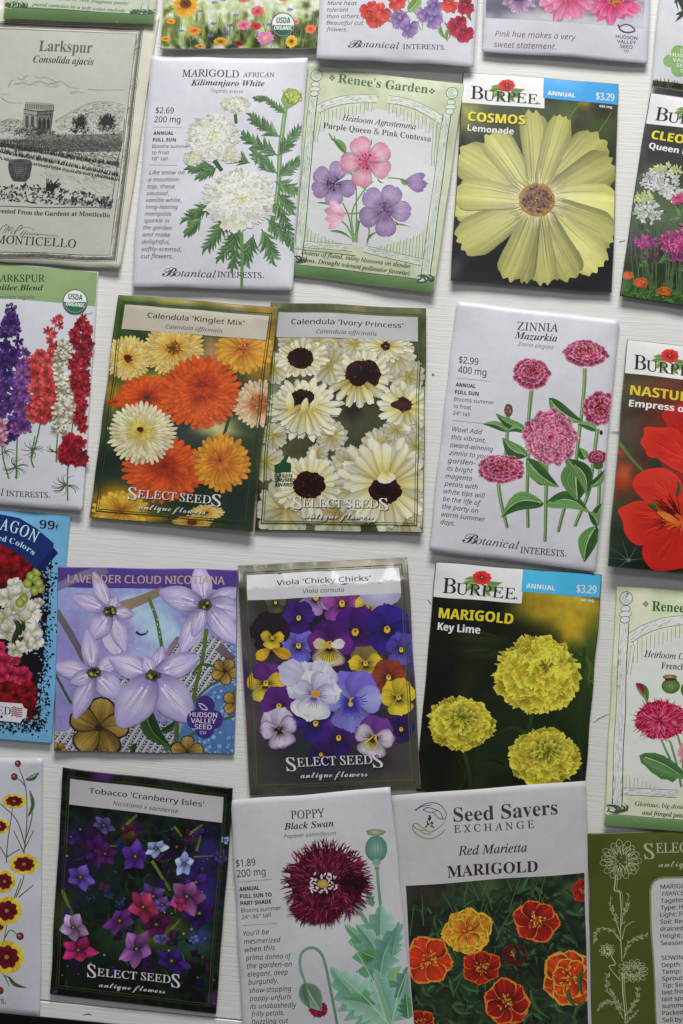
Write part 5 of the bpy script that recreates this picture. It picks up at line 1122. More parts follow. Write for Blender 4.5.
eyes([(440, 300), (540, 260), (640, 300), (600, 400), (520, 480), (480, 500), (400, 380)], 0); eyes([(0, 600), (60, 600), (120, 540), (300, 540), (460, 600), (430, 690), (0, 690)], 0); eyes([(560, 150), (660, 150), (660, 200), (620, 190)], 0); eyes([(200, 420), (290, 420), (270, 500), (200, 490)], 0)
p.poly(A, [(500, 500), (580, 440), (660, 430), (660, 700), (500, 700), (440, 640)], (84, 118, 160))
for i in range(170):
    x, y = rng.uniform(500, 655), rng.uniform(300, 690)
    if y < 450 and x < 600 or (y < 560 and x < 540): continue
    r = rng.uniform(6, 13); p.disc(A, x, y, r, r, (70, 104, 150), n=14); p.disc(A, x, y, r * .8, r * .8, (138, 176, 208), (96, 136, 180), n=12)
p.rect('title_band', [(27, 20), (662, 106)], (84, 66, 134)); 
# stems and grey-brown arms
for pts, w0, w1, c in (([(20, 100), (100, 60), (200, 30)], 26, 34, (124, 116, 150)), ([(250, 165), (320, 140), (395, 105)], 40, 26, (140, 128, 108)), ([(22, 180), (70, 260), (120, 350)], 24, 22, (110, 104, 112)), ([(20, 400), (50, 460), (76, 505)], 9, 9, (66, 96, 56)), ([(345, 130), (375, 210), (392, 310)], 12, 13, (100, 116, 60)), ([(548, 240), (535, 340), (490, 530)], 14, 13, (96, 112, 52)),
                       ([(430, 660), (500, 610), (600, 560), (650, 545)], 11, 9, (80, 106, 56)), ([(400, 660), (440, 640), (445, 560)], 20, 14, (80, 108, 56)), ([(500, 400), (530, 365), (590, 375)], 10, 8, (66, 96, 50)), ([(400, 340), (430, 300), (450, 270)], 22, 12, (140, 120, 140)), ([(480, 520), (560, 440), (640, 410)], 9, 7, (80, 106, 50)), ([(590, 300), (620, 330), (640, 350)], 34, 22, (112, 96, 110))):
    p.stroke(A, pts, w0, w1, c, tuple(np.array(c) * .9), clip=None)
p.leaf(A, (335, 510), (425, 655), 62, (60, 92, 50), (44, 74, 42), vein=(100, 130, 76)); p.leaf(A, (390, 600), (440, 560), 24, (60, 92, 50), (44, 74, 42)); p.leaf(A, (300, 640), (290, 690), 22, (70, 100, 56), (50, 80, 46))
# moon with a closed smile
p.petal(A, 215, 270, 1.2, -60, 70, 70, (130, 110, 170), (186, 176, 212), (176, 166, 206), 'oval'); p.stroke(A, [(302, 252), (318, 262), (336, 258), (344, 248)], 10, 5, (60, 52, 84), smooth=4)
for i in range(40): p.disc(A, rng.uniform(280, 440), rng.uniform(170, 320), 2.5, col=(176, 186, 210), n=6)
# golden flowers
def golden(x, y, r, n=5, rot=0):
    for k in range(n):
        a = rot + k * 6.283 / n
        p.petal(A, x, y, a, 0, r * 1.04, r * .82, (50, 38, 18), (60, 46, 20), (50, 40, 20), 'wide', notch=.08, ruffle_n=1, nt=8, ns=9, vary=0, streak=0)
        p.petal(A, x, y, a, 2, r * .98, r * .73, (100, 82, 38), (148, 122, 62), (164, 140, 80), 'wide', notch=.08, ruffle_n=1, edge=.2, streak=.12, nt=8, ns=9)
        p.stroke(A, [(x, y), (x + math.cos(a) * r * .8, y + math.sin(a) * r * .8)], 2.6, 1, (84, 62, 26), smooth=1)
    p.disc(A, x, y, r * .12, col=(60, 50, 30))
golden(172, 588, 112, 5, -1.4); golden(612, 390, 50, 5, .2); golden(652, 500, 52, 5, 1.2); golden(480, 676, 62, 5, -1.5); golden(30, 664, 30, 5, .3)
LV = ((140, 124, 176), (182, 172, 210), (176, 166, 208))
def star(x, y, pets, r0=16):
    for (a, L, w) in pets:
        p.petal(A, x, y, a, 0, L, w, (128, 112, 164), (192, 184, 214), (170, 160, 204), 'oval', edge=.2, streak=.06, nt=12, ns=9, vary=.04, bend=rng.uniform(-.05, .05))
        p.stroke(A, [(x + math.cos(a) * L * .15, y + math.sin(a) * L * .15), (x + math.cos(a + .02) * L * .55, y + math.sin(a + .02) * L * .55), (x + math.cos(a) * L * .9, y + math.sin(a) * L * .9)], 5, 1.5, (146, 130, 180), (176, 164, 206))
        for s in (-.14, .14): p.stroke(A, [(x + math.cos(a + s) * L * .25, y + math.sin(a + s) * L * .25), (x + math.cos(a + s * .9) * L * .75, y + math.sin(a + s * .9) * L * .75)], 7, 2, (204, 198, 222), (190, 182, 216), smooth=1)
        for i in range(14): f = rng.uniform(-1, 1) * .28; t0 = rng.uniform(.15, .5); t1 = t0 + rng.uniform(.15, .35); o = f * 1.15; p.stroke(A, [(x + math.cos(a + o) * L * t0, y + math.sin(a + o) * L * t0), (x + math.cos(a + o * .85) * L * t1, y + math.sin(a + o * .85) * L * t1)], rng.uniform(1.2, 3), .6, ((160, 148, 192), (206, 200, 224), (172, 160, 200))[i % 3], smooth=1)
    p.disc(A, x, y, 26, 20, (60, 66, 30), (84, 80, 70), rough=.15)
    for i in range(9): a = rng.uniform(0, 6.28); p.disc(A, x + math.cos(a) * 12, y + math.sin(a) * 9, 5, 5, (150, 156, 60) if i % 2 else (34, 36, 20), n=8)
star(212, 180, [(-2.75, 150, 64), (-1.95, 150, 50), (.1, 84, 46), (1.2, 150, 60), (2.2, 120, 80), (-1.2, 60, 40)])
star(542, 156, [(-1.7, 140, 74), (-2.9, 165, 84), (-.35, 140, 66), (.25, 150, 96), (.85, 180, 80), (2.05, 190, 76), (1.9, 120, 50)])
star(154, 393, [(-1.75, 150, 64), (-3.0, 145, 74), (-.5, 110, 60), (.75, 130, 86), (2.0, 175, 70), (2.7, 90, 60)])
star(362, 405, [(-2.75, 165, 86), (-1.3, 105, 50), (-.38, 176, 86), (.85, 205, 130), (2.15, 215, 140), (-2.0, 70, 50)])
p.text('title_lettering', 'LAVENDER CLOUD NICOTIANA', 62, 78, 26, 'sansm', (172, 154, 136), to=(612, 86))
p.disc('badge', 542, 508, 34, 34, (72, 52, 118), n=30); 
for dx, dy, r in ((-30, 56, 34), (30, 56, 34), (0, 90, 34), (0, 60, 44)): p.disc('badge', 542 + dx, 508 + dy - 6, r, r, (72, 52, 118), n=30)
p.stroke('badge', [(520, 502), (536, 506), (550, 522), (534, 522), (522, 508)], 3.5, 3, (196, 190, 212)); 
for i, (s, w, h) in enumerate((('HUDSON', 96, 16), ('VALLEY', 88, 16), ('SEED', 60, 16), ('CO', 22, 10))): p.text('badge', s, 536, 550 + i * 21.5 - (4 if i == 3 else 0), h, 'sansm', (200, 194, 214), w=w, anchor='c')

# ---------------- viola
A = 'flower_photo'
p = packet([(237.7, 565.6), (407, 557.9), (420.5, 788.7), (250.5, 795)], 'seed packet crowded with purple, white and yellow violas, its glossy top edge catching the light', rim=(4.8, 5.4, 2.8, 2.6), under=2.5, bulge=.6, lump=.3, gloss='gloss', paper=(110, 106, 100), seed=43, curl=(3.3, 12.5))
p.crop(230, 555, 3.503)
bl = [(150, 60, 200, 40, 0, (130, 130, 110), 3), (500, 40, 200, 30, 0, (176, 174, 160), 3), (600, 130, 60, 60, 0, (120, 116, 110), 3), (100, 165, 50, 40, 0, (60, 76, 36), 3), (40, 300, 40, 120, 0, (120, 110, 116), 3), (60, 560, 40, 140, 0, (96, 84, 84), 3), (140, 740, 130, 80, 0, (84, 76, 66), 3), (620, 740, 60, 100, 0, (90, 82, 76), 3), (350, 740, 200, 80, 0, (52, 50, 60), 3), (230, 670, 80, 40, 0, (44, 62, 38), 3), (630, 220, 40, 80, 0, (110, 104, 104), 3), (330, 240, 240, 90, 0, (34, 24, 50), 3), (340, 480, 230, 150, 0, (42, 28, 70), 3), (560, 800, 100, 40, 0, (80, 74, 66), 3), (640, 350, 20, 60, 0, (80, 60, 130), 3), (45, 430, 20, 60, 0, (60, 40, 100), 3)]
p.field(A, [(0, 0), (680, 860)], [(44, 40, 44), (80, 72, 66), (104, 96, 84)], 14, bl, seed=23, full=0)
def vio(x, y, r, up, side, low, rot=0, eye=(206, 176, 30), edge=None, whisk=(40, 20, 60), sq=1):
    c, s = math.cos(rot), math.sin(rot); M = np.array([[c, -s], [s, c]]) @ np.diag([1, sq])
    def pt(a, L, w, col, tip=None): p.petal(A, x, y, a, 0, L, w, tuple(np.array(col) * .75), col, tuple(np.clip(np.array(col) * 1.08, 0, 255)), 'wide', M=M, ruf=.05, nt=9, ns=9, edge=.14, streak=.05, tipcol=tip)
    pt(-2.0, r * 1.05, r * 1.05, up); pt(-1.14, r * 1.05, r * 1.05, up); pt(-2.95, r * .95, r * .9, side, edge); pt(-.2, r * .95, r * .9, side, edge); pt(1.57, r * .95, r * 1.35, low, edge)
    for a0, n, l in ((1.57, 9, .55), (-2.95, 4, .5), (-.2, 4, .5)):
        for i in range(n):
            a = a0 + (i / max(1, n - 1) - .5) * (1.3 if a0 > 1 else .7); d = np.array([math.cos(a), math.sin(a)]); q0, q1 = M @ (d * r * .1), M @ (d * r * l * rng.uniform(.8, 1.1)); p.stroke(A, [(x + q0[0], y + q0[1]), (x + q1[0], y + q1[1])], r * .045, r * .012, whisk, smooth=1)
    p.disc(A, x, y, r * .13, r * .15, eye, eye, n=12, rough=.1); p.disc(A, x, y - r * .05, r * .06, col=(150, 80, 10), n=8)
PU, DP, LB, WH, YE = (84, 30, 120), (58, 34, 130), (128, 124, 196), (186, 184, 206), (190, 166, 30)
vio(300, 150, 66, (140, 96, 160), (170, 150, 186), (160, 130, 180), .5); vio(392, 170, 80, (140, 60, 140), (150, 76, 150), (134, 66, 140), .2); vio(482, 185, 52, (160, 140, 170), YE, YE, .4)
p.disc(A, 525, 140, 70, 40, (176, 176, 196), (150, 150, 176), rough=.06); vio(160, 165, 40, (90, 96, 60), (84, 90, 60), (80, 84, 50))
vio(240, 320, 66, (110, 100, 180), (112, 104, 186), (100, 92, 176)); vio(440, 270, 92, (76, 24, 116), (80, 28, 118), (84, 30, 120)); vio(550, 260, 86, DP, (50, 30, 118), DP, .3); vio(240, 220, 60, (60, 28, 110), (70, 34, 120), (60, 28, 110)); vio(600, 330, 60, (86, 74, 160), (80, 70, 150), (96, 84, 170), .2)
vio(140, 275, 76, (36, 12, 34), (40, 12, 36), (48, 14, 40), .1, edge=None); vio(150, 290, 44, (30, 10, 30), YE, YE, .1, whisk=(30, 10, 20)); p.petal(A, 150, 330, .4, 0, 70, 40, (150, 110, 20), (190, 150, 30), (190, 140, 20), 'wide'); p.petal(A, 140, 330, 2.5, 0, 60, 40, (150, 110, 20), (190, 160, 40), (190, 150, 20), 'wide')
vio(350, 315, 88, (74, 28, 104), (108, 36, 126), (196, 188, 150), .08, edge=(110, 40, 130), whisk=(30, 14, 50)); p.petal(A, 350, 318, 1.7, 4, 60, 62, YE, YE, (196, 186, 110), 'wide', nt=7, ns=7); p.petal(A, 350, 318, -3.0, 4, 60, 40, YE, (196, 186, 140), (196, 190, 180), 'wide'); p.petal(A, 350, 318, -.2, 4, 56, 36, (210, 200, 190), (196, 190, 190), (180, 170, 190), 'wide')
for i in range(11): a = .6 + i * .19; p.stroke(A, [(350, 322), (350 + math.cos(a) * 52, 322 + math.sin(a) * 52)], 4, 1, (30, 14, 50), smooth=1)
p.disc(A, 350, 320, 9, col=(206, 150, 20), n=10)
vio(475, 380, 62, (120, 110, 60), YE, YE, -.1, whisk=(50, 30, 10)); vio(555, 430, 66, (130, 60, 36), (140, 66, 40), (134, 60, 36), 0); vio(125, 450, 72, (100, 50, 120), YE, (196, 180, 60), .05, whisk=(60, 24, 20)); p.disc(A, 110, 410, 34, 30, (104, 50, 120), (84, 40, 106), rough=.08)
vio(170, 530, 70, (90, 34, 120), (96, 40, 124), (84, 32, 112)); vio(300, 590, 70, (56, 30, 120), (60, 32, 124), (52, 28, 116)); vio(380, 640, 70, (84, 34, 130), (70, 28, 116), (56, 26, 104)); vio(600, 610, 52, (50, 24, 90), (46, 22, 84), (50, 26, 92)); vio(320, 700, 50, (52, 24, 96), (44, 20, 84), (46, 22, 88))
vio(590, 500, 66, YE, (196, 176, 36), (200, 180, 40), -.2); vio(430, 515, 110, (120, 104, 190), (140, 140, 204), LB, .05, eye=(200, 180, 60), whisk=(44, 34, 120)); p.petal(A, 422, 520, 1.5, 0, 44, 60, (40, 34, 110), (60, 56, 150), (110, 110, 190), 'wide'); p.petal(A, 422, 520, -2.9, 0, 40, 40, (40, 34, 110), (60, 56, 150), (120, 120, 196), 'wide'); p.petal(A, 422, 520, -.2, 0, 40, 40, (40, 34, 110), (60, 56, 150), (120, 120, 196), 'wide')
vio(290, 480, 106, WH, (190, 190, 212), (196, 196, 216), .15, eye=(206, 130, 30), whisk=(100, 80, 160)); vio(220, 420, 60, WH, (190, 190, 208), WH, -.6) if 0 else None
p.petal(A, 270, 440, -2.7, 0, 110, 96, (170, 168, 190), WH, WH, 'wide', ruf=.05, nt=9, ns=9); p.petal(A, 300, 440, -1.0, 0, 80, 80, (170, 168, 190), WH, WH, 'wide', ruf=.05, nt=9, ns=9); vio(295, 490, 84, WH, (190, 190, 212), (198, 198, 218), .15, eye=(206, 130, 30), whisk=(100, 80, 160)); p.disc(A, 422, 522, 9, 9, (206, 176, 60), (180, 150, 40), n=10); p.disc(A, 300, 487, 15, 13, (200, 120, 30), (190, 150, 60), n=12, rough=.2)
vio(172, 610, 74, (170, 160, 184), (184, 176, 196), (190, 182, 200), -.25, edge=(110, 50, 130), whisk=(60, 20, 40), eye=(60, 20, 30)); vio(505, 640, 78, (110, 60, 140), (190, 180, 190), (196, 190, 196), .25, edge=(120, 60, 140), whisk=(70, 40, 60)); p.petal(A, 500, 640, 1.8, 0, 46, 50, YE, (196, 180, 90), (196, 190, 170), 'wide')
for i in range(9): a = 1.1 + i * .17; p.stroke(A, [(502, 640), (502 + math.cos(a) * 46, 640 + math.sin(a) * 46)], 3.4, 1, (70, 30, 20), smooth=1)
R_VIO = [(27, 37), (620, 10), (668, 818), (70, 840)]
select_frame(p, "Viola 'Chicky Chicks'", 'Viola cornuta', hdr=(190, 190, 194), line=(70, 84, 40), tw=(165, 485), sw=(258, 398), logo=False)
p.crop(230, 555, 3.503)
for dx, dy, c in ((2.6, 3.4, (30, 20, 40)), (0, 0, (214, 214, 210))):
    q = 'brand_lettering'; p.text(q, 'S', 198 + dx, 757 + dy, 46, 'serif', c, w=33); p.text(q, 'ELECT', 236 + dx, 742 + dy, 30, 'serif', c, to=(373 + dx, 736 + dy)); p.text(q, 'SEED', 388 + dx, 735 + dy, 30, 'serif', c, to=(498 + dx, 731 + dy)); p.text(q, 'S', 500 + dx, 745 + dy, 46, 'serif', c, w=33); p.text(q, 'antique flowers', 246 + dx, 781 + dy, 22, 'script', c, to=(482 + dx, 775 + dy))

# ---------------- key lime marigold
p = packet([(435.9, 562), (601.9, 575.3), (583, 806), (416.4, 791)], 'seed packet with three lime yellow marigold heads on a dark photo', rim=(2.6, 2.8, 1.4, 1.4), under=1.4, bulge=.7, lump=.3, gloss='satin', paper=(60, 60, 50), seed=44)
p.crop(415, 555, 3.595)
bl = [(540, 180, 150, 74, .2, (204, 180, 54), 5), (600, 250, 90, 70, .2, (160, 136, 30), 3), (450, 170, 70, 40, 0, (150, 130, 30), 3), (620, 390, 80, 130, 0, (66, 90, 44), 3), (420, 350, 130, 40, .1, (46, 60, 30), 3), (320, 640, 90, 70, 0, (40, 56, 30), 3), (200, 330, 160, 80, 0, (34, 38, 20), 3), (560, 260, 40, 50, 0, (190, 160, 40), 3), (240, 350, 60, 14, .1, (54, 66, 36), 3), (400, 600, 120, 60, 0, (34, 50, 26), 3), (280, 750, 90, 40, .1, (40, 56, 28), 3), (150, 780, 40, 80, .3, (40, 50, 24), 3), (600, 600, 50, 100, 0, (44, 60, 30), 3), (220, 300, 90, 16, .1, (48, 58, 30), 3), (90, 560, 60, 300, 0, (24, 24, 16), 3)]
p.field(A, [(0, 100), (700, 880)], [(22, 22, 16), (30, 34, 20), (44, 52, 28)], 14, bl, seed=29, full=0)
for a, b, w, c in (((640, 480), (560, 330), 26, (70, 96, 44)), ((620, 470), (640, 260), 20, (84, 106, 50)), ((620, 460), (590, 330), 16, (90, 112, 54)), ((630, 450), (680, 380), 20, (60, 84, 40)), ((600, 440), (520, 400), 14, (50, 70, 34)), ((150, 860), (150, 720), 22, (44, 58, 28)), ((330, 760), (240, 740), 20, (40, 56, 28)), ((420, 590), (460, 640), 18, (40, 56, 28)), ((640, 640), (620, 560), 18, (50, 70, 34)), ((300, 300), (180, 310), 14, (44, 56, 28)), ((200, 350), (300, 330), 16, (44, 56, 30))): p.leaf(A, a, b, w, c, tuple(np.array(c) * .8), vein=tuple(np.array(c) * 1.2))
for q in ([(430, 540), (410, 620), (400, 700), (405, 860)], [(165, 670), (190, 760), (200, 860)], [(610, 330), (600, 460), (590, 620), (600, 820)], [(400, 640), (350, 620), (300, 640)]): p.stroke(A, q, 15, 12, (56, 74, 36), (40, 54, 28))
def lime(x, y, rx, ry, rings, n, ctr, rot=0, cc=(110, 116, 40)):
    p.disc(A, x, y, rx * .9, ry * .9, (120, 120, 30), (110, 108, 24), rough=.05, n=40)
    p.pom(A, x, y, rx, ry, rings, (104, 92, 8), (178, 160, 26), (206, 194, 64), n=n, w=2.3, L=.36, rot=rot, ctr=ctr, vary=.16, ruf=.28, nt=6, ns=7, jit=.5, tipcol=(206, 196, 76))
    for i in range(26): a = rng.uniform(0, 6.28); q = rng.uniform(0, 1); p.petal(A, x + ctr[0] + math.cos(a) * rx * .16 * q, y + ctr[1] + math.sin(a) * ry * .14 * q, a, 0, 14, 6, (60, 70, 24), cc, (150, 150, 60), 'oval', nt=3, ns=3)
lime(440, 432, 148, 138, 8, 30, (34, -34), .1); lime(165, 606, 118, 92, 7, 26, (10, -26), .15); lime(465, 728, 124, 98, 7, 28, (10, -20), 0)
for i in range(40): a = rng.uniform(0, 6.28); q = rng.uniform(.1, .8); p.petal(A, 165 + math.cos(a) * 60 * q, 590 + math.sin(a) * 40 * q, a, 0, 26, 12, (70, 80, 24), (150, 146, 50), (190, 180, 80), 'wide', nt=4, ns=5, ruf=.2); p.petal(A, 470 + math.cos(a) * 60 * q, 705 + math.sin(a) * 44 * q, a, 0, 26, 12, (70, 80, 24), (150, 146, 50), (196, 188, 84), 'wide', nt=4, ns=5, ruf=.2)
p.text(T1, 'MARIGOLD', 84, 225, 35, 'sansx', (206, 186, 36), to=(352, 248)); p.text(T1, 'Key Lime', 80, 269, 26, 'sansx', (212, 212, 210), to=(233, 285))
burpee_header(p, mg='340 mg.')

# ---------------- french poppy
A = 'flower_painting'
p = packet([(617, 587.5), (783, 593), (770, 837), (604.5, 825.6)], 'pale green seed packet with a fringed crimson poppy and a drawn wooden post', rim=(1.6, 1.6, 3.6, 3.6), under=2, bulge=1, gloss='satin', paper=(178, 188, 154), seed=45)
renee_ground(p); renee_frame(p, W_=(196, 200, 194))
p.crop(595, 580, 4.01)
p.text(T1, "Renee's Garden", 226, 123, 38, 'serifb', (62, 92, 66), to=(575, 140))
for dx, dy in ((7, 0), (-7, 0), (0, 7), (0, -7)): p.disc(T1, 202 + dx, 97 + dy, 4.6, col=(70, 96, 74), n=8)
p.text(T1, 'Heirloom Cutting Poppy', 197, 306, 25, 'italm', (56, 60, 56), to=(520, 330)); p.text(T1, 'French Flounce', 266, 353, 25, 'serif', (50, 54, 50), to=(470, 368))
p.text(D, 'Glorious, big double blossoms with ruffled', 158, 903, 17, 'italm', (54, 58, 50), to=(620, 930)); p.text(D, 'and fringed petals in early summer days.', 188, 938, 17, 'italm', (54, 58, 50), to=(610, 966))
for pts in ([(265, 640), (285, 690), (300, 720)], [(300, 645), (325, 740), (345, 830)], [(205, 480), (212, 500), (222, 530)], [(330, 620), (345, 680), (352, 760)]): p.stroke(A, pts, 9, 9, (120, 148, 104), (96, 124, 84))
p.fan(A, [(178, 705), (200, 695), (240, 694), (270, 710), (300, 720), (330, 745), (356, 770), (350, 800), (330, 795), (310, 812), (285, 800), (265, 800), (240, 782), (222, 770), (205, 750), (185, 735)], (275, 760), (104, 142, 88), (78, 116, 70)); p.leaf(A, (250, 700), (400, 790), 50, (110, 146, 94), (84, 120, 76), serr=.2, vein=(150, 176, 130))
p.leaf(A, (186, 708), (350, 790), 60, (108, 146, 92), (84, 122, 76), serr=.2, bend=-.05, vein=(160, 184, 140), lobes=9)
p.disc(A, 304, 425, 36, 32, (130, 150, 90), (84, 106, 60)); 
for k in (-22, -11, 0, 11, 22): p.stroke(A, [(304 + k * .6, 396), (304 + k, 425), (304 + k * .5, 454)], 2.6, 2, (74, 96, 54))
p.disc(A, 300, 388, 28, 10, (176, 156, 96), (120, 90, 50)); p.disc(A, 304, 398, 24, 5, (80, 50, 40)); p.disc(A, 368, 440, 26, 32, (120, 142, 84), (84, 106, 60))
p.leaf(A, (170, 412), (212, 492), 40, (112, 138, 84), (84, 112, 62), bend=-.1); p.leaf(A, (166, 412), (196, 462), 24, (176, 60, 80), (150, 40, 64), bend=-.15)
def shaggy(x, y, rx, ry, n, cols, l=30, w=6, ctr=None):
    p.disc(A, x, y, rx * .86, ry * .84, tuple(np.array(cols[0]) * .8), tuple(np.array(cols[0]) * .8), rough=.08, n=30)
    for i in range(n):
        q = 1 - (i / n) ** 1.3 * .97; a = rng.uniform(0, 6.28); c = np.array(cols[rng.integers(len(cols))]) * rng.uniform(.85, 1.12); r = rng.uniform(.8, 1) * q
        X, Y_ = x + math.cos(a) * (rx - l * .6) * r, y + math.sin(a) * (ry - l * .6) * r; b = a + rng.normal() * .45
        p.petal(A, X, Y_, b, -l * .4, l * rng.uniform(.6, 1.1), w, c * .7, c, np.clip(c * 1.15, 0, 255), 'spike', nt=4, ns=3, bend=rng.uniform(-.25, .25))
shaggy(262, 562, 116, 90, 620, [(160, 24, 66), (184, 44, 88), (196, 70, 110), (140, 16, 54), (206, 110, 140)], l=34, w=6)
for i in range(6): p.petal(A, 400, 700, 2.6 + i * .25, 0, 66, 30, (190, 90, 100), (200, 110, 116), (206, 140, 146), 'wide', ruf=.2)
# ================================================================== bottom row
A = 'flower_painting'
p = packet([(-126, 757), (42, 758.8), (39.7, 1015.4), (-128, 1004)], 'white seed packet with yellow and maroon coreopsis on wiry stems', rim=(2.4, 2.4, 2.8, 2.8), under=2, bulge=1, gloss='satin', paper=(172, 173, 180), seed=51)
p.crop(0, 750, 3.73)
G_ = (84, 100, 62)
for pts in ([(88, 400), (100, 250), (98, 140), (70, 60)], [(100, 140), (84, 118), (58, 102)], [(98, 110), (120, 95), (145, 84)], [(92, 350), (60, 260), (0, 200)], [(88, 380), (50, 300)], [(90, 370), (124, 300)], [(24, 420), (30, 330), (48, 210)], [(24, 400), (74, 370)], [(24, 400), (0, 360)], [(60, 550), (88, 480), (90, 400)], [(50, 560), (80, 480)], [(70, 550), (124, 504)], [(20, 700), (40, 670), (70, 690)], [(10, 740), (30, 640)], [(20, 840), (60, 870), (100, 886)], [(10, 830), (36, 880)], [(96, 330), (120, 240), (112, 150)]):
    p.stroke(A, pts, 4.5, 3, G_)
p.leaf(A, (100, 112), (146, 84), 12, (96, 112, 66), (76, 92, 52)); p.leaf(A, (104, 250), (114, 150), 14, (96, 112, 66), (76, 92, 52)); p.leaf(A, (30, 842), (98, 886), 14, (90, 106, 60), (70, 86, 48))
def core(x, y, r, sq=1, n=8):
    c, s = 1, 0
    for k in range(n):
        a = k * 6.283 / n + .2
        p.petal(A, x, y, a, 0, r, r * .78, (150, 110, 20), (186, 160, 40), (196, 176, 60), 'wide', M=[[1, 0], [0, sq]], notch=.2, ruffle_n=3, nt=8, ns=9, vary=.08)
    for k in range(n):
        a = k * 6.283 / n + .2; p.petal(A, x, y, a, 0, r * .72, r * .5, (70, 14, 26), (96, 20, 34), (104, 26, 38), 'wide', M=[[1, 0], [0, sq]], notch=.15, ruffle_n=2, nt=6, ns=7)
    p.disc(A, x, y, r * .24, r * .24 * sq, (110, 70, 40), (70, 20, 28), n=14); p.disc(A, x, y, r * .12, r * .12 * sq, (150, 110, 60), n=9)
core(54, 192, 50, .6); core(0, 285, 38, .8); core(90, 426, 60, .72); core(16, 490, 46, 1); core(26, 598, 64, .9); core(0, 660, 24, .7); core(24, 772, 72, .95)
for x, y, r in ((68, 50, 12), (56, 100, 13), (76, 694, 14), (0, 898, 14)): p.disc(A, x, y, r, r * 1.05, (140, 70, 70), (84, 36, 44), n=14); p.disc(A, x - 3, y - 3, r * .3, col=(176, 130, 120), n=7)
p.text('brand_lettering', 'INTERESTS', -130, 944, 17, 'serif', (60, 60, 66), to=(16, 947)); p.disc('brand_lettering', 22, 946, 2.6, col=(60, 60, 66), n=7)

# ---------------- tobacco
A = 'flower_photo'
p = packet([(63.6, 767.9), (232.6, 788.4), (215.4, 1013.9), (49.9, 994.2)], 'dark seed packet with small purple, pink and pale blue tobacco stars', rim=(3.4, 3.4, 2.6, 2.4), under=2, bulge=.9, gloss='satin', paper=(40, 38, 40), seed=52)
p.crop(45, 765, 3.503)
bl = [(300, 230, 30, 30, 0, (96, 76, 30), 3), (360, 600, 40, 40, 0, (90, 96, 40), 3), (430, 590, 60, 40, 0, (100, 96, 30), 3), (130, 420, 60, 60, 0, (30, 50, 50), 3), (200, 400, 60, 80, 0, (24, 44, 44), 3), (560, 450, 40, 60, 0, (40, 60, 110), 3), (470, 620, 80, 50, 0, (44, 70, 40), 3), (250, 600, 60, 60, 0, (40, 66, 36), 3), (150, 280, 60, 60, 0, (56, 20, 70), 3), (90, 380, 50, 60, 0, (40, 24, 64), 3), (530, 380, 50, 60, 0, (50, 30, 90), 3), (240, 750, 160, 60, 0, (20, 30, 24), 3), (60, 520, 40, 60, 0, (60, 64, 30), 3), (570, 300, 40, 60, 0, (54, 40, 100), 3), (200, 40, 40, 14, 0, (84, 36, 110), 4), (520, 640, 60, 30, 0, (40, 70, 60), 3), (590, 820, 20, 20, 0, (90, 40, 110), 3), (540, 600, 30, 30, 0, (60, 70, 130), 3)]
p.field(A, [(0, 0), (680, 900)], [(12, 12, 14), (20, 30, 24), (30, 48, 34), (22, 24, 30)], 7, bl, seed=31, full=0, contrast=2.2)
for i in range(150):
    x, y = rng.uniform(60, 600), rng.uniform(200, 800); a = rng.uniform(0, 6.28); l = rng.uniform(20, 60); c = np.array(rng.choice([(40, 66, 40), (30, 50, 34), (60, 76, 40), (50, 70, 60)])) * rng.uniform(.6, 1.2)
    p.leaf(A, (x, y), (x + math.cos(a) * l, y + math.sin(a) * l), rng.uniform(4, 12), c, c * .8, ns=7)
for i in range(60): x, y = rng.uniform(60, 600), rng.uniform(220, 780); p.disc(A, x, y, rng.uniform(2, 5), None, [(150, 140, 60), (60, 80, 150), (110, 130, 110), (130, 90, 50)][i % 4], n=7)
for a, b, w in (((375, 335), (440, 440), 11), ((285, 210), (325, 175), 9), ((270, 225), (300, 190), 6), ((60, 440), (98, 530), 12), ((455, 215), (480, 250), 8), ((500, 245), (550, 208), 10), ((530, 300), (545, 245), 8), ((380, 610), (440, 580), 11), ((440, 580), (470, 545), 9), ((190, 280), (270, 285), 5), ((520, 320), (590, 316), 5), ((455, 460), (455, 520), 5)): p.stroke(A, [a, b], w, w * .8, (104, 116, 56), (80, 94, 44), smooth=1)
for i in range(46):
    x, y = rng.uniform(70, 590), rng.uniform(220, 790); c_ = np.array(((60, 30, 100), (84, 30, 96), (50, 60, 110), (100, 40, 80), (70, 50, 120))[i % 5]) * rng.uniform(.5, .9)
    for k in range(5): p.petal(A, x, y, rng.uniform(0, 6.28), 0, rng.uniform(12, 30), 16, c_ * .7, c_, c_, 'wide', nt=5, ns=5)
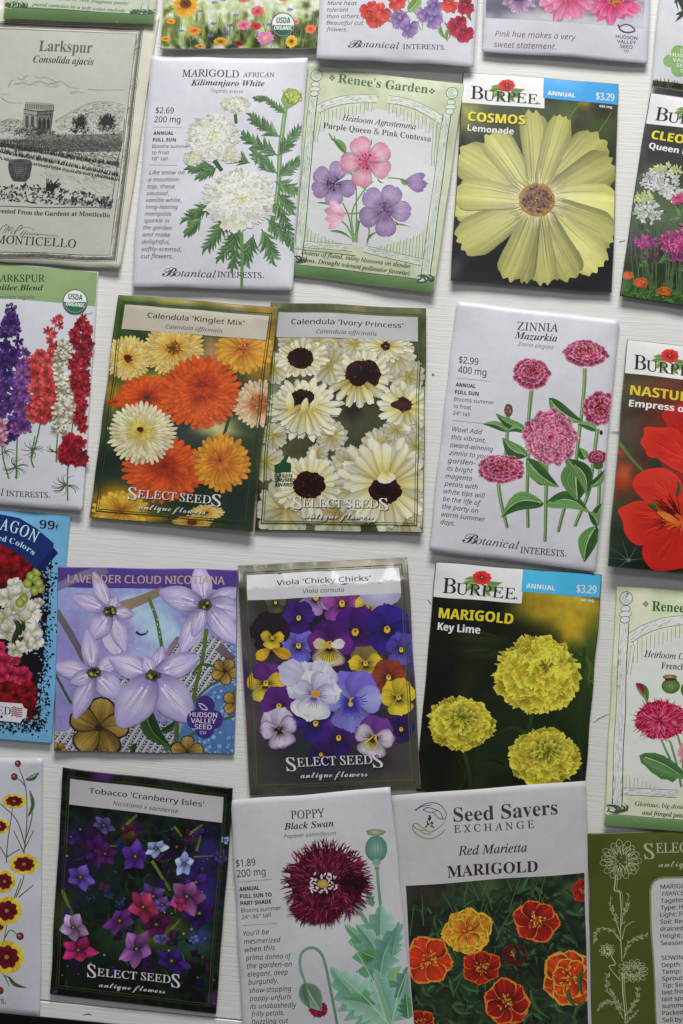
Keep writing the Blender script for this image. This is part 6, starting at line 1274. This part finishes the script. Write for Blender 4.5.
def tob(x, y, r, c, e=None, rot=0):
    c = np.array(c, float); e = c if e is None else np.array(e, float); g = rng.uniform(.82, 1.16); c, e = (c * .86 + c.mean() * .14) * g, (e * .86 + e.mean() * .14) * g
    ra = rng.uniform(0, 3.14); sq = rng.uniform(.62, 1); cr, sr = math.cos(ra), math.sin(ra); M = np.array([[cr, -sr], [sr, cr]]) @ np.diag([1, sq]) @ np.array([[cr, sr], [-sr, cr]])
    for k in range(5):
        a = rot + k * 1.2566 + rng.uniform(-.1, .1); p.petal(A, x, y, a, 2, r * rng.uniform(.82, 1.08), r * .86, c * .6, c, e, 'point', nt=7, ns=7, edge=.2, vary=.16, M=M, ruf=.06, streak=.1, bend=rng.uniform(-.12, .12)); 0 and p.stroke(A, [(x, y), (x + math.cos(a) * r * .7, y + math.sin(a) * r * .7)], 2.2, .8, tuple(np.clip(e * 1.15, 0, 255)), smooth=1)
    p.disc(A, x, y, r * .17, r * .14, (34, 30, 24), (60, 50, 40), n=10); p.disc(A, x, y, r * .07, col=(130, 130, 70), n=7)
V1, V2, PK_, LBL = (84, 44, 140), (110, 70, 160), (180, 50, 96), (126, 144, 196)
for q in ((205, 210, 44, (104, 84, 156), (124, 110, 176), .3), (90, 250, 36, (56, 36, 96), None, .2), (180, 300, 60, (64, 20, 84), (76, 26, 96), 0), (210, 310, 44, (84, 28, 96), None, 1), (315, 320, 60, V1, (100, 50, 156), -.2), (125, 395, 56, (96, 70, 160), (110, 84, 176), .1), (390, 292, 48, LBL, (150, 166, 206), .2), (487, 345, 46, (120, 130, 186), (136, 150, 200), -.3),
          (530, 410, 50, (60, 34, 110), None, .6), (540, 520, 66, (66, 30, 120), (80, 40, 136), .4), (380, 460, 56, V2, (130, 96, 176), .5), (410, 490, 40, (120, 84, 170), None, 0), (390, 560, 56, (110, 26, 90), (120, 30, 96), .9), (497, 462, 68, (140, 66, 130), (170, 110, 170), .1), (262, 545, 64, (104, 44, 126), (120, 56, 140), .5), (345, 498, 64, (180, 50, 90), (190, 70, 120), .25),
          (470, 490, 30, (170, 40, 100), None, .4), (100, 568, 60, (150, 116, 160), (176, 150, 190), .3), (118, 648, 66, (150, 30, 90), (166, 40, 104), .1), (320, 642, 72, (140, 84, 160), (180, 110, 176), .35), (410, 610, 34, (110, 100, 170), None, 0), (444, 686, 70, (66, 34, 130), (80, 46, 146), .2), (262, 488, 22, (40, 50, 90), None, .2), (614, 320, 34, (70, 60, 140), None, .2), (632, 262, 20, (120, 140, 190), None, .2), (520, 612, 20, (84, 94, 150), None, .3), (590, 822, 20, (90, 40, 120), None, 0), (34, 790, 16, (70, 30, 90), None, 0)): tob(q[0], q[1], q[2], q[3], q[4], q[5])
select_frame(p, "Tobacco 'Cranberry Isles'", 'Nicotiana x sanderae', hdr=(164, 160, 164), line=(54, 58, 24), tw=(152, 542), sw=(230, 454), logo=False)
p.crop(45, 765, 3.503)
q = 'brand_lettering'; c = (196, 196, 196)
p.text(q, 'S', 147, 742, 44, 'serif', c, w=30); p.text(q, 'ELECT', 183, 738, 27, 'serif', c, to=(318, 752)); p.text(q, 'SEED', 333, 753, 27, 'serif', c, to=(438, 764)); p.text(q, 'S', 441, 776, 44, 'serif', c, w=30); p.text(q, 'antique flowers', 189, 778, 20, 'script', c, to=(420, 801))

# ---------------- red marietta (under the poppy packet, over the key lime one)
p = packet([(391.9, 795.7), (585.5, 781.6), (592.5, 1070), (408, 1085)], 'white-topped seed packet with red and yellow marietta marigolds and a cupped hands emblem', rim=(2.2, 3.2, 3, 2.2), under=1.6, bulge=.8, lump=.4, gloss='matte', paper=(168, 166, 168), seed=53)
p.crop(385, 780, 3.177)
p.text('brand_lettering', 'Seed Savers', 220, 133, 44, 'serif', (56, 58, 62), to=(549, 108)); p.text('brand_lettering', 'E X C H A N G E', 221, 168, 23, 'serif', (60, 62, 66), to=(472, 150))
p.text(T1, 'Red Marietta', 232, 241, 29, 'italm', (50, 44, 48), to=(450, 226)); p.text(T1, 'MARIGOLD', 197, 310, 35, 'serifb', (56, 34, 40), to=(486, 290))
E_ = 'hands_emblem'; b_, g_ = (50, 74, 96), (106, 116, 44)
for pts in ([(98, 98), (112, 84), (140, 73), (168, 76), (186, 90), (196, 108), (192, 124), (186, 124), (178, 106), (166, 98), (150, 104), (136, 102), (120, 96)], [(120, 96), (134, 88), (152, 92), (168, 98)], [(186, 124), (172, 124), (164, 114), (150, 104)], [(94, 96), (120, 84), (148, 80)]): p.stroke(E_, pts, 2.6, 2, b_)
for pts in ([(90, 140), (96, 152), (112, 160), (128, 160), (144, 166), (160, 160), (176, 148), (192, 134)], [(90, 140), (88, 156), (104, 174), (128, 186), (152, 186), (176, 174), (192, 158)], [(92, 138), (104, 140), (116, 150), (130, 158)], [(112, 160), (124, 170), (148, 172)]): p.stroke(E_, pts, 2.6, 2, g_)
for i in range(26): t = rng.uniform(0, 1); p.disc(E_, 142 + rng.uniform(-14, 14) * t, 108 + 46 * t, 2.2, 3.4, (50, 46, 44), n=7)
A = 'flower_photo'
bl = [(120, 360, 50, 40, 0, (60, 50, 44), 3), (330, 340, 60, 30, 0, (70, 84, 50), 3), (600, 350, 40, 30, 0, (70, 90, 54), 3), (260, 620, 100, 50, 0, (44, 64, 40), 3), (440, 560, 90, 60, 0, (22, 34, 26), 3), (560, 500, 60, 60, 0, (24, 36, 30), 3), (120, 470, 60, 60, 0, (26, 36, 26), 3)]
p.field(A, [(66, 336), (650, 1000)], [(20, 28, 20), (34, 50, 34), (52, 70, 46), (26, 36, 28)], 7, bl, seed=37, contrast=2.2)
bx = p.box([(66, 336), (650, 1000)])
leaves(70, 350, 640, 800, 210, (60, 88, 54), (40, 64, 42), 60, 14, clip=bx, serr=.15)
for i in range(34): x, y = rng.uniform(80, 630), rng.uniform(350, 780); dx = rng.uniform(-70, 70); p.stroke(A, [(x, y), (x + dx * .4, y - 45), (x + dx, y - 100)], 3.4, 2, (76, 98, 60), clip=bx)
def mari(x, y, r, cols, edge, n=6, rot=0, sq=.95, lay=1):
    M = [[1, 0], [0, sq]]
    for l in range(lay):
        rr = r * (1 - .32 * l)
        for k in rng.permutation(n):
            a = rot + l * .5 + k * 6.283 / n + rng.uniform(-.14, .14); rr = r * (1 - .32 * l) * rng.uniform(.9, 1.06)
            p.petal(A, x, y, a, 4, rr, rr * .92, edge, edge, edge, 'wide', M=M, notch=.07, ruffle_n=2, nt=7, ns=7, vary=.03, ruf=.03, clip=bx, streak=0); p.petal(A, x, y, a, 2, rr * .93, rr * .80, *cols, 'wide', M=M, notch=.07, ruffle_n=2, nt=8, ns=9, edge=.3, streak=.14, ruf=.04, clip=bx)
            for s in (-.15, .15): p.stroke(A, [(x + math.cos(a + s) * rr * .3, y + math.sin(a + s) * rr * .3 * sq), (x + math.cos(a + s) * rr * .78, y + math.sin(a + s) * rr * .78 * sq)], 3, 1, tuple(np.array(cols[1]) * .8), smooth=1, clip=bx)
    for i in range(40): a = rng.uniform(0, 6.28); q = rng.uniform(0, .3) * r; c = np.array(rng.choice([(196, 120, 30), (206, 150, 40), (170, 70, 20)])); p.petal(A, x + math.cos(a) * q, y + math.sin(a) * q, a, 0, r * .14, r * .06, c * .7, c, c * 1.1, 'oval', nt=3, ns=3, clip=bx)
RM = ((84, 10, 8), (142, 26, 14), (160, 36, 18)); YM = ((150, 60, 10), (190, 120, 20), (200, 150, 34)); OR = ((150, 40, 10), (184, 56, 18), (186, 64, 24))
mari(410, 555, 44, ((50, 10, 8), (84, 20, 14), (80, 22, 16)), (96, 40, 24), 6, .2, .9, 2); mari(628, 350, 34, RM, (150, 70, 30), 6, .2, 1.3); leaves(360, 500, 460, 620, 16, (50, 72, 46), (36, 56, 36), 50, 14, clip=bx)
mari(482, 448, 80, RM, (196, 100, 30), 6, .2, .9); mari(262, 478, 84, YM, (206, 160, 44), 7, .4, 1, 2); mari(140, 572, 84, OR, (204, 124, 40), 6, .1, 1.0); mari(306, 596, 66, RM, (184, 90, 34), 6, .5, .92); mari(590, 630, 96, (OR[0], (182, 60, 18), (186, 80, 26)), (200, 140, 40), 7, .2, 1.05, 2); mari(384, 708, 80, RM, (200, 112, 36), 7, 0, 1.0); mari(112, 772, 52, RM, (184, 90, 34), 6, .3, .9)
for a, b in (((460, 660), (530, 760)), ((540, 700), (570, 740)), ((120, 650), (150, 690)), ((210, 710), (280, 740)), ((470, 740), (440, 780)), ((580, 660), (610, 720)), ((630, 600), (632, 690)), ((200, 760), (260, 775)), ((640, 700), (600, 770))): p.leaf(A, a, b, 16, (70, 100, 60), (50, 78, 46), vein=(100, 128, 84), clip=bx)

# ---------------- poppy
A = 'flower_painting'
p = packet([(231.1, 801.1), (389.7, 787.8), (416, 1046), (245, 1060)], 'white seed packet with a shaggy burgundy poppy and blue-green leaves', rim=(3, 4.4, 4.4, 3), under=2, bulge=.9, gloss='satin', paper=(174, 173, 178), seed=54)
p.crop(225, 785, 3.595); K = (46, 46, 50)
p.text(T1, 'POPPY', 237, 123, 30, 'serif', (70, 70, 74), to=(358, 114)); p.text(T1, 'Black Swan', 213, 162, 24, 'italb', (44, 42, 46), to=(391, 148)); p.text(T1, 'Papaver somniferum', 213, 192, 13, 'sansi', (104, 104, 110), to=(399, 178))
p.text('price_lettering', '$1.89', 41, 294, 23, 'sans', K, to=(110, 289)); p.text('price_lettering', '200 mg', 43, 330, 23, 'sans', K, to=(147, 322))
p.stroke(D, [(46, 347), (172, 338)], 1.7, col=(120, 120, 126), smooth=1); p.stroke(D, [(66, 506), (187, 497)], 1.7, col=(120, 120, 126), smooth=1)
for i, (s, w) in enumerate((('ANNUAL', 74), ('FULL SUN TO', 116), ('PART SHADE', 112))): p.text(D, s, 50 + i * 2, 380 + i * 26, 14, 'sansx', (46, 46, 50), to=(50 + i * 2 + w, 375 + i * 25))
for i, (s, w) in enumerate((('Blooms summer', 144), ('24"-36" tall', 104))): p.text(D, s, 57 + i * 3, 459 + i * 25, 14, 'sans', (76, 76, 82), to=(57 + i * 3 + w, 448 + i * 25))
for i, (s, w) in enumerate((("You'll be", 92), ('mesmerized', 130), ('when this', 108), ('prima donna of', 164), ('the garden-an', 164), ('elegant, deep', 146), ('burgundy,', 108), ('show-stopping', 154), ('poppy-unfurls', 152), ('its unabashedly', 168), ('frilly petals.', 122), ('Dazzling cut', 134))):
    p.text(D, s, 67 + i * 2.6, 544 + i * 29, 17, 'sansi', (64, 64, 70), to=(67 + i * 2.6 + w, 536 + i * 29))
gb, gB = (138, 170, 156), (104, 142, 128)
for pts, w in (([(545, 290), (550, 360), (558, 440)], 11), ([(460, 425), (510, 500), (560, 600), (578, 720), (580, 860)], 15), ([(290, 712), (272, 650), (280, 600), (320, 584), (356, 620), (380, 740), (402, 860)], 10)): p.stroke(A, pts, w, w, (110, 146, 122), (94, 132, 104), smooth=8)
def jag(p0, p1, w, c0, c1, b=0, lob=7): p.leaf(A, p0, p1, w, c0, c1, bend=b, serr=.34, lobes=lob, ns=44, vein=(126, 164, 136)); 
jag((580, 800), (430, 500), 130, (124, 158, 118), (96, 138, 108), .12, 6); jag((560, 640), (560, 430), 150, gb, gB, 0, 6); jag((575, 700), (470, 500), 100, gb, gB, .1, 6); jag((560, 690), (640, 500), 90, (120, 164, 150), gB, -.1, 5); jag((590, 850), (380, 650), 150, gb, (110, 152, 132), -.05, 7); jag((600, 850), (410, 770), 110, (96, 146, 112), gb, .1, 6); jag((590, 850), (660, 650), 120, gb, gB, .05, 6); jag((600, 860), (540, 660), 90, (124, 166, 150), gb, 0, 5); jag((660, 840), (650, 750), 60, (100, 140, 100), (80, 124, 90), 0, 5); jag((530, 440), (508, 370), 26, (100, 146, 110), gB, 0, 4); jag((600, 620), (625, 490), 40, (120, 160, 140), gB, 0, 5); jag((540, 620), (490, 600), 60, (94, 140, 90), (80, 124, 80), 0, 5)
for pts in ([(580, 850), (530, 700), (450, 560)], [(590, 860), (500, 760), (400, 670)], [(600, 860), (620, 760), (650, 680)]): p.stroke(A, pts, 4, 2, (160, 186, 150))
p.disc(A, 543, 228, 39, 46, (126, 158, 146), (84, 118, 108), n=28); 
for k in (-24, -12, 0, 12, 24): p.stroke(A, [(543 + k * .7, 190), (543 + k, 230), (543 + k * .4, 270)], 2, 1.5, (90, 124, 112))
p.disc(A, 542, 170, 33, 12, (160, 166, 130), (110, 124, 96), rough=.12); p.disc(A, 545, 297, 9, 7, (150, 120, 90)); p.petal(A, 543, 262, 1.57, 0, 26, 30, (110, 140, 120), (110, 140, 120), (110, 140, 120), 'oval')
BG = [(84, 20, 42), (100, 26, 52), (118, 42, 66), (64, 14, 32), (74, 16, 38)]
shaggy(365, 350, 156, 142, 760, BG, l=44, w=9); shaggy(330, 440, 110, 70, 200, BG, l=44, w=9)
for i in range(150):
    a = rng.uniform(0, 6.28); X, Y_ = 365 + math.cos(a) * 140, 350 + math.sin(a) * 132; b = a + rng.normal() * .3; c = np.array(BG[rng.integers(5)]) * rng.uniform(.9, 1.25); p.petal(A, X, Y_, b, -20, rng.uniform(16, 36), 7, c * .8, c, c * 1.1, 'spike', nt=4, ns=3, bend=rng.uniform(-.3, .3))
for i in range(90): a = rng.uniform(0, 6.28); q = rng.uniform(.3, .95); X, Y_ = 365 + math.cos(a) * 130 * q, 350 + math.sin(a) * 120 * q; c = np.array((170, 90, 116)) * rng.uniform(.7, 1.05); p.stroke(A, [(X, Y_), (X + math.cos(a + .2) * 18, Y_ + math.sin(a + .2) * 18)], 2, .6, tuple(c), smooth=1)
p.disc(A, 350, 356, 52, 44, (50, 16, 30), (64, 14, 34), rough=.15); 
for i in range(40): a = rng.uniform(0, 6.28); q = rng.uniform(26, 54); p.petal(A, 350 + math.cos(a) * q, 354 + math.sin(a) * q * .8, rng.uniform(0, 6.28), -7, 8, 7, (170, 150, 166), (184, 172, 186), (190, 180, 190), 'oval', nt=4, ns=3)
p.disc(A, 352, 356, 22, 16, (176, 164, 90), (150, 130, 60), rough=.15)
for i in range(120): a = rng.uniform(0, 6.28); q = rng.uniform(0, 1); p.petal(A, 462 + math.cos(a) * 40 * q, 350 + math.sin(a) * 36 * q, a + rng.uniform(-.6, .6), -12, 20, 9, (36, 8, 18), (56, 12, 28), (84, 18, 42), 'spike', nt=4, ns=3)
shaggy(335, 805, 38, 34, 70, [(130, 30, 50), (150, 50, 70)], l=22, w=5)
p.leaf(A, (285, 712), (345, 812), 78, (138, 164, 146), (112, 142, 122), bend=.02, vein=(150, 174, 150)); p.leaf(A, (282, 712), (305, 800), 34, (110, 146, 118), (94, 130, 104), bend=.1)

# ---------------- olive packet, back side
p = packet([(588.7, 833.7), (758, 828), (765, 1060), (592.5, 1068)], 'olive green seed packet with a white line-drawn daisy beside a panel of planting notes', rim=(2.6, 2.6, 3, 3), under=2, bulge=.9, gloss='satin', paper=(76, 84, 36), seed=55)
p.crop(580, 825, 5.146)
p.field('backdrop_print', [(0, 0), (900, 1200)], [(72, 80, 32), (80, 88, 38)], 30, pitch=4, full=0, fine=.03)
L_ = 'line_drawing'; lc = (158, 164, 132)
def dline(pts, w=3, w1=None, closed=False): p.stroke(L_, pts, w, w1 or w * .7, lc, closed=closed)
def dflower(x, y, r, n, sq=1, a0=0, span=6.283, ri=.42):
    for l in range(2):
        for k in range(n):
            a = a0 + span * (k + .5 * l) / n + rng.uniform(-.08, .08); R = r * rng.uniform(.9, 1.05) * (1 - .2 * l); w = r * .16; c, s = math.cos(a), math.sin(a)
            q = [(x + c * R * t - s * o * w, y + (s * R * t + c * o * w) * sq) for t, o in ((ri, -.5), (.7, -1), (.95, -.7), (1.02, 0), (.95, .7), (.7, 1), (ri, .5))]
            dline(q, 2.6); dline([q[0], ((q[1][0] + q[5][0]) / 2, (q[1][1] + q[5][1]) / 2)], 1.4)
    for i in range(40): a = rng.uniform(0, 6.28); q = r * ri * math.sqrt(rng.uniform(.1, 1)); p.stroke(L_, [(x + math.cos(a) * q, y + math.sin(a) * q * sq), (x + math.cos(a) * q + 5, y + math.sin(a) * q * sq + 5), (x + math.cos(a) * q + 2, y + math.sin(a) * q * sq + 9)], 3, 1.5, lc, smooth=2)
dflower(210, 180, 104, 15, .95)
dline([(182, 262), (178, 300), (176, 335), (202, 342), (208, 380), (214, 440), (212, 540), (214, 700)], 6); dline([(192, 262), (188, 310), (190, 330), (214, 345), (220, 400), (224, 440)], 2.5)
def frnd(pts, n, l):
    dline(pts, 4, 2); Q = np.array(pts, float)
    for i in range(n):
        f = rng.uniform(.2, len(Q) - 1.01); j = int(f); q = Q[j] + (Q[j + 1] - Q[j]) * (f - j); a = math.atan2(*(Q[j + 1] - Q[j])[::-1]) + rng.choice([-1, 1]) * rng.uniform(.4, .9); L = l * rng.uniform(.5, 1.1)
        p.leaf(L_, tuple(q), (q[0] + math.cos(a) * L, q[1] + math.sin(a) * L), L * .34, lc, tuple(np.array(lc) * .8), ns=6)
frnd([(208, 560), (185, 480), (160, 430), (156, 365)], 24, 24); frnd([(216, 520), (225, 460), (240, 420), (250, 365)], 26, 24); frnd([(212, 600), (170, 545), (110, 530), (85, 560), (85, 600)], 34, 22); frnd([(220, 590), (240, 520), (285, 495)], 12, 12); frnd([(225, 680), (250, 610), (300, 580), (340, 568)], 30, 24)
dflower(140, 645, 40, 8, .9, ri=.5); dline([(160, 672), (180, 715), (150, 722), (160, 745), (205, 800)], 5); dflower(270, 750, 78, 13, .8, .2); dline([(215, 760), (218, 860), (232, 960), (235, 1024)], 7); dline([(225, 760), (228, 860), (242, 960), (246, 1024)], 3)
frnd([(225, 960), (180, 900), (140, 850), (136, 770)], 34, 26); frnd([(235, 985), (265, 940), (290, 900), (294, 835)], 30, 26); frnd([(225, 1000), (180, 920), (130, 915), (95, 945)], 34, 24); frnd([(240, 1024), (280, 980), (300, 950)], 10, 20)
c = (152, 158, 134)
p.text('brand_lettering', 'S', 330, 176, 76, 'serif', c, w=52); p.text('brand_lettering', 'ELECT SEEDS', 394, 146, 50, 'serif', c, w=400); p.text('brand_lettering', 'antique flowers', 404, 218, 34, 'script', c, w=390)
p.poly('notes_panel', [(354, 340), (358, 310), (372, 288), (396, 272), (430, 266), (860, 258), (870, 1190), (396, 1210)], (120, 126, 96)); p.poly('notes_panel', [(364, 342), (368, 314), (380, 294), (400, 282), (432, 276), (860, 268), (870, 1190), (402, 1210)], (170, 170, 170))
for i, s in enumerate(("MARIGOLD", "'FRANCES HOFFMAN'", 'Tagetes tenuifolia', 'Type: Hardy annual', 'Light: Full sun', 'Soil: Regular, well-', 'drained', 'Height: 20"', 'Season: Summer', '', 'SOWING', 'Depth: Just cover', 'Temp: 65-70', 'Sprout time: 7 days', 'Tip: Sow after the', 'last frost or before', 'last spring frost,', 'summer bloom', 'Packed for season', 'Sell by December')):
    if s: p.text('notes_lettering', s, 411 + i * .7, 329 + i * 36 + (0 if i < 10 else 3), 21, 'sansi' if i == 1 else 'sansm', (52, 52, 50), track=1.1)
from mathutils import Matrix
AMB, WIN, SHEEN = 0.14, 18.6, 3.4
# ================================================================== table, floor, light, camera
for p in PACKS: p.finish()

def wood_material():
    m = bpy.data.materials.new('white_painted_wood'); nt, b = nodes(m); L = nt.links
    tc = nt.nodes.new('ShaderNodeTexCoord')
    def noise(sx, sy, sc, det, rot=0.0):
        mp = nt.nodes.new('ShaderNodeMapping'); mp.inputs['Scale'].default_value = (sx, sy, 1); mp.inputs['Rotation'].default_value = (0, 0, rot)
        n = nt.nodes.new('ShaderNodeTexNoise'); n.inputs['Scale'].default_value = sc; n.inputs['Detail'].default_value = det; n.inputs['Roughness'].default_value = 0.6
        L.new(tc.outputs['Object'], mp.inputs[0]); L.new(mp.outputs[0], n.inputs['Vector']); return n
    g1 = noise(26, 760, 1, 3, .03); g2 = noise(80, 1500, 1, 2, -.02); g3 = noise(3, 9, 1.5, 3)
    def rng_(n, a, b_, c, d):
        r = nt.nodes.new('ShaderNodeMapRange'); r.inputs[1].default_value = a; r.inputs[2].default_value = b_; r.inputs[3].default_value = c; r.inputs[4].default_value = d
        L.new(n.outputs[0], r.inputs[0]); return r
    r1 = rng_(g1, .30, .46, .965, 1.0); r2 = rng_(g3, .3, .7, .97, 1.02); r3 = rng_(g2, .3, .5, .97, 1)
    mu = nt.nodes.new('ShaderNodeMath'); mu.operation = 'MULTIPLY'; L.new(r1.outputs[0], mu.inputs[0]); L.new(r2.outputs[0], mu.inputs[1])
    mv = nt.nodes.new('ShaderNodeMath'); mv.operation = 'MULTIPLY'; L.new(mu.outputs[0], mv.inputs[0]); L.new(r3.outputs[0], mv.inputs[1])
    mp = nt.nodes.new('ShaderNodeMapping'); mp.inputs['Scale'].default_value = (9, 34, 1); vo = nt.nodes.new('ShaderNodeTexVoronoi'); vo.inputs['Scale'].default_value = 1; vo.inputs['Randomness'].default_value = 1
    L.new(tc.outputs['Object'], mp.inputs[0]); L.new(mp.outputs[0], vo.inputs['Vector'])
    fr = nt.nodes.new('ShaderNodeMapRange'); fr.inputs[1].default_value = .018; fr.inputs[2].default_value = .045; fr.inputs[3].default_value = .45; fr.inputs[4].default_value = 1; L.new(vo.outputs['Distance'], fr.inputs[0])
    mw = nt.nodes.new('ShaderNodeMath'); mw.operation = 'MULTIPLY'; L.new(mv.outputs[0], mw.inputs[0]); L.new(fr.outputs[0], mw.inputs[1]); mv = mw
    mx = nt.nodes.new('ShaderNodeMixRGB'); mx.blend_type = 'MULTIPLY'; mx.inputs[0].default_value = 1; mx.inputs[1].default_value = (0.80, 0.80, 0.776, 1)
    L.new(mv.outputs[0], mx.inputs[2]); L.new(mx.outputs[0], b.inputs['Base Color'])
    b.inputs['Roughness'].default_value = 0.42; b.inputs['Specular IOR Level'].default_value = 0.45
    u1 = nt.nodes.new('ShaderNodeBump'); u1.inputs['Strength'].default_value = 0.3; u1.inputs['Distance'].default_value = 0.0006
    u2 = nt.nodes.new('ShaderNodeBump'); u2.inputs['Strength'].default_value = 0.25; u2.inputs['Distance'].default_value = 0.0003
    L.new(g1.outputs[0], u1.inputs['Height']); L.new(g2.outputs[0], u2.inputs['Height']); L.new(u1.outputs[0], u2.inputs['Normal']); L.new(u2.outputs[0], b.inputs['Normal'])
    return m
WOOD = wood_material()
a = on_plane(0, 996.5); b = on_plane(260, 1022.5); ang = math.atan2(b[1] - a[1], b[0] - a[0])
e = on_plane(0, 1013.5)
seam = a; dirv = np.array([math.cos(ang), math.sin(ang), 0]); up = np.array([-dirv[1], dirv[0], 0])
edge_w = float(np.dot(e - a, -up))                           # width of the outermost board that shows
table = bpy.data.objects.new('table', None); COL.objects.link(table)
table.location = tuple(seam + dirv * 0.18); table.rotation_euler = (0, 0, ang); table.empty_display_size = .05
table['label'] = 'white painted table of grooved boards under all the packets'; table['category'] = 'table'
def board(y0, y1, x0=-.75, x1=.95, t=.022, name='board'):
    bv = .0006; V = []; F = []
    prof = [(y0 + .0002, -t), (y0 + .0002, -bv), (y0 + .0002 + bv, 0), (y1 - .0002 - bv, 0), (y1 - .0002, -bv), (y1 - .0002, -t)]
    n = 60
    for i in range(n + 1):
        x = x0 + (x1 - x0) * i / n
        for y, z in prof: V.append((x, y, z))
    k = len(prof)
    for i in range(n):
        for j in range(k): q = i * k + j; r = i * k + (j + 1) % k; F.append((q, q + k, r + k, r))
    F.append(tuple(range(k))[::-1]); F.append(tuple(n * k + j for j in range(k)))
    me = bpy.data.meshes.new(name); me.from_pydata(V, [], F); me.update(); me.materials.append(WOOD)
    o = bpy.data.objects.new(name, me); COL.objects.link(o); o.parent = table; return o
board(-edge_w, 0); board(0, .80)
# scratches and dents in the paint that show between the packets
ms = bpy.data.materials.new('dark_scratch'); nt_, bs = nodes(ms); bs.inputs['Base Color'].default_value = (.16, .15, .13, 1); bs.inputs['Roughness'].default_value = .8
Rt = Matrix.Rotation(-ang, 3, 'Z')
for pts, wd in (([(593, 723), (600, 718), (609, 714)], .0005), ([(432, 374), (434, 375.5)], .0011), ([(619, 242), (625, 241)], .0005), ([(83, 1015), (88, 1014), (92, 1015)], .0007), ([(255, 1006), (259, 1007)], .0009), ([(428, 600), (431, 604)], .0005), ([(603, 440), (606, 440)], .0006)):
    P = [Rt @ (Vector(on_plane(x, y)) - table.location) for x, y in pts]; V = []; n = len(P)
    for i, q in enumerate(P):
        d = (P[min(i + 1, n - 1)] - P[max(i - 1, 0)]).normalized(); nn = Vector((-d.y, d.x, 0)); w_ = wd * (.35 if i in (0, n - 1) and n > 2 else 1) / 2
        V += [tuple(q + nn * w_ + Vector((0, 0, .00008))), tuple(q - nn * w_ + Vector((0, 0, .00008)))]
    me = bpy.data.meshes.new('scratch'); me.from_pydata(V, [], [(2 * i, 2 * i + 1, 2 * i + 3, 2 * i + 2) for i in range(n - 1)]); me.materials.append(ms)
    o = bpy.data.objects.new('scratch', me); COL.objects.link(o); o.parent = table
# floor in deep shade under the table edge
fl = bpy.data.meshes.new('floor'); fl.from_pydata([(-3, -3, -.72), (3, -3, -.72), (3, 3, -.72), (-3, 3, -.72)], [], [(0, 1, 2, 3)]); fl.update()
mf = bpy.data.materials.new('dark_floor'); nt, bb = nodes(mf); bb.inputs['Base Color'].default_value = (.012, .011, .014, 1); bb.inputs['Roughness'].default_value = .8
nn = nt.nodes.new('ShaderNodeTexNoise'); nn.inputs['Scale'].default_value = 6; rr = nt.nodes.new('ShaderNodeMapRange'); rr.inputs[3].default_value = .006; rr.inputs[4].default_value = .02
nt.links.new(nn.outputs[0], rr.inputs[0]); nt.links.new(rr.outputs[0], bb.inputs['Base Color'])
fl.materials.append(mf); fo = bpy.data.objects.new('floor', fl); COL.objects.link(fo); fo['kind'] = 'structure'; fo['label'] = 'dark floor below the table edge'

w = bpy.data.worlds.new('World'); SC.world = w; w.use_nodes = True
w.node_tree.nodes['Background'].inputs[0].default_value = (.93, .96, 1.0, 1); w.node_tree.nodes['Background'].inputs[1].default_value = AMB
def area(name, loc, tgt, sx, sy, power, col):
    l = bpy.data.lights.new(name, 'AREA'); l.shape = 'RECTANGLE'; l.size = sx; l.size_y = sy; l.energy = power; l.color = col
    o = bpy.data.objects.new(name, l); COL.objects.link(o); o.location = loc
    d = Vector(tgt) - Vector(loc); o.rotation_euler = d.to_track_quat('-Z', 'Y').to_euler(); return o
area('window_light', (.06, 1.2, .69), (0, 0, 0), .6, .36, WIN, (1, .985, .96))
area('ceiling_light', (0.02, .95, 2.0), (0, 0, 0), .5, .28, SHEEN, (1, .99, .97))  # unseen lamp added so the viola packet's curled top strip catches a sheen
cam = bpy.data.cameras.new('camera'); cam.sensor_fit = 'VERTICAL'; cam.sensor_height = 36; cam.lens = FPX * 36 / 1024; cam.clip_end = 50; cam.clip_start = .05
co = bpy.data.objects.new('camera', cam); COL.objects.link(co); co.location = (0, 0, CAM_H)
co.rotation_euler = Matrix(RC.tolist()).to_euler()
SC.camera = co
SC.view_settings.view_transform = 'Standard'; SC.view_settings.look = 'None'; SC.view_settings.gamma = 1; SC.view_settings.exposure = 0
